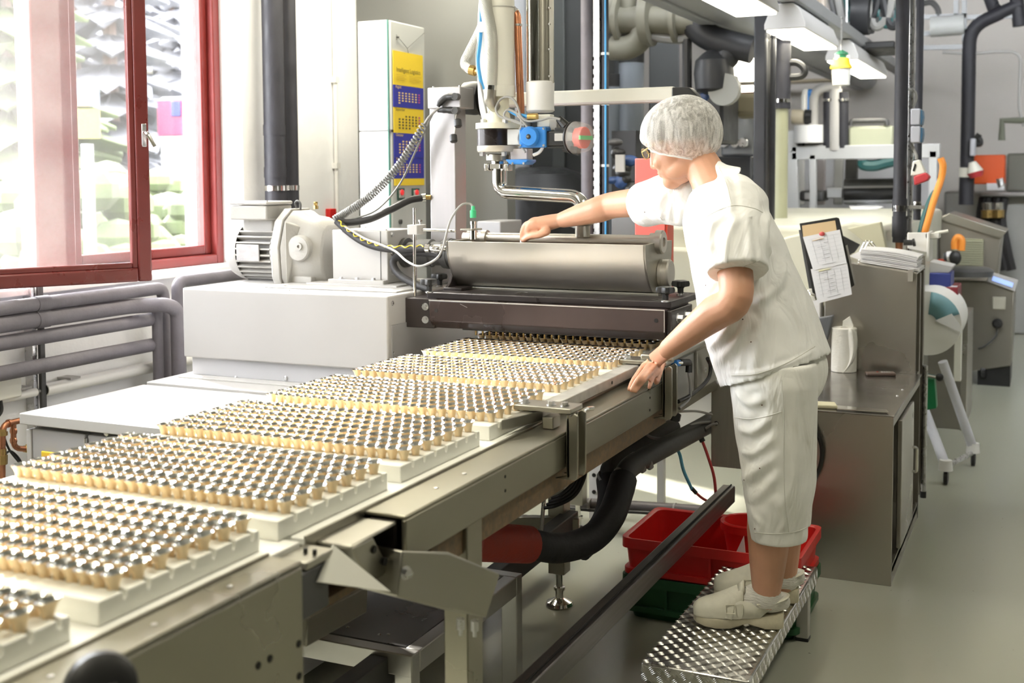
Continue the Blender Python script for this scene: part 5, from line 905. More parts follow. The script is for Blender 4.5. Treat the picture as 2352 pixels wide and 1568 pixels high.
t = thing('wide_spatula', 'cream-handled steel scraper lying on the low cabinet edge', 'spatula', at(1900, 935, Z=cz)); mb = MB(); mb.prism([at(x, y, Z=cz) for x, y in ((1862, 928), (1918, 931), (1924, 940), (1862, 937))], (0, 0, .014)); build('handle', mb, mat('cream_handle', (.72, .68, .48), .45), t, .004); mb = MB(); mb.prism([at(x, y, Z=cz+.004) for x, y in ((1920, 932), (2036, 942), (2042, 948), (1922, 940))], (0, 0, .003)); build('blade', mb, CHROME, t)
t = thing('black_power_cord', 'black power cord hanging down the steel cabinet front beside the trousers', 'cord', at(1880, 1000, Y=4.36)); build('cord', MB().tube(spline([at(1855, 955, Y=4.36), at(1872, 985, Y=4.36), at(1887, 1025, Y=4.36), at(1884, 1070, Y=4.36), at(1865, 1110, Y=4.36), at(1850, 1130, Y=4.36)]), .008, 8), BLKP, t)
# ---- cream machine with sloping hood
CRM = mat('cream_machine_paint', (.60, .59, .49), .38, 0, .03, 3); t = thing('cream_cooling_tunnel', 'cream cooling tunnel with rounded hood behind the woman', 'machine', (-1.4, 6.0, 0))
zt_ = at(1900, 470, Y=8.).z; zt_ = 1.20
f = at(2022, 520, Y=6.0); x1 = at(2035, 500, Y=5.95).x; x0 = -1.9
ztop = at(1990, 520, Y=5.95).z; build('hood_top', B(x0, x1, 5.95, 9.2, ztop-.20, ztop), CRM, t, .03, seg=4); build('hood_body', B(x0, x1-.02, 5.9, 9.1, .55, ztop-.12), CRM, t, .02)
mb = MB(); P1 = [at(x, y, Y=5.86) for x, y in ((1790, 560), (1800, 545), (1960, 510), (2020, 520), (2032, 560), (2040, 640), (1800, 690))]; mb.prism(P1, (0, .12, 0)); build('side_hood', mb, CRM, t, .01)
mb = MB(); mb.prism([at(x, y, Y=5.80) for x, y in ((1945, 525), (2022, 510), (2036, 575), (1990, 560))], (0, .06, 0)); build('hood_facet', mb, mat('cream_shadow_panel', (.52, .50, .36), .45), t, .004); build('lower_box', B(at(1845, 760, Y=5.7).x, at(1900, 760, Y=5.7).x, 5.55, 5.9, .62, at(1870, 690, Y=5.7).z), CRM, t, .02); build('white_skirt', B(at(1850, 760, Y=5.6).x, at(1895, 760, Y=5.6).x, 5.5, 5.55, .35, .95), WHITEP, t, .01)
q = at(1890, 758, Y=5.4); cc = thing('cable_chain', 'grey ribbed cable chain sticking out behind the white trousers', 'cable chain', q)
for i in range(6): build('link', MB().obox(at(1876+i*5.5, 757-i*1., Y=5.3), V(.008, 0, .0), V(0, .025, 0), V(.012, 0, .055)), mat('chain_grey', (.16, .17, .19), .5), cc, .004)
pp_ = thing('sheet_of_paper', 'loose white sheet lying on the cream hood', 'paper', at(2000, 478, Z=ztop)); build('sheet', MB().prism([at(x, y, Z=ztop+.002) for x, y in ((1950, 474), (2012, 470), (2030, 476), (2015, 481), (1955, 482))], (0, 0, .004)), PAPER, pp_)
# ---- white roll on a stand
YR = 6.35; t = thing('film_roll_stand', 'rack with a big white film roll and splayed tube legs on castors', 'roll stand', at(2185, 1085, Z=0)); q = at(2132, 740, Y=YR); Rr = (at(2210, 740, Y=YR)-q).length
build('film_roll', MB().lathe(V(q.x, YR-.05, q.z), (0, 1, 0), [(.03, 0), (Rr, .001), (Rr, .5), (.03, .501)], 40), mat('white_film', (.78, .77, .72), .4, 0, .03, 5), t); mb = MB(); ang = [math.radians(a) for a in range(20, 92, 8)]; mb.loft([[(q.x+Rr*k*math.cos(a), YR-.06, q.z+Rr*k*math.sin(a)) for a in ang] for k in (.3, 1.005)], cap=False, closed=False); build('blue_cover', mb, mat('teal_film', (.16, .33, .36), .4), t, mods=(('SOLIDIFY', dict(thickness=.004)),)); mb = MB(); mb.prism([at(x, y, Y=YR-.07) for x, y in ((2147, 736), (2186, 720), (2205, 745), (2211, 764), (2192, 756))], (0, -.004, 0)); build('loose_film', mb, WHITEP, t)
LEGM = mat('white_tube_leg', (.66, .66, .70), .4)
for a_, b_ in (((2165, 830), (2235, 1030)), ((2125, 945), (2172, 1070))):
    p, r = at(*a_, Y=6.30), at(*b_, Z=.09); build('leg', MB().tube([p, r], .024, 12), LEGM, t); ft = build('foot_cap', MB().tube([r+V(0, 0, .03), r-V(0, 0, .02)], [.03, .034], 12), WPLAS, t); build('castor', MB().lathe(r+V(-.01, 0, -.055), (1, 0, 0), [(.02, 0), (.034, .004), (.034, .02), (.02, .024)], 16), BLKP, ft)
build('foot_bar', MB().cyl(at(2185, 1065, Z=.07), at(2232, 1040, Z=.07), .013, n=10), SCREW, t)
t = thing('green_box', 'small green plastic box hanging beside the roll stand leg', 'box', at(2138, 900, Y=6.1)); build('box', MB().prism([at(x, y, Y=6.1) for x, y in ((2125, 868), (2146, 870), (2151, 938), (2125, 942))], (0, .08, 0)), mat('bright_green', (.01, .17, .06), .4), t, .004); build('chrome_bolt', MB().cyl(at(2130, 862, Y=6.08), at(2150, 866, Y=6.08), .01, n=8), CHROME, t); build('black_knob', MB().ell(at(2158, 866, Y=6.08), .02, .02, .02, 12, 8), BLKP, t)
t = thing('blue_storage_box', 'dark blue box on the red box beside the film roll', 'box', at(2155, 640, Y=6.7)); a, b = at(2134, 662, Y=6.7), at(2184, 628, Y=6.7); build('box', B(a.x, b.x, 6.7, 6.95, a.z, b.z), mat('navy_plastic', (.03, .045, .22), .45), t, .006); a2 = at(2134, 600, Y=6.75); mb = MB(); mb.prism([at(x, y, Y=6.72) for x, y in ((2134, 627), (2180, 627), (2190, 612), (2136, 600))], (0, .2, 0)); build('grey_lid', mb, LGREY, t, .004)
t = thing('red_storage_box', 'dark red box under the blue box beside the film roll', 'box', at(2175, 690, Y=6.7)); a, b = at(2150, 705, Y=6.68), at(2200, 660, Y=6.68); build('box', B(a.x, b.x, 6.68, 6.98, a.z, b.z), mat('maroon_plastic', (.20, .012, .02), .45), t, .006); build('label', B(b.x-.05, b.x-.005, 6.7, 6.75, b.z, b.z+.003), PAPER, t)
t = thing('cream_post', 'short cream post right of the white film roll', 'post', at(2200, 700, Y=6.6)); a, b = at(2192, 760, Y=6.6), at(2210, 696, Y=6.6); build('post', B(a.x, b.x, 6.6, 6.66, .4, b.z), CREAM, t, .004)
t = thing('small_steel_table', 'stainless side cabinet behind the roll stand', 'cabinet', (at(2190, 900, Y=7.4).x, 7.4, 0)); a, b = at(2128, 1030, Y=7.3), at(2222, 730, Y=7.3); build('body', B(a.x, b.x, 7.3, 7.9, 0, b.z), SSD, t, .004); build('side_post', B(b.x-.03, b.x+.004, 7.28, 7.31, 0, b.z), SST, t, .002)
# ---- stainless tempering machine at the far right
YM = 8.9; t = thing('tempering_machine', 'stainless tempering machine with sloping hood and small control screen', 'machine', at(2290, 860, Z=0)); M = lambda x, y, dy=0.: at(x, y, Y=YM+dy)
mb = MB(); mb.prism([M(x, y) for x, y in ((2180, 860), (2322, 840), (2330, 668), (2268, 645), (2180, 645))], (0, .6, 0)); build('lower_body', mb, SSD, t, .01); mb = MB(); mb.prism([M(x, y, .3) for x, y in ((2158, 650), (2155, 500), (2180, 490), (2300, 545), (2290, 640))], (0, .5, 0)); build('upper_hood', mb, SSD, t, .01)
mb = MB(); mb.prism([M(x, y, .28) for x, y in ((2158, 505), (2180, 489), (2312, 532), (2298, 548))], (0, .55, 0)); build('hood_lid', mb, STEEL, t, .004); gr = build('vent_panel', B(M(2187, 600, .25).x, M(2258, 600, .25).x, YM+.26, YM+.29, M(2200, 612, .25).z, M(2200, 548, .25).z), mat('vent_olive', (.26, .26, .17), .5), t, .002)
for i in range(12): z = M(2200, 612-5.2*i, .25).z; build('vent_slat', B(M(2187, 600, .25).x, M(2258, 600, .25).x, YM+.245, YM+.262, z, z+.010), mat('vent_slat_olive', (.36, .36, .25), .5), gr)
mb = MB(); mb.prism([M(x, y, -.02) for x, y in ((2275, 626), (2338, 645), (2332, 670), (2265, 646))], (0, .10, 0)); build('control_panel', mb, LGREY, t, .004); mb = MB(); mb.prism([M(x, y, -.028) for x, y in ((2281, 634), (2328, 650), (2325, 660), (2278, 644))], (0, .004, 0)); build('screen', mb, mat('lit_screen', (.30, .42, .75), .3, emit=(.30, .42, .8), es=.8), t)
a, b = M(2279, 710, -.01), M(2310, 682, -.01); build('hatch', B(a.x, b.x, YM-.012, YM, a.z, b.z), mat('olive_hatch', (.40, .38, .31), .5), t, .004); build('socket', MB().lathe(M(2291, 742, -.01), (0, -1, 0), [(.035, 0), (.035, .03), (.02, .05)], 12), BLKP, t); build('cord', MB().tube(spline([M(2291, 755, -.03), M(2285, 775, -.03), M(2262, 795, -.03), M(2248, 800, 0)]), .007, 8), DKGREY, t); build('castor', MB().lathe(M(2250, 852, .05), (1, 0, 0), [(.04, 0), (.06, .01), (.06, .04), (.04, .05)], 14), BLKP, t); build('dark_base', B(M(2245, 850).x, M(2320, 850).x, YM+.02, YM+.5, .0, .2), BLKP, t); build('stirrer_tray', MB().lathe(M(2220, 630, -.1), (0, 0, 1), [(.02, -.02), (.17, -.01), (.18, .03), (.15, .05)], 24), DKGREY, t)
q = M(2193, 588, -.3); vv = thing('water_valve', 'chrome water tap with an orange hose loop before the vent panel', 'valve', q); build('body', MB().tube([M(2168, 590, -.3), M(2205, 588, -.3)], .03, 12), DKGREY, vv); build('white_nut', MB().cyl(M(2175, 589, -.3), M(2186, 588, -.3), .036, n=8), WPLAS, vv); build('knob', MB().ell(M(2194, 592, -.36), .04, .03, .05, 12, 8), BLKP, vv); build('orange_loop', MB().tube(spline([M(2192, 572, -.3), M(2193, 555, -.3), M(2200, 545, -.3), M(2209, 552, -.3), M(2208, 575, -.3)]), .024, 12), ORHOSE, vv); build('red_tag', MB().obox(M(2163, 603, -.3), (.025, 0, 0), (0, .01, 0), (0, 0, .025)), mat('tag_red', (.75, .08, .03), .5), vv, .004)
t = thing('white_bracket_box', 'white bent-sheet holder beside the black pipe above the papers', 'holder', at(2105, 570, Y=5.6)); mb = MB(); mb.prism([at(x, y, Y=5.6) for x, y in ((2084, 534), (2130, 534), (2132, 580), (2108, 575), (2084, 570))], (0, .02, 0)); build('plate', mb, WPLAS, t, .003); build('side', B(at(2130, 560, Y=5.6).x, at(2136, 560, Y=5.6).x, 5.58, 5.75, at(2130, 600, Y=5.6).z, at(2130, 533, Y=5.6).z), WPLAS, t, .003); build('pen', MB().cyl(at(2148, 535, Y=5.62), at(2178, 530, Y=5.62), .007, n=8), CREAM, t); build('tray', MB().obox(at(2143, 540, Y=5.65), (.03, 0, 0), (0, .05, 0), (0, 0, .012)), WPLAS, t, .003); build('torch', MB().tube([at(2076, 557, Y=5.56), at(2096, 557, Y=5.56), at(2097, 557, Y=5.56), at(2102, 556, Y=5.56)], [.013, .013, .018, .018], 12), BLKP, t)
# ================================================================ ceiling lamps, added fill lamps, overhead pipework and background machines
LAMPE = mat('fluorescent_diffuser', (1, .98, .92), .5, emit=(1, .96, .84), es=4.)
def lamp(x, y, z, L=1.3, w=.30, lab='', power=60, vis_=True):
    t = thing('ceiling_or_fill_lamp', lab, 'lamp', (x, y, z), 'hanging fluorescent lamps and added fill lamps'); mb = MB(); pf = [(-w/2, 0), (-w/2, .03), (-w*.36, .11), (-w*.2, .14), (w*.2, .14), (w*.36, .11), (w/2, .03), (w/2, 0)]
    mb.prism([(x+a, y, z+b) for a, b in pf], (0, L, 0)); build('housing', mb, mat('lamp_housing', (.66, .65, .64), .5), t, .006); build('diffuser', B(x-w/2+.012, x+w/2-.012, y+.012, y+L-.012, z-.012, z-.002), LAMPE, t, .002); build('hanger', MB().cyl((x, y+.2, z+.13), (x, y+.2, z+.6), .008, n=8), SCREW, t)
    l = bpy.data.lights.new('lamp_light', 'AREA'); l.shape = 'RECTANGLE'; l.size = w*.9; l.size_y = L*.95; l.energy = power; l.color = (1, .93, .74); o = bpy.data.objects.new('lamp_light', l); COL.objects.link(o); o.parent = t; o.location = (0, L/2, -.03)
LZ = 2.30; LXC = -1.345
lamp(LXC, 6.52, LZ, 1.1, .225, 'bright hanging lamp, nearer of the two lamps left of the black pipes', 6); lamp(LXC, 8.45, LZ, 1.6, .225, 'bright hanging lamp partly hidden by the tall black pipes', 6); lamp(LXC, 4.75, LZ, 1.1, .225, 'hanging lamp cut off by the top edge of the photo', 5)
for x, y, pw, l in ((-1.35, -.6, 15, 'added fill lamp above the camera end of the conveyor, out of view'), (-1.35, 1.2, 15, 'added fill lamp above the nearest trays, out of view'), (-2.7, 1.6, 12, 'added fill lamp above the grey base cabinet, out of view'), (-2.75, 3.95, 30, 'added fill lamp above the gear motor, out of view'), (.45, 2.4, 12, 'added fill lamp above the step stool aisle, out of view'), (4.6, 6., 5, 'added fill lamp far to the right of the aisle, out of view'), (4.6, 9.5, 5, 'added fill lamp in the far right corner, out of view')):  # unseen lamps added as fill for trays, pier and woman
    lamp(x, y, 2.9, 1.4, .30, l, pw)
# grey trunking beams the lamps hang from
DUCT = mat('grey_trunking', (.36, .37, .38), .45, .2, .06, 3)
t = thing('lamp_trunking', 'grey trunking rail running above the row of lamps', 'trunking', (LXC, 8, LZ+.16)); build('rail', B(LXC-.03, LXC+.08, 4.4, 12.6, LZ+.145, LZ+.22), DUCT, t, .006)
t = thing('round_duct', 'thick light grey duct running overhead toward the far wall', 'duct', (-1.8, 8, 2.5)); build('duct', MB().tube([(-1.79, 5.0, 2.50), (-1.79, 12.9, 2.50)], .10, 20), DUCT, t); build('lower_rail', B(-1.91, -1.83, 5.0, 12.9, 2.39, 2.43), DUCT, t, .006)
# sealed lamp fitting / insect bucket
YL = 7.4; q = at(1932, 165, Y=YL); sc = (at(1960, 160, Y=YL)-at(1908, 160, Y=YL)).length/2
t = thing('hanging_bucket', 'yellow, white and green hanging bucket trap below the lamp row', 'insect trap', q); zf = lambda y: at(1932, y, Y=YL).z
build('white_cup', MB().lathe((q.x, q.y, zf(196)), (0, 0, 1), [(sc*.72, 0), (sc*.76, .002), (sc*.85, zf(158)-zf(196))], 24), WPLAS, t); build('yellow_funnel', MB().lathe((q.x, q.y, zf(158)), (0, 0, 1), [(sc*.98, 0), (sc*.98, .012), (sc*.80, .03), (sc*.70, zf(134)-zf(158))], 24), YELLOW, t); build('green_lid', MB().lathe((q.x, q.y, zf(134)), (0, 0, 1), [(sc*.5, 0), (sc*.5, .02), (sc*.62, .022), (sc*.6, .032), (sc*.1, .05)], 20), mat('lid_green', (.03, .22, .10), .4), t); build('hook', MB().cyl((q.x, q.y, zf(122)), (q.x, q.y, LZ+.16), .006, n=6), SCREW, t)
for a in range(3): build('window_post', MB().cyl((q.x+sc*.55*math.cos(a*2.1), q.y+sc*.55*math.sin(a*2.1), zf(134)-.01), (q.x+sc*.55*math.cos(a*2.1), q.y+sc*.55*math.sin(a*2.1), zf(127)), .015, n=8), WPLAS, t)
# tall black pipes at the right
def riser(x0, x1, y0, y1, Y, m, lab, clamps=(), name='black_riser_pipe', grp='tall black pipes'):
    a, b = at(x0, 400, Y=Y), at(x1, 400, Y=Y); r = (b-a).length/2*.95; c = (a+b)/2; t = thing(name, lab, 'pipe', (c.x, Y, 0), grp); z0, z1 = at(x0, y1, Y=Y).z, (at(x0, y0, Y=Y).z if y0 > 0 else 4.1)
    build('pipe_run', MB().cyl((c.x, Y, max(0, z0)), (c.x, Y, z1), r, n=20), m, t)
    for yy, m2, h in clamps: z = at(x0, yy, Y=Y).z; build('clamp', MB().cyl((c.x, Y, z-h), (c.x, Y, z+h), r*1.10, n=20), m2, t)
    return t, c, r
t, c, r = riser(2051, 2084, -50, 556, 6.0, PIPEB, 'tall black insulated pipe in front, left of the socket boxes', ((478, CHROME, .014), (470, PIPEB, .03), (520, PIPEB, .05))); build('copper_end', MB().cyl((c.x, 6.0, at(2060, 572, Y=6.).z), (c.x, 6., at(2060, 550, Y=6.).z), r*.55, n=14), COPPER, t)
t, c, r = riser(2098, 2117, -50, 505, 6.25, PIPEB, 'second tall black pipe just right behind the grey rail', ((468, CHROME, .012), (476, BLKP, .02)))
a, b = at(2085, 300, Y=6.1), at(2097, 300, Y=6.1); t = thing('strut_rail', 'grey steel strut rail between the two tall black pipes', 'strut', (a.x, 6.1, 0)); build('channel', B(a.x, b.x, 6.1, 6.14, 0.9, 4.1), SCREW, t, .002); build('slot_strip', B((a.x*.6+b.x*.4), (a.x*.4+b.x*.6), 6.095, 6.1, .9, 4.1), DKGREY, t); build('cross_rail', B(at(2060, 477, Y=6.).x, at(2122, 477, Y=6.).x, 6.03, 6.06, at(2080, 480, Y=6.).z, at(2080, 472, Y=6.).z), SCREW, t, .002)
# socket boxes and the red plug
t = thing('socket_box_pair', 'two grey socket boxes with blue flaps on the pipe rail', 'socket', at(2108, 290, Y=6.05))
for y0, y1 in ((250, 288), (290, 328)): a, b = at(2093, y1, Y=6.02), at(2116, y0, Y=6.02); bx = build('box', B(a.x, b.x, 5.98, 6.08, a.z, b.z), mat('socket_grey', (.46, .47, .52), .45), t, .006); a, b = at(2114, y1-1, Y=6.02), at(2122, y0+3, Y=6.02); build('blue_flap', MB().prism([(a.x, 5.985, a.z), (b.x-.006, 5.985, a.z), (b.x, 5.985, (a.z+b.z)/2), (b.x-.004, 5.985, b.z), (a.x, 5.985, b.z)], (0, .09, 0)), mat('flap_blue', (.05, .14, .24), .4), bx, .003)
build('feed_cable', MB().tube(spline([at(2097, 250, Y=6.03), at(2105, 225, Y=6.03), at(2100, 208, Y=6.03), at(2087, 205, Y=6.06)]), .006, 8), GCABLE, t)
t = thing('red_plug_coupling', 'red and white industrial plug hanging beside the black pipe', 'plug', at(2112, 400, Y=6.0)); mb = MB(); mb.prism([at(x, y, Y=5.97) for x, y in ((2091, 404), (2096, 370), (2112, 366), (2127, 398), (2110, 402))], (0, .07, 0)); build('white_body', mb, CREAM, t, .006); mb = MB(); mb.prism([at(x, y, Y=5.965) for x, y in ((2098, 405), (2126, 396), (2136, 406), (2130, 415), (2100, 426))], (0, .08, 0)); build('red_cap', mb, mat('plug_red', (.55, .05, .06), .4), t, .006); mb = MB(); mb.prism([at(x, y, Y=5.967) for x, y in ((2096, 392), (2101, 375), (2105, 378), (2100, 394))], (0, .002, 0)); build('grip_hole', mb, HOLE, t); build('cable', MB().tube(spline([at(2105, 366, Y=6.), at(2104, 355, Y=6.), at(2094, 335, Y=6.03), at(2088, 325, Y=6.05)]), .008, 8), GCABLE, t)
t = thing('orange_hose', 'orange hose curving down beside a dark green hose', 'hose', at(2120, 530, Y=6.6)); build('hose', MB().tube(spline([at(2160, 363, Y=6.7), at(2166, 380, Y=6.7), at(2162, 410, Y=6.7), at(2145, 460, Y=6.65), at(2128, 520, Y=6.6), at(2122, 545, Y=6.6)]), .018, 10), ORHOSE, t)
t = thing('green_hose', 'dark green hose left of the orange hose', 'hose', at(2115, 530, Y=6.65)); build('hose', MB().tube(spline([at(2150, 440, Y=6.7), at(2140, 455, Y=6.7), at(2126, 490, Y=6.68), at(2116, 530, Y=6.66), at(2113, 548, Y=6.66)]), .018, 10), mat('teal_hose', (.02, .10, .10), .45), t)
# far-right pipe with bend, orange panel, frames
YF = 11.
def fp(x, y, Y=YF): return at(x, y, Y=Y)
t = thing('far_black_pipe', 'black pipe with a right-angled branch on the far wall', 'pipe', (fp(2226, 400).x, YF, 0)); build('pipe_run', MB().tube(fillet([fp(2220, 452), fp(2227, 62), fp(2345, 9)], .15), .058, 14), PIPEB, t); build('branch', MB().tube([fp(2294, 9), fp(2283, 20), fp(2265, -30)], .055, 12), PIPEB, t); build('branch', MB().tube([fp(2342, 60), fp(2338, 20), fp(2330, -40)], .055, 12), PIPEB, t); build('tape_band', MB().cyl(fp(2221, 385), fp(2220, 407), .066, n=14), CREAM, t); build('lower_run', MB().cyl(fp(2221, 405), fp(2219, 470), .062, n=14), PIPEB, t)
t = thing('orange_panel_box', 'orange red rectangular equipment box on the far machine', 'box', fp(2260, 390)); a, b = fp(2207, 423, 11.2), fp(2308, 355, 11.2); build('box', B(a.x, b.x, 11.2, 11.6, a.z, b.z), ORANGE, t, .01); build('white_sheet', B(fp(2264, 430).x, fp(2306, 430).x, 11.15, 11.2, fp(2280, 437).z, fp(2280, 421).z), PAPER, t); build('clamp', MB().cyl(fp(2296, 410), fp(2300, 430), .03, n=8), SCREW, t)
t = thing('far_plug', 'small red and white plug on the far black pipe', 'plug', fp(2235, 385)); build('socket', B(fp(2228, 358, 10.9).x, fp(2241, 358, 10.9).x, 10.85, 10.95, fp(2235, 358, 10.9).z, fp(2235, 318, 10.9).z), mat('socket_grey', (.46, .47, .52), .45), t, .01); build('white_body', MB().tube([fp(2233, 372, 10.88), fp(2240, 395, 10.88)], [.03, .07], 10), CREAM, t); build('red_cap', MB().tube([fp(2240, 395, 10.88), fp(2243, 407, 10.88)], [.07, .05], 10), MT['plug_red'], t)
t = thing('black_wall_hook', 'black hook with hanging loop on the far wall right of the pipe', 'hook', fp(2246, 322)); build('hook', MB().tube(spline([fp(2250, 308), fp(2243, 318), fp(2243, 330), fp(2251, 330), fp(2250, 320), fp(2244, 322)]), .025, 8), BLKP, t)
t = thing('far_pipe_frame', 'grey pipe frame and cylinder high on the far wall', 'frame', fp(2190, 60))
for a_, b_ in (((2112, 40), (2220, 36)), ((2112, 78), (2222, 72)), ((2112, 110), (2228, 107)), ((2196, 0), (2196, 80)), ((2215, 0), (2215, 95)), ((2222, 40), (2352, 36))): build('bar', MB().bar(fp(*a_), fp(*b_), .04, .04), DUCT, t)
build('cylinder', MB().cyl(fp(2138, 62), fp(2215, 56), .09, n=16), mat('pale_cylinder', (.55, .56, .55), .4), t); build('loop', MB().tube(spline([fp(2120, 8), fp(2140, 6), fp(2154, 22), fp(2156, 45)]), .025, 8), DKGREY, t)
t = thing('thin_wall_conduit', 'thin conduit looping across the far wall', 'conduit', fp(2300, 200)); build('tube', MB().tube(fillet([fp(2165, 120), fp(2235, 124), fp(2290, 118), fp(2345, 120), fp(2340, 250), fp(2352, 290)], .1), .014, 8), LGREY, t); build('handrail', MB().tube([fp(2301, 322), fp(2302, 277), fp(2360, 276)], .03, 8), mat('olive_rail', (.16, .17, .13), .5), t)
t = thing('far_machine_row', 'grey machine with hanging dark hoses below the orange box', 'machine', fp(2280, 500)); a = fp(2180, 720, 12.); build('body', B(fp(2168, 500, 11.9).x, 1.0, 11.9, 12.6, 0, fp(2250, 440, 11.9).z), mat('far_grey_steel', (.40, .40, .38), .45, .4, .1, 3), t, .02); build('top_box', B(fp(2312, 400, 11.9).x, .8, 11.9, 12.5, fp(2300, 440, 11.9).z, fp(2300, 352, 11.9).z), mat('far_olive', (.20, .20, .17), .5), t, .02); build('shelf', B(fp(2255, 440, 11.8).x, .8, 11.7, 11.95, fp(2300, 450, 11.8).z, fp(2300, 441, 11.8).z), LGREY, t, .01)
for x in (2260, 2268, 2290, 2305): build('hose', MB().tube(spline([fp(x, 455, 11.8), fp(x-6, 500, 11.75), fp(x+4, 560, 11.7), fp(x+18, 620, 11.7)]), .045, 8), RUBBER, t)
for x in (2268, 2292): build('spigot', MB().cyl(fp(x, 465, 11.7), fp(x, 495, 11.7), .05, n=10), CHROME, t); build('brass_nut', MB().cyl(fp(x, 482, 11.68), fp(x, 500, 11.68), .055, n=8), BRASS, t)
# white framed wrapping machine behind glass, between the black columns
YG = 9.6; g = lambda x, y, dy=0.: at(x, y, Y=YG+dy); FRM = mat('pale_machine_frame', (.56, .57, .58), .4, .2, .05, 3)
t = thing('wrapping_machine', 'pale framed wrapping machine with clear panels behind the cream hood', 'machine', g(1930, 480))
for a_, b_, w_ in (((1820, 352), (2160, 346), .11), ((1818, 350), (1822, 500), .10), ((1868, 355), (1868, 480), .05), ((2144, 346), (2142, 520), .06), ((1818, 300), (1818, 350), .10)): build('frame_bar', MB().bar(g(*a_), g(*b_), .08, w_), FRM, t, .006)
build('rear_wall', B(g(1815, 400, 1.4).x, g(2150, 400, 1.4).x, YG+1.4, YG+1.45, g(1900, 500, 1.4).z-.5, g(1900, 350, 1.4).z), mat('rear_grey', (.50, .50, .52), .6, 0, .15, 2), t)
for x, w_, m in ((1838, 18, WHITEP), (1885, 20, mat('pinkish_grey', (.45, .42, .44), .5)), (1925, 22, FRM), (1955, 30, DKGREY)): a, b = g(x-w_/2, 470, .8), g(x+w_/2, 365, .8); build('inner_panel', B(a.x, b.x, YG+.8, YG+.85, a.z, b.z), m, t, .01)
for y, m in ((430, LGREY), (446, BLKP), (455, FRM), (425, DKGREY)): build('drum', MB().cyl(g(1940, y, .4), g(2060, y-2, .4), .05 if y != 446 else .07, n=12), m, t)
build('dark_unit', B(g(1836, 455, .3).x, g(1890, 455, .3).x, YG+.3, YG+.6, g(1860, 462, .3).z, g(1860, 438, .3).z), DKGREY, t, .02); build('label', B(g(1848, 448, .28).x, g(1863, 448, .28).x, YG+.28, YG+.3, g(1860, 458, .28).z, g(1860, 442, .28).z), LGREY, t); build('silver_box', B(g(1898, 450, .35).x, g(1934, 450, .35).x, YG+.35, YG+.6, g(1910, 455, .35).z, g(1910, 432, .35).z), FRM, t, .01); build('teal_hose', MB().tube(spline([g(1982, 368), g(1984, 378), g(2010, 380), g(2050, 370), g(2110, 362)]), .045, 8), MT['teal_hose'], t)
a, b = g(1948, 343), g(2052, 288); build('olive_hood', B(a.x, b.x, YG, YG+.5, a.z, b.z), mat('olive_hood_paint', (.50, .52, .38), .4, .2, .05, 4), t, .02); build('hood_handle', MB().tube(fillet([g(1955, 288), g(1956, 278), g(2036, 277), g(2037, 288)], .05), .02, 8), DKGREY, t)
a, b = g(1845, 345), g(1910, 328); build('tank_base', B(a.x, b.x, YG, YG+.4, a.z, b.z), LGREY, t, .02); build('tank', MB().cyl(g(1858, 328), g(1858, 288), .12, n=16), WHITEP, t); build('dark_block', B(g(1830, 340).x, g(1846, 340).x, YG, YG+.3, g(1838, 345).z, g(1838, 327).z), DKGREY, t, .01)
build('pump', MB().tube([g(1820, 268), g(1848, 268), g(1849, 268), g(1865, 268)], [.06, .06, .045, .045], 14), mat('pump_tan', (.45, .40, .30), .5), t); build('pump_end', MB().cyl(g(1850, 268), g(1866, 268), .065, n=14), BLKP, t); build('white_pipe', MB().tube(fillet([g(1868, 330), g(1868, 205), g(1930, 200)], .1), .04, 12), LGREY, t); build('white_pipe', MB().cyl(g(1918, 345), g(1918, 205), .055, n=14), LGREY, t)
for x in (1904, 1936): build('black_pipe', MB().cyl(g(x, 340), g(x, 212), .045, n=12), PIPEB, t); build('chrome_ring', MB().cyl(g(x, 233), g(x, 227), .055, n=12), CHROME, t)
for x, m in ((1848, mat('vial_red', (.4, .06, .06), .4)), (1857, BLUE)): build('cable_loop', MB().tube(spline([g(x, 262), g(x, 225), g(x+4, 212), g(x+8, 230), g(x+6, 258)]), .03, 8), m if x > 1850 else WPLAS, t)
t = thing('tan_beam', 'tan horizontal beam high behind the wrapping machine', 'beam', at(1870, 185, Y=12)); a, b = at(1800, 190, Y=12.4), at(1935, 178, Y=12.4); build('beam', B(a.x-.5, b.x, 12.4, 12.6, a.z, b.z), mat('tan_paint', (.50, .43, .30), .6), t, .01)
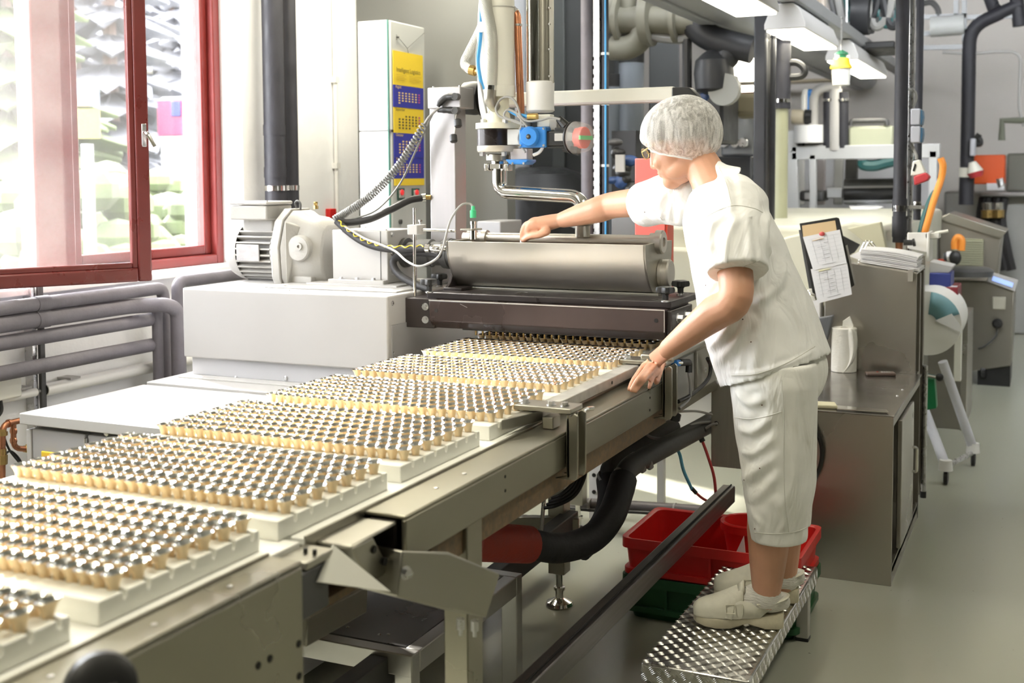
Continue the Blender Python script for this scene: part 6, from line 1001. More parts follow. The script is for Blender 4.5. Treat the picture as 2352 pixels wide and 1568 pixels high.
# black steel columns
def column(x0, x1, Y, m, lab, y0=-60):
    a, b = at(x0, 400, Y=Y), at(x1, 400, Y=Y); t = thing('black_steel_column', lab, 'column', (a.x, Y, 0), 'black columns in the middle'); build('column', B(a.x, b.x, Y, Y+(b.x-a.x), 0, 4.1), m, t, .01); return t
CB = mat('black_column_paint', (.028, .029, .034), .35, 0, .2, 4)
column(1729, 1758, 6.6, CB, 'wide black steel column right behind the woman'); t = column(1762, 1778, 6.7, CB, 'narrow black steel column right of the bright strip'); a = at(1758, 400, Y=6.65); build('bright_strip', B(a.x, a.x+.02, 6.66, 6.68, 0, 4.), CHROME, t)
t = thing('olive_pipe', 'pale olive pipe with a black insulated top beside the columns', 'pipe', (at(1793, 400, Y=7.).x, 7., 0)); c = at(1793, 400, Y=7.); build('lower_run', MB().cyl((c.x, 7., .3), (c.x, 7., at(1793, 250, Y=7.).z), .042, n=16), mat('olive_pipe_paint', (.38, .38, .25), .4), t); build('upper_run', MB().cyl((c.x, 7., at(1793, 250, Y=7.).z), (c.x, 7., 4.1), .055, n=16), PIPEB, t); build('clamp', MB().cyl((c.x, 7., at(1793, 236, Y=7.).z), (c.x, 7., at(1793, 228, Y=7.).z), .06, n=16), CHROME, t); build('black_ring', MB().tube(spline([at(1800, 146, Y=7.), at(1830, 144, Y=7.), at(1848, 160, Y=7.), at(1840, 175, Y=7.), at(1800, 178, Y=7.)]), .02, 8), BLKP, t)
# riser group behind the filling valve
YR2 = 5.3; t, c, r = riser(1335, 1362, -50, 700, YR2, PIPEG, 'grey insulated riser pipe behind the filling valve', (), 'grey_riser_pipe', 'risers behind the valve'); t, c, r = riser(1380, 1398, -50, 700, YR2+.03, PIPEB, 'dark riser pipe with a blue cable behind the filling valve', (), 'black_riser_pipe', 'risers behind the valve')
build('blue_cable', MB().cyl((c.x+r*1.0, YR2-.01, .5), (c.x+r*1.0, YR2-.01, 4.), .005, n=8), BLUEH, t)
for yy in (122, 238, 380): z = at(1390, yy, Y=YR2).z; build('cable_tie', MB().cyl((c.x, YR2+.03, z-.006), (c.x, YR2+.03, z+.006), r*1.12, n=16), WPLAS, t)
a, b = at(1362, 300, Y=YR2), at(1377, 300, Y=YR2); t = thing('toothed_rail', 'galvanised slotted rail between the two risers', 'strut', (a.x, YR2, 0)); build('channel', B(a.x, b.x, YR2, YR2+.03, .5, 4.), SCREW, t, .002)
for i in range(34): z = .7+i*.041*1.0+.0; build('slot', B(a.x-.001, a.x+.006, YR2-.001, YR2+.002, z, z+.017), HOLE, t)
# dark equipment in the middle background
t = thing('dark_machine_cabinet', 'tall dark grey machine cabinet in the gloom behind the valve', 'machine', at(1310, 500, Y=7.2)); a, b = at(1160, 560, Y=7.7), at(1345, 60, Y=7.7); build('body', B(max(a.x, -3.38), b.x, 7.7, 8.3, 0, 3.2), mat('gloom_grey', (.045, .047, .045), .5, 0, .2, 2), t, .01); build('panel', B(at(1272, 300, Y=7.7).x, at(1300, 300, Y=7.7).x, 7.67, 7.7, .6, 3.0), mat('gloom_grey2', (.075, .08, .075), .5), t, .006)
t = thing('black_vessel', 'rounded black vessel standing low behind the outlet pipe', 'vessel', at(1250, 500, Y=5.9)); c = at(1245, 500, Y=7.); build('body', MB().lathe((c.x, 7., .3), (0, 0, 1), [(.05, 0), (.34, .01), (.35, at(1245, 440, Y=7.).z-.3), (.27, at(1245, 400, Y=7.).z-.3), (.15, at(1245, 385, Y=7.).z-.3), (.02, at(1245, 383, Y=7.).z-.3)], 28), BLKP, t); t = thing('grey_equipment_box', 'grey equipment box with pale tubes behind the roller', 'equipment', at(1120, 560, Y=5.1)); build('grey_box', B(at(1095, 540, Y=5.1).x, at(1150, 540, Y=5.1).x, 5.1, 5.35, 0, at(1120, 508, Y=5.1).z), mat('mid_grey_box', (.33, .33, .34), .5), t, .006)
for a_, b_ in (((1150, 525), (1185, 540)), ((1165, 522), (1215, 540)), ((1290, 505), (1340, 520))): build('tube', MB().cyl(at(*a_, Y=5.4), at(*b_, Y=5.3), .02, n=10), LGREY, t)
# pale jacketed cylinders and flanged pipe
for x, y0, y1, l in ((1450, 145, 300, 'pale cylinder with a black cap behind the woman’s head'.replace('’', "'")), (1408, 200, 360, 'second pale cylinder in the dim background left of the head')):
    c = at(x, 300, Y=7.6); t = thing('pale_cylinder', l, 'cylinder', (c.x, 7.6, 0), 'pale cylinders in the background'); build('cylinder', MB().cyl((c.x, 7.6, 0), (c.x, 7.6, at(x, y0, Y=7.6).z), .085, n=18), mat('pale_blue_grey', (.19, .21, .235), .4), t); build('cap', MB().cyl((c.x, 7.6, at(x, y0, Y=7.6).z), (c.x, 7.6, at(x, y0-28, Y=7.6).z), .088, n=18), BLKP, t)
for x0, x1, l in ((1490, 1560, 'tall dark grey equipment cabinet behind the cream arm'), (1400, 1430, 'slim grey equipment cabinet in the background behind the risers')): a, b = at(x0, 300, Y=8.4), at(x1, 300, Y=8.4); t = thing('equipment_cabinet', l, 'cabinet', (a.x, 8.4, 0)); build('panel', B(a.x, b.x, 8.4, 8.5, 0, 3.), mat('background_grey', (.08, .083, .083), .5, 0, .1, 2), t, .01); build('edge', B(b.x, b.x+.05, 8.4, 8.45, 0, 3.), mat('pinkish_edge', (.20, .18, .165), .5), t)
FL = mat('beige_flange_paint', (.21, .20, .155), .5, 0, .1, 6); f_ = lambda x, y: at(x, y, Y=6.9)
t = thing('flanged_pipe', 'beige flanged pipe high in the dark background', 'pipe', f_(1500, 50)); build('pipe_run', MB().cyl(f_(1400, 46), f_(1600, 48), .085, n=18), FL, t)
for x, r_ in ((1418, .14), (1478, .16), (1488, .16), (1548, .14)): build('flange', MB().lathe(f_(x, 46), (1, 0, 0), [(.06, 0), (r_, .002), (r_, .03), (.06, .032)], 22), FL, t)
build('elbow', MB().tube(fillet([f_(1478, 60), f_(1470, 95), f_(1440, 112), f_(1405, 110)], .1), .075, 14), FL, t); build('branch', MB().cyl(f_(1442, 40), f_(1442, 0), .05, n=12), FL, t); build('gauge', MB().ell(f_(1395, 20), .08, .05, .08, 12, 8), FL, t)
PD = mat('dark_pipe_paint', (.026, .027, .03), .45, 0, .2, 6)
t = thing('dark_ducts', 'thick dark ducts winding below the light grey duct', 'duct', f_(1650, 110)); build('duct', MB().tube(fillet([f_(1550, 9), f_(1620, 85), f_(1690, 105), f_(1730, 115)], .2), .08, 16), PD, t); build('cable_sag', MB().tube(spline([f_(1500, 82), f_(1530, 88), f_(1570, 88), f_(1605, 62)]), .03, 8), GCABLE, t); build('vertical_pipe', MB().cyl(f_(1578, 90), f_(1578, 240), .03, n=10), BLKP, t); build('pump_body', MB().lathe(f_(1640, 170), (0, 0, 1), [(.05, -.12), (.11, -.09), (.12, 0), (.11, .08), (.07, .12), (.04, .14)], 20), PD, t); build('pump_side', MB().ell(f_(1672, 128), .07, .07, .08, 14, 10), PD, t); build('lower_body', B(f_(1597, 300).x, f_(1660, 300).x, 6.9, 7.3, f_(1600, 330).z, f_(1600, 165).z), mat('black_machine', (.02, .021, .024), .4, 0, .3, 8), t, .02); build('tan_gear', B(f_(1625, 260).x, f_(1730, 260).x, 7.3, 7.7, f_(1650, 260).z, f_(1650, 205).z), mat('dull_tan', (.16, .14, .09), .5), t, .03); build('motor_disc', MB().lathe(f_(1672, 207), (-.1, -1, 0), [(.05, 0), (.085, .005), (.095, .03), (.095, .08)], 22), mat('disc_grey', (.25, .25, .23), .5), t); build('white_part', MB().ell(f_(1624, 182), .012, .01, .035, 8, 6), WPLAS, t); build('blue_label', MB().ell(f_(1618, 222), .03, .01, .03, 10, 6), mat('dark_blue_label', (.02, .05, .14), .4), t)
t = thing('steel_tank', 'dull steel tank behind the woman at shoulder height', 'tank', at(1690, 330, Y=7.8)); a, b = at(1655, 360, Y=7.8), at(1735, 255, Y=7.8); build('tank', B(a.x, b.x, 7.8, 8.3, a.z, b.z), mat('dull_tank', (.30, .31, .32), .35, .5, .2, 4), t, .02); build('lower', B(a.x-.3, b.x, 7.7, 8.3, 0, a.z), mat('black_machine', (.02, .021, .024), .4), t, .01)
for x in (1690, 1708, 1665): build('fitting', MB().lathe(at(x, 328, Y=7.75), (0, -1, 0), [(.02, 0), (.035, .01), (.03, .03)], 10), SCREW, t)
for i, x in enumerate((1650, 1680, 1705, 1725)): build('hose_bit', MB().tube(spline([at(x, 240, Y=7.7), at(x+8, 250, Y=7.7), at(x+4, 268, Y=7.7)]), .015, 6), (DKGREY, BLKP, mat('dk_blue', (.03, .05, .12), .4), BLKP)[i], t)
t = thing('red_cabinet', 'plain red cabinet panel partly hidden behind the reaching arm', 'cabinet', at(1490, 540, Y=4.9)); a, b = at(1458, 560, Y=4.9), at(1528, 363, Y=4.9); build('panel', B(a.x, b.x, 4.9, 5.0, a.z-.3, b.z), mat('salmon_red_paint', (.78, .16, .13), .4, 0, .03, 3), t, .004); build('edge', B(b.x, b.x+.008, 4.905, 5.0, a.z-.3, b.z), mat('bright_red_edge', (.65, .05, .02), .4), t)
build('post', B(b.x-.05, b.x-.02, 4.95, 4.98, 0, a.z-.3), LGREY, t)
t = thing('dark_shelf_clutter', 'dark valves and blue fittings in the gloom left of the red cabinet', 'equipment', at(1430, 370, Y=6.)); rg = random.Random(11)
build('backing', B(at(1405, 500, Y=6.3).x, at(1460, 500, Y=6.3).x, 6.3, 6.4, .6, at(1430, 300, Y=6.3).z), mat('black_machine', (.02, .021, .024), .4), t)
for i in range(12): p = at(1405+rg.random()*52, 325+rg.random()*110, Y=6.1); build('valve_body', MB().ell(p, .03+.03*rg.random(), .03, .02+.03*rg.random(), 10, 7), (BLKP, DKGREY, BLKP, mat('dk_blue2', (.03, .07, .2), .4))[i % 4], t)
a, b = at(1416, 395, Y=6.05), at(1436, 355, Y=6.05); build('grey_plate', B(a.x, b.x, 6.03, 6.05, a.z, b.z), LGREY, t); a, b = at(1405, 540, Y=5.6), at(1458, 470, Y=5.6); build('grey_panel', B(a.x, b.x, 5.6, 5.7, a.z, b.z), mat('mid_grey2', (.20, .20, .21), .5), t)
# overhead clutter at top right
t = thing('overhead_machinery', 'dark overhead machinery with pale hoses above the lamp row', 'machinery', at(1980, 60, Y=9.)); o = lambda x, y: at(x, y, Y=9.)
build('frame', B(o(1950, 60).x, o(2055, 60).x, 9.0, 9.6, o(2000, 112).z, o(2000, 96).z), BLKP, t, .01); build('motor', MB().cyl(o(1960, 30), o(2000, 30), .16, n=16), PD, t); build('dark_block', B(o(1900, 60).x, o(1985, 60).x, 9.2, 9.6, o(1950, 60).z, o(1950, -20).z), mat('black_machine', (.02, .021, .024), .4), t, .02)
for i in range(9): x = 1905+i*17; build('hose', MB().tube(spline([o(x, -20), o(x+8, 20), o(x+16, 45+5*(i % 3)), o(x+30, 60), o(x+50, 35), o(x+60, 0)]), .02+.012*(i % 2), 8), (DKGREY, GCABLE, MT['teal_hose'], PD)[i % 4], t)
for x in (1862, 1874, 1888): build('pale_rod', MB().cyl(o(x, -30), o(x+4, 60), .025, n=8), mat('pale_rod', (.55, .48, .40), .5), t)
build('lamp_spot', MB().lathe(o(1835, 8), (0, -.3, -1), [(.05, -.1), (.13, -.05), (.15, .04), (.12, .06)], 18), DKGREY, t)
# ================================================================ the woman
SKIN = mat('skin', (.62, .33, .21), .45, 0, .10, 9, .06, 220, sss=.12)
def cloth(name, c):
    m = mat(name, c, .85, 0, .03, 20); nt = m.node_tree; N = nt.nodes; L = nt.links; b = N['Principled BSDF']
    tc = N.new('ShaderNodeTexCoord'); mp = N.new('ShaderNodeMapping'); mp.inputs['Rotation'].default_value = (.5, .6, .3); mp.inputs['Scale'].default_value = (1, 1, .35); L.new(tc.outputs['Object'], mp.inputs[0])
    n1 = N.new('ShaderNodeTexNoise'); n1.inputs['Scale'].default_value = 13; n1.inputs['Detail'].default_value = 3; n1.inputs['Distortion'].default_value = .8; L.new(mp.outputs[0], n1.inputs[0])
    b1 = N.new('ShaderNodeBump'); b1.inputs['Strength'].default_value = .55; b1.inputs['Distance'].default_value = .03; L.new(n1.outputs[0], b1.inputs['Height']); L.new(b1.outputs[0], b.inputs['Normal']); b.inputs['Sheen Weight'].default_value = .15; return m
SHIRT = cloth('white_cotton', (.90, .90, .885)); TROU = cloth('white_trouser_cotton', (.86, .855, .815))
WV = thing('person', 'woman in white tunic and cropped trousers with a hairnet, leaning over the hopper', 'person', (-.75, 3.32, .22))
def ringe(c, a1, r1, a2, r2, n=24, p=1.): return [c+a1*(r1*math.cos(t))+a2*(r2*math.sin(t)) for t in [2*math.pi*i/n for i in range(n)]]
def limb(mb, pts, rad, n=16, k=5, round_ends=True):
    P = spline(pts, k); R = []; m = len(pts)-1
    for i in range(len(P)):
        f = i/k; j = min(int(f), m-1); u_ = f-j; u_ = u_*u_*(3-2*u_) if False else u_; R.append(rad[j]*(1-u_)+rad[j+1]*u_)
    if round_ends:
        d0 = (P[0]-P[1]).normalized(); d1 = (P[-1]-P[-2]).normalized()
        P = [P[0]+d0*R[0]*.97, P[0]+d0*R[0]*.7]+P+[P[-1]+d1*R[-1]*.7, P[-1]+d1*R[-1]*.97]; R = [R[0]*.25, R[0]*.72]+R+[R[-1]*.72, R[-1]*.25]
    mb.tube(P, R, n)
# --- joints
HEM = at(1778, 843, Y=3.31); SHC = at(1643, 440, Y=3.33); AX = (SHC-HEM).normalized()
SL, EL, WL = at(1672, 462, Y=3.19), at(1690, 682, Y=3.05), at(1534, 802, Y=3.10)
SR, ER, WR = at(1568, 455, Y=3.47), at(1413, 470, Y=3.66), at(1291, 505, Y=3.69)
HL, KL, AL = at(1775, 880, Y=3.21), at(1770, 1130, Y=3.22), at(1760, 1372, Y=3.25)
HR, KR, AR = at(1782, 870, Y=3.42), at(1800, 1110, Y=3.44), at(1800, 1335, Y=3.47)
def tring(t, r1, r2, tw):
    c = HEM.lerp(SHC, t); s_ = Vector((-.63*tw, 1-.23*tw, 0)).normalized(); s_ = (s_-AX*s_.dot(AX)).normalized(); f_ = AX.cross(s_); return ringe(c, f_, r1, s_, r2, 28)
# --- body, one continuous surface
mb = MB()
mb.loft([tring(t, a, b, w) for t, a, b, w in ((-.15, .10, .14, 0), (0, .12, .17, 0), (.4, .125, .16, .1), (.7, .11, .16, .4), (.88, .08, .14, .7), (.95, .05, .09, .9))])
limb(mb, [SL, SL.lerp(EL, .5), EL, EL.lerp(WL, .3), EL.lerp(WL, .65), WL], [.052, .050, .0455, .0475, .038, .0275])
limb(mb, [SR, SR.lerp(ER, .5), ER, ER.lerp(WR, .3), ER.lerp(WR, .65), WR], [.050, .048, .0445, .045, .037, .0275])
limb(mb, [HL, KL, KL.lerp(AL, .35), KL.lerp(AL, .7), AL], [.09, .062, .062, .050, .037]); limb(mb, [HR, KR, KR.lerp(AR, .35), KR.lerp(AR, .7), AR], [.09, .062, .060, .048, .036])
# neck and head
FH = Vector((-.93, .12, -.33)).normalized(); LH = Vector((0, 0, 1)).cross(FH).normalized(); UH = FH.cross(LH).normalized(); HC = at(1560, 321, Y=3.40); RM = Matrix((FH, LH, UH)).transposed()
hp_ = lambda f, l, u: HC+FH*f+LH*l+UH*u
def he(f, l, u, a, b, c): mb.ell(hp_(f, l, u), a, b, c, 20, 14, RM)
limb(mb, [hp_(-.02, 0, -.05), hp_(-.045, .0, -.105), SHC+AX*.0], [.057, .055, .058])
he(-.005, 0, .02, .098, .077, .096); he(.030, 0, -.045, .064, .060, .083); he(.060, 0, -.107, .030, .032, .026)
for s_ in (-1, 1):
    he(.012, s_*.036, -.085, .048, .024, .030); he(.062, s_*.033, -.048, .026, .024, .024); he(-.012, s_*.069, -.025, .018, .010, .030); he(.093, s_*.009, -.052, .010, .008, .008)
    he(.076, s_*.030, .018, .016, .024, .009)
he(.092, 0, .012, .010, .016, .012); mb.tube([hp_(.090, 0, .005), hp_(.100, 0, -.025), hp_(.104, 0, -.045)], [.008, .010, .012], 10); he(.104, 0, -.046, .011, .011, .010)
he(.086, 0, -.072, .012, .021, .0055); he(.083, 0, -.083, .012, .019, .006); he(.080, 0, -.076, .010, .03, .014)
# left hand, palm down on the rail
def fing(pts, r): limb(mb, pts, r, 10, 4)
zz = lambda x, y, z: at(1430+x/9.8, 760+y/9.8, Z=z)
PALM = zz(700, 690, .965)
kn = [zz(490, 770, .950), zz(590, 800, .956), zz(705, 840, .953), zz(815, 890, .943)]
mb.loft([ringe(EL.lerp(WL, .93), (kn[3]-kn[0]).normalized(), .029, V(0, 0, 1), .027, 14), ringe(WL, (kn[3]-kn[0]).normalized(), .0275, V(0, 0, 1), .0235, 14), ringe(zz(740, 640, .972), (kn[3]-kn[0]).normalized(), .034, V(0, 0, 1), .018, 14), ringe((kn[0]+kn[3])/2+V(0, 0, -.004), (kn[3]-kn[0]).normalized(), .038, V(0, 0, 1), .0145, 14)])
mb.ell((kn[0]+kn[3])/2+V(0, 0, -.004), .03, .03, .014)
pip = [zz(285, 1060, .934), zz(375, 1075, .942), zz(500, 1075, .940), zz(695, 1010, .936)]; tip = [zz(150, 1310, .9115), zz(205, 1330, .9125), zz(300, 1345, .911), zz(600, 1270, .915)]
for i, r in enumerate((.0088, .0092, .0088, .0078)): m_ = pip[i].lerp(tip[i], .52)+V(0, 0, .002); fing([kn[i].lerp(PALM, .25), kn[i], pip[i], m_, tip[i]], [r*1.1, r*1.12, r*1.04, r*.95, r*.82])
fing([zz(880, 700, .955), zz(830, 860, .938), zz(800, 1010, .925), zz(760, 1150, .915)], [.014, .012, .0105, .009])
# right hand, closed fist pinching a wipe over the hopper rim
hh = lambda x, y, Y=3.69: at(1180+x/10.69, 460+y/10.69, Y=Y)
mb.loft([ringe(WR, V(0, 1, 0), .024, V(.25, 0, .97), .026, 14), ringe(hh(800, 570), V(0, 1, 0), .034, V(.3, 0, .95), .033, 14), ringe(hh(560, 590), V(0, 1, 0), .040, V(.35, 0, .94), .030, 14), ringe(hh(440, 600), V(0, 1, 0), .036, V(.35, 0, .94), .020, 14)])
mb.ell(hh(560, 600), .034, .038, .028)
for i, (dy, dx) in enumerate(((-.027, 20), (-.009, 0), (.009, 10), (.026, 40))):
    Y_ = 3.69+dy; fing([hh(520+dx, 540, Y_), hh(400+dx, 560, Y_), hh(330+dx, 720, Y_), hh(330+dx+30*i, 850, Y_), hh(450+dx, 900, Y_), hh(540+dx, 850, Y_)], [.013, .0118, .0105, .0095, .009, .0085])
fing([hh(800, 760, 3.655), hh(620, 840, 3.65), hh(430, 870, 3.652), hh(290, 950, 3.66), hh(230, 985, 3.665)], [.016, .0135, .0115, .010, .0085]); fing([hh(420, 560, 3.668), hh(290, 620, 3.668), hh(220, 800, 3.668), hh(210, 960, 3.67)], [.012, .0118, .011, .009])
body = build('body', mb, SKIN, WV, smooth=0, mods=(('REMESH', dict(mode='VOXEL', voxel_size=.004, use_smooth_shade=True)), ('SMOOTH', dict(factor=.5, iterations=4))))
build('wipe', MB().ell(hh(205, 1010, 3.668), .008, .006, .007, 10, 6), PAPER, WV)
# eyes
for s_ in (-1, 1):
    e = build('eye', MB().ell(hp_(.074, s_*.030, -.004), .0125, .0125, .0125, 14, 10), mat('eye_white', (.85, .83, .80), .2), WV); build('iris', MB().ell(hp_(.0838, s_*.030, -.005), .004, .0055, .0055, 10, 6, RM), mat('iris_brown', (.06, .035, .02), .2), e)
# hair cap under the net and the net itself
HAIR = mat('grey_brown_hair', (.17, .145, .115), .6, 0, .4, 40, .4, 160, (1, 1, 4))
def dome(kf, kl, ku, puff, wr, n=48, m=18, seed=1, tf=88., tb=138., cu=.03):
    "bonnet: ellipsoid about the skull, hem high on the brow and low on the nape"
    rg = random.Random(seed); ph = [rg.random()*6.28 for _ in range(6)]; P = []
    for i in range(m+1):
        v = i/m; ring = []
        for j in range(n):
            a = 2*math.pi*j/n; th = math.radians(tf+(tb-tf)*(.5-.5*math.cos(a))**.7)*v; th = max(th, .002)
            w_ = 1+wr*min(1, v*1.6)*(math.sin(7*a+ph[0]+3*v)*.5+abs(math.sin(11*a+ph[1]-2*v))*.6+math.sin(23*a+ph[2]+4*v)*.3-.3)
            g = 1 if v < .84 else 1-((v-.84)/.16)**1.5*puff
            ring.append(hp_(-.012+kf*math.sin(th)*math.cos(a)*w_*g, kl*math.sin(th)*math.sin(a)*w_*g, cu+ku*math.cos(th)*(w_ if v < .84 else 1)))
        P.append(ring)
    return P
mb = MB(); mb.loft(dome(.103, .083, .089, .02, .01, seed=3, tf=80, tb=125, cu=.022), cap=False); build('hair', mb, HAIR, WV, smooth=60, mods=(('SOLIDIFY', dict(thickness=.004)),))
NET = bpy.data.materials.new('hairnet_fleece'); NET.use_nodes = True; nt = NET.node_tree; N = nt.nodes; L = nt.links; N.clear()
o_ = N.new('ShaderNodeOutputMaterial'); tr_ = N.new('ShaderNodeBsdfTransparent'); d_ = N.new('ShaderNodeBsdfDiffuse'); d_.inputs[0].default_value = (.92, .92, .90, 1); tl = N.new('ShaderNodeBsdfTranslucent'); tl.inputs[0].default_value = (.92, .92, .90, 1)
m1 = N.new('ShaderNodeMixShader'); m1.inputs[0].default_value = .35; L.new(d_.outputs[0], m1.inputs[1]); L.new(tl.outputs[0], m1.inputs[2]); tc = N.new('ShaderNodeTexCoord'); n1 = N.new('ShaderNodeTexNoise'); mpn = N.new('ShaderNodeMapping'); mpn.inputs['Scale'].default_value = (1, 1, .16); mpn.inputs['Rotation'].default_value = (.15, .35, 0); n1.inputs['Scale'].default_value = 75; n1.inputs['Detail'].default_value = 3; n1.inputs['Distortion'].default_value = .9; n2 = N.new('ShaderNodeTexNoise'); n2.inputs['Scale'].default_value = 400; L.new(tc.outputs['Object'], mpn.inputs[0]); L.new(mpn.outputs[0], n1.inputs[0]); L.new(tc.outputs['Object'], n2.inputs[0])
ad = N.new('ShaderNodeMath'); ad.operation = 'MULTIPLY_ADD'; ad.inputs[1].default_value = .45; L.new(n2.outputs[0], ad.inputs[0]); L.new(n1.outputs[0], ad.inputs[2]); rp = N.new('ShaderNodeMapRange'); rp.inputs[1].default_value = .55; rp.inputs[2].default_value = .95; rp.inputs[3].default_value = .30; rp.inputs[4].default_value = .92; L.new(ad.outputs[0], rp.inputs[0])
lw = N.new('ShaderNodeLayerWeight'); lw.inputs[0].default_value = .35; mx_ = N.new('ShaderNodeMath'); mx_.operation = 'MAXIMUM'; L.new(lw.outputs['Facing'], mx_.inputs[1]); L.new(rp.outputs[0], mx_.inputs[0])
m2_ = N.new('ShaderNodeMixShader'); L.new(mx_.outputs[0], m2_.inputs[0]); L.new(tr_.outputs[0], m2_.inputs[1]); L.new(m1.outputs[0], m2_.inputs[2]); L.new(m2_.outputs[0], o_.inputs[0])
mb = MB(); D = dome(.125, .108, .114, .15, .045, 120, 30, seed=5, tf=86, tb=158, cu=.014); mb.loft(D, cap=False); net = build('hairnet', mb, NET, WV, smooth=60); build('elastic_hem', MB().tube(D[-1]+[D[-1][0]], .0035, 6), mat('net_elastic', (.85, .85, .83), .8), net)
# glasses
GF = mat('gold_spectacle_frame', (.55, .47, .22), .3, .9)
gl_ = None
for s_ in (-1, 1):
    c = hp_(.108, s_*.031, -.006); ring = [c+LH*.022*math.cos(a)+UH*.016*math.sin(a)-FH*.004*abs(math.cos(a)) for a in [2*math.pi*i/20 for i in range(21)]]
    g = build('spectacle_rim', MB().tube(ring, .0016, 6), GF, WV); mbl = MB(); mbl.add(ring[:-1], [tuple(range(20))]); build('lens', mbl, mat('spectacle_lens', (.9, .95, .92), .05, alpha=.18), g); build('temple_arm', MB().tube([hp_(.104, s_*.054, -.002), hp_(.06, s_*.074, .002), hp_(0, s_*.080, .002)], .0019, 6), GF, g)
build('bridge', MB().tube(spline([hp_(.108, -.010, -.004), hp_(.113, 0, .0), hp_(.108, .010, -.004)]), .0012, 6), GF, WV)
# --- tunic
mb = MB()
mb.loft([tring(t, a, b, w) for t, a, b, w in ((.03, .10, .15, 0), (.0, .145, .205, 0), (-.02, .156, .218, 0), (.0, .158, .219, 0), (.2, .160, .213, .03), (.4, .152, .200, .12), (.6, .140, .19, .3), (.78, .128, .187, .5), (.9, .112, .180, .7), (.98, .090, .150, .85), (1.03, .070, .100, .95), (1.05, .052, .06, 1))])
c1, c2, c3 = at(1650, 445, Y=3.34), at(1632, 418, Y=3.37), at(1619, 399, Y=3.385); e1 = (at(1656, 357, Y=3.375)-at(1590, 430, Y=3.375)).normalized(); e2 = V(-.35, .94, 0).normalized()
mb.loft([ringe(c1, e1, .105, e2, .13, 24), ringe(c2, e1, .070, e2, .088, 24), ringe(c3, e1, .056, e2, .068, 24), ringe(c3-e1.cross(e2)*-.003, e1, .050, e2, .062, 24), ringe(c2, e1, .044, e2, .052, 24)])
def sleeve(a, b, c, ra, rb, rc):
    P = spline([a, b, c], 6); n = len(P)-1; R = [ra+(rb-ra)*min(1, 2*i/n) if i <= n/2 else rb+(rc-rb)*(2*i/n-1) for i in range(n+1)]; d = (P[-1]-P[-2]).normalized()
    P2 = [P[0]-(P[1]-P[0]).normalized()*ra*.7]+P+[P[-1]+d*.004, P[-1]-d*.004, P[-1]-d*.035]; R2 = [ra*.55]+R+[rc*.98, rc*.86, rc*.80]; mb.tube(P2, R2, 22)
sleeve(SL+V(.015, 0, -.01), at(1688, 540, Y=3.12), at(1695, 622, Y=3.075), .100, .094, .084); sleeve(SR+V(-.0, 0, -.0), at(1515, 460, Y=3.54), at(1478, 470, Y=3.585), .088, .076, .073)
CLD = bpy.data.textures.new('cloth_folds', 'CLOUDS'); CLD.noise_scale = .11; CLD.noise_depth = 1
from mathutils.bvhtree import BVHTree
def bake(o):
    dg = bpy.context.evaluated_depsgraph_get(); me = bpy.data.meshes.new_from_object(o.evaluated_get(dg)); o.modifiers.clear(); old = o.data; o.data = me; bpy.data.meshes.remove(old); return o
def surf(o, pix):
    "points of the garment surface along a path"
    me = o.data; off = WV.location; bv = BVHTree.FromPolygons([v.co+off for v in me.vertices], [tuple(p.vertices) for p in me.polygons]); out = []
    for x, y in pix:
        d = Vector(CM.T@np.array([(x-1176)/F, (y-CY)/F, 1.])).normalized(); h = bv.ray_cast(Vector(CC), d)
        if h[0]: out.append((h[0].copy(), h[1].copy()))
    return out
def folds(o, specs):
    "press soft folds into the cloth: (path, height, width)"
    me = o.data; off = np.array(WV.location); n = len(me.vertices); co = np.empty(n*3); me.vertices.foreach_get('co', co); co = co.reshape(-1, 3); no = np.empty(n*3); me.vertex_normals.foreach_get('vector', no); no = no.reshape(-1, 3); add = np.zeros(n)
    for pix, amp, wd in specs:
        pp_ = [Vector((x, y, 0)) for x, y in pix]; pp_ = spline(pp_, 5) if len(pp_) > 2 else [pp_[0].lerp(pp_[1], i/6) for i in range(7)]
        P = surf(o, [(p.x, p.y) for p in pp_])
        if len(P) < 2: continue
        W_ = np.array([p[0][:] for p in P])-off; best = np.full(n, 9.); tt = np.zeros(n)
        for i in range(len(W_)-1):
            a, b = W_[i], W_[i+1]; ab = b-a; t_ = np.clip(((co-a)@ab)/max(ab@ab, 1e-9), 0, 1); d = np.linalg.norm(co-(a+t_[:, None]*ab), axis=1); k_ = d < best; best[k_] = d[k_]; tt[k_] = (i+t_[k_])/(len(W_)-1)
        env = np.clip(np.minimum(tt, 1-tt)*5+.25, 0, 1); add += amp*env*(np.exp(-(best/wd)**2)-.45*np.exp(-((best-1.9*wd)/wd)**2))
    me.vertices.foreach_set('co', (co+no*add[:, None]).ravel()); me.update()
tun = build('tunic', mb, SHIRT, WV, smooth=0, mods=(('REMESH', dict(mode='VOXEL', voxel_size=.005, use_smooth_shade=True)), ('SMOOTH', dict(factor=.6, iterations=5)), ('DISPLACE', dict(strength=.010, mid_level=.5, texture=CLD))))
bake(tun)
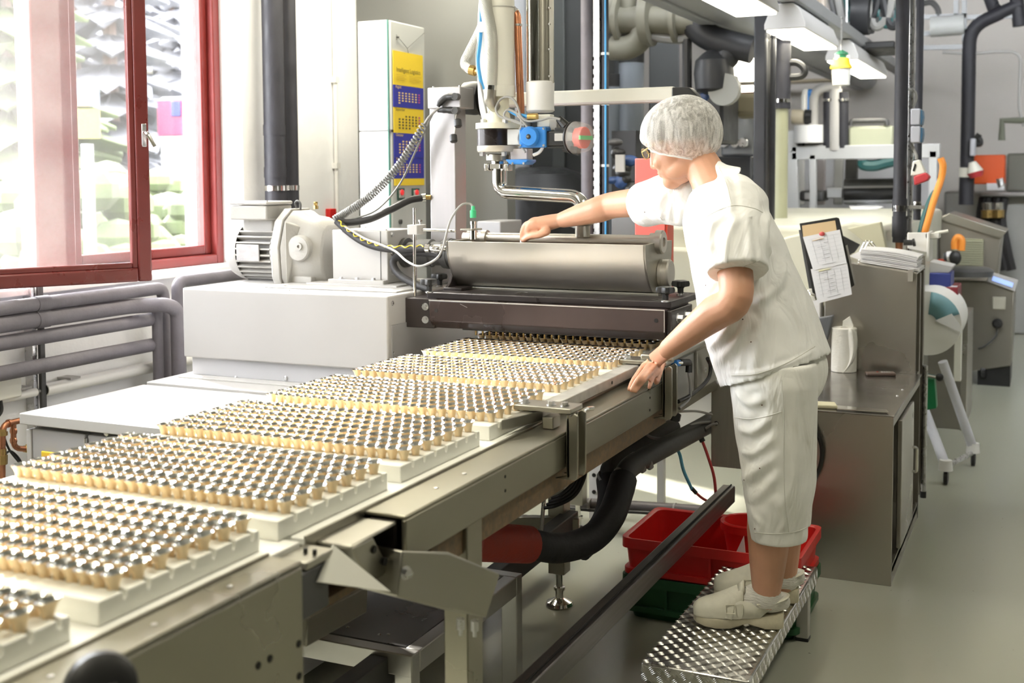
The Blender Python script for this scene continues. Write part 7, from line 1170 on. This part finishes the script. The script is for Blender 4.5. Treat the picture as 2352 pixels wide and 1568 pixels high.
folds(tun, [([(1662, 400), (1672, 440), (1680, 490)], .006, .010), ([(1645, 500), (1630, 545), (1640, 600)], .007, .010), ([(1690, 500), (1672, 545), (1665, 600)], .006, .010), ([(1715, 490), (1720, 550), (1725, 605)], .005, .010),
    ([(1612, 520), (1600, 560), (1590, 600)], .008, .014), ([(1800, 600), (1795, 640), (1770, 672), (1735, 700)], .008, .014), ([(1700, 715), (1660, 770), (1625, 800)], .006, .012), ([(1720, 730), (1690, 790), (1650, 830)], .006, .012), ([(1745, 730), (1740, 790), (1735, 840)], .005, .014), ([(1570, 470), (1560, 510), (1556, 545)], .006, .012), ([(1595, 445), (1588, 500), (1580, 560)], .005, .010), ([(1530, 440), (1515, 470), (1520, 505)], .005, .010), ([(1820, 700), (1840, 740), (1850, 790)], .004, .014), ([(1770, 480), (1760, 540), (1775, 600)], .006, .016), ([(1640, 640), (1610, 700), (1640, 760)], .005, .015), ([(1665, 860), (1740, 855), (1820, 830), (1872, 805)], .0025, .006)])
# seams as fine raised cords
def seam(o, pix, m, r=.0011):
    pp_ = spline([Vector((x, y, 0)) for x, y in pix], 8); P = surf(o, [(p.x, p.y) for p in pp_])
    if len(P) > 2: build('seam', MB().tube([p[0]+p[1]*.0002 for p in P], r, 6), m, o)
SEAMM = mat('seam_thread', (.66, .65, .60), .9)
seam(tun, [(1603, 512), (1640, 488), (1685, 472), (1730, 478), (1752, 488)], SEAMM); seam(tun, [(1652, 385), (1668, 420), (1680, 468)], SEAMM); seam(tun, [(1642, 615), (1690, 617), (1745, 598)], SEAMM); seam(tun, [(1680, 862), (1740, 858), (1810, 832), (1872, 795)], SEAMM); seam(tun, [(1455, 425), (1478, 455), (1522, 505)], SEAMM)
# --- trousers
mb = MB()
def leg(h, k, a, f):
    hem = k.lerp(a, f); d = (hem-k).normalized(); up = V(0, 1, 0); X_ = V(1, 0, 0)
    R = []
    for c, r1, r2 in ((h+V(0, 0, .06), .115, .105), (h, .122, .112), (h.lerp(k, .4), .112, .105), (h.lerp(k, .75), .100, .098), (k, .094, .094), (k.lerp(hem, .6), .084, .088), (hem, .078, .084)): R.append(ringe(c, X_, r1, up, r2, 22))
    R += [ringe(hem+d*.004, X_, .076, up, .082, 22), ringe(hem-d*.003, X_, .070, up, .075, 22), ringe(hem-d*.035, X_, .066, up, .070, 22)]; mb.loft(R)
leg(HL+V(.0, 0, 0), KL+V(.02, 0, 0), AL+V(.038, 0, 0), .42); leg(HR, KR, AR, .40)
mb.ell((HL+HR)/2+V(.01, 0, .03), .135, .185, .13, 24, 14)
tro = build('trousers', mb, TROU, WV, smooth=0, mods=(('REMESH', dict(mode='VOXEL', voxel_size=.005, use_smooth_shade=True)), ('SMOOTH', dict(factor=.6, iterations=5)), ('DISPLACE', dict(strength=.009, mid_level=.5, texture=CLD))))
bake(tro)
folds(tro, [([(1690, 900), (1720, 925), (1760, 915)], .006, .012), ([(1695, 985), (1730, 990), (1770, 960)], .006, .012), ([(1700, 1035), (1735, 1040), (1775, 1005)], .005, .012), ([(1705, 1100), (1740, 1080), (1770, 1050)], .006, .014), ([(1720, 1150), (1750, 1130), (1780, 1090)], .005, .013), ([(1825, 930), (1830, 1020), (1835, 1120)], .004, .016), ([(1790, 1150), (1800, 1190), (1800, 1220)], .004, .012), ([(1730, 1180), (1745, 1205), (1740, 1225)], .004, .010)])
seam(tro, [(1795, 872), (1800, 960), (1800, 1060), (1803, 1150), (1812, 1222)], SEAMM); seam(tro, [(1688, 958), (1720, 962), (1760, 956), (1795, 945)], SEAMM); seam(tro, [(1732, 1222), (1780, 1226), (1830, 1220), (1858, 1208)], SEAMM)
STAIN = mat('chocolate_speck', (.10, .035, .02), .6)
for o_s, pts_s in ((tun, [(1481, 487), (1562, 595), (1706, 733), (1621, 655), (1560, 596), (1725, 785)]), (tro, [(1709, 1102), (1745, 1075), (1750, 930), (1734, 1214)])):
    for x, y in pts_s:
        h = surf(o_s, [(x, y)])
        if h: build('speck', MB().ell(h[0][0], .0022, .0022, .0018, 8, 5), STAIN, o_s)
# --- shoes and socks
LEA = mat('white_clog_leather', (.74, .72, .60), .5, 0, .08, 30, .06, 120); SOLE = mat('cream_sole', (.62, .57, .42), .6, 0, .15, 25, .15, 90); SOCK = mat('white_sock', (.78, .76, .70), .9, 0, .05, 40, .6, 70, (1, 1, 5))
def shoe(heel, toe, ank):
    heel, toe = Vector(heel), Vector(toe); f = (toe-heel).normalized(); s_ = V(0, 0, 1).cross(f); z = V(0, 0, 1); L_ = (toe-heel).length; o = heel+z*.22
    P = lambda a, b, c: o+f*a*L_+s_*b+z*c
    def outl(k, w=1.): return [(a, b*w) for a, b in ((-.02, 0), (.0, .022), (.05, .031), (.2, .033), (.4, .032), (.6, .040), (.75, .044), (.88, .038), (.97, .022), (1.0, 0), (.97, -.020), (.88, -.034), (.75, -.042), (.6, -.038), (.4, -.030), (.2, -.033), (.05, -.031), (.0, -.022))]
    sh = build('clog', MB().loft([[P(a, b*k, zf(a)) for a, b in outl(1)] for k, zf in ((.96, lambda a: .004+.010*max(0, a-.8)*5+(.014 if .30 < a < .45 else 0)), (1.04, lambda a: .010+.008*max(0, a-.8)*5+(.010 if .3 < a < .45 else 0)), (1.05, lambda a: .030+.012*max(0, .4-a)*2.5), (.98, lambda a: .034+.012*max(0, .4-a)*2.5))]), SOLE, WV)
    mb = MB(); R = []
    for a, w, h in ((1.0, .012, .020), (.97, .026, .034), (.90, .037, .043), (.78, .043, .052), (.64, .043, .066), (.52, .041, .082), (.44, .040, .088)): R.append([P(a, w*math.cos(t), .032+(h)*max(0, math.sin(t))**.75) for t in [math.pi*i/14 for i in range(15)]])
    mb.loft(R, cap=False, closed=False); up = build('upper', mb, LEA, sh, mods=(('SOLIDIFY', dict(thickness=.003)), ('SUBSURF', dict(levels=1, render_levels=1))))
    for sd in (-1, 1):
        mb = MB(); mb.grid([[P(a, sd*w, .034+h0) for a, w, h0 in ((.66, .043, 0), (.5, .040, 0), (.36, .036, .0), (.26, .035, .002))], [P(a, sd*w, z1) for a, w, z1 in ((.62, .040, .07), (.48, .039, .085), (.30, .037, .078), (.12, .036, .070))]]); build('quarter', mb, LEA, sh, mods=(('SOLIDIFY', dict(thickness=.003)),))
    bs = [P(a, b, c) for a, b, c in ((.30, .039, .078), (.12, .038, .083), (.0, .026, .090), (-.05, 0, .093), (.0, -.026, .090), (.12, -.038, .083), (.30, -.039, .078))]; build('heel_strap', MB().tube(spline(bs, 5), .0085, 8, flat=.25, up=(0, 0, 1)), LEA, sh)
    st = [P(.62, .046, .036), P(.60, .043, .062), P(.56, .028, .093), P(.54, 0, .104), P(.54, -.028, .095), P(.56, -.044, .06), P(.58, -.046, .036)]; build('instep_strap', MB().tube(spline(st, 5), .011, 8, flat=.2), LEA, sh)
    for q_, e1, e2, w1, w2 in ((P(.595, .049, .064), f, (z*.9-s_*.45).normalized(), .013, .012), (P(.24, .043, .082), f, z, .010, .009)):
        R_ = [q_+e1*w1*a+e2*w2*b for a, b in ((-1, -1), (1, -1), (1, 1), (-1, 1), (-1, -1))]; build('buckle', MB().tube(R_, .0018, 6), LEA, sh)
    build('tongue_tab', MB().loft([[P(.50, .028*math.cos(t), .085+.03*math.sin(t)) for t in [math.pi*i/8 for i in range(9)]], [P(.43, .022*math.cos(t), .10+.03*math.sin(t)) for t in [math.pi*i/8 for i in range(9)]]], cap=False, closed=False), LEA, sh, mods=(('SOLIDIFY', dict(thickness=.003)),))
    mb = MB(); limb(mb, [P(.75, 0, .055), P(.5, 0, .065), P(.28, 0, .085)], [.030, .034, .040], 16); limb(mb, [P(.02, 0, .075), P(.12, 0, .075), P(.3, 0, .08)], [.028, .034, .036], 16); limb(mb, [P(.16, 0, .10), ank+z*.0, ank+z*.035], [.042, .042, .041], 18, round_ends=False)
    build('sock', mb, SOCK, sh, smooth=0, mods=(('REMESH', dict(mode='VOXEL', voxel_size=.004, use_smooth_shade=True)), ('SMOOTH', dict(factor=.5, iterations=4))))
shoe((-.668, 3.275, 0), (-.905, 3.200, 0), AL); shoe((-.668, 3.495, 0), (-.905, 3.425, 0), AR)
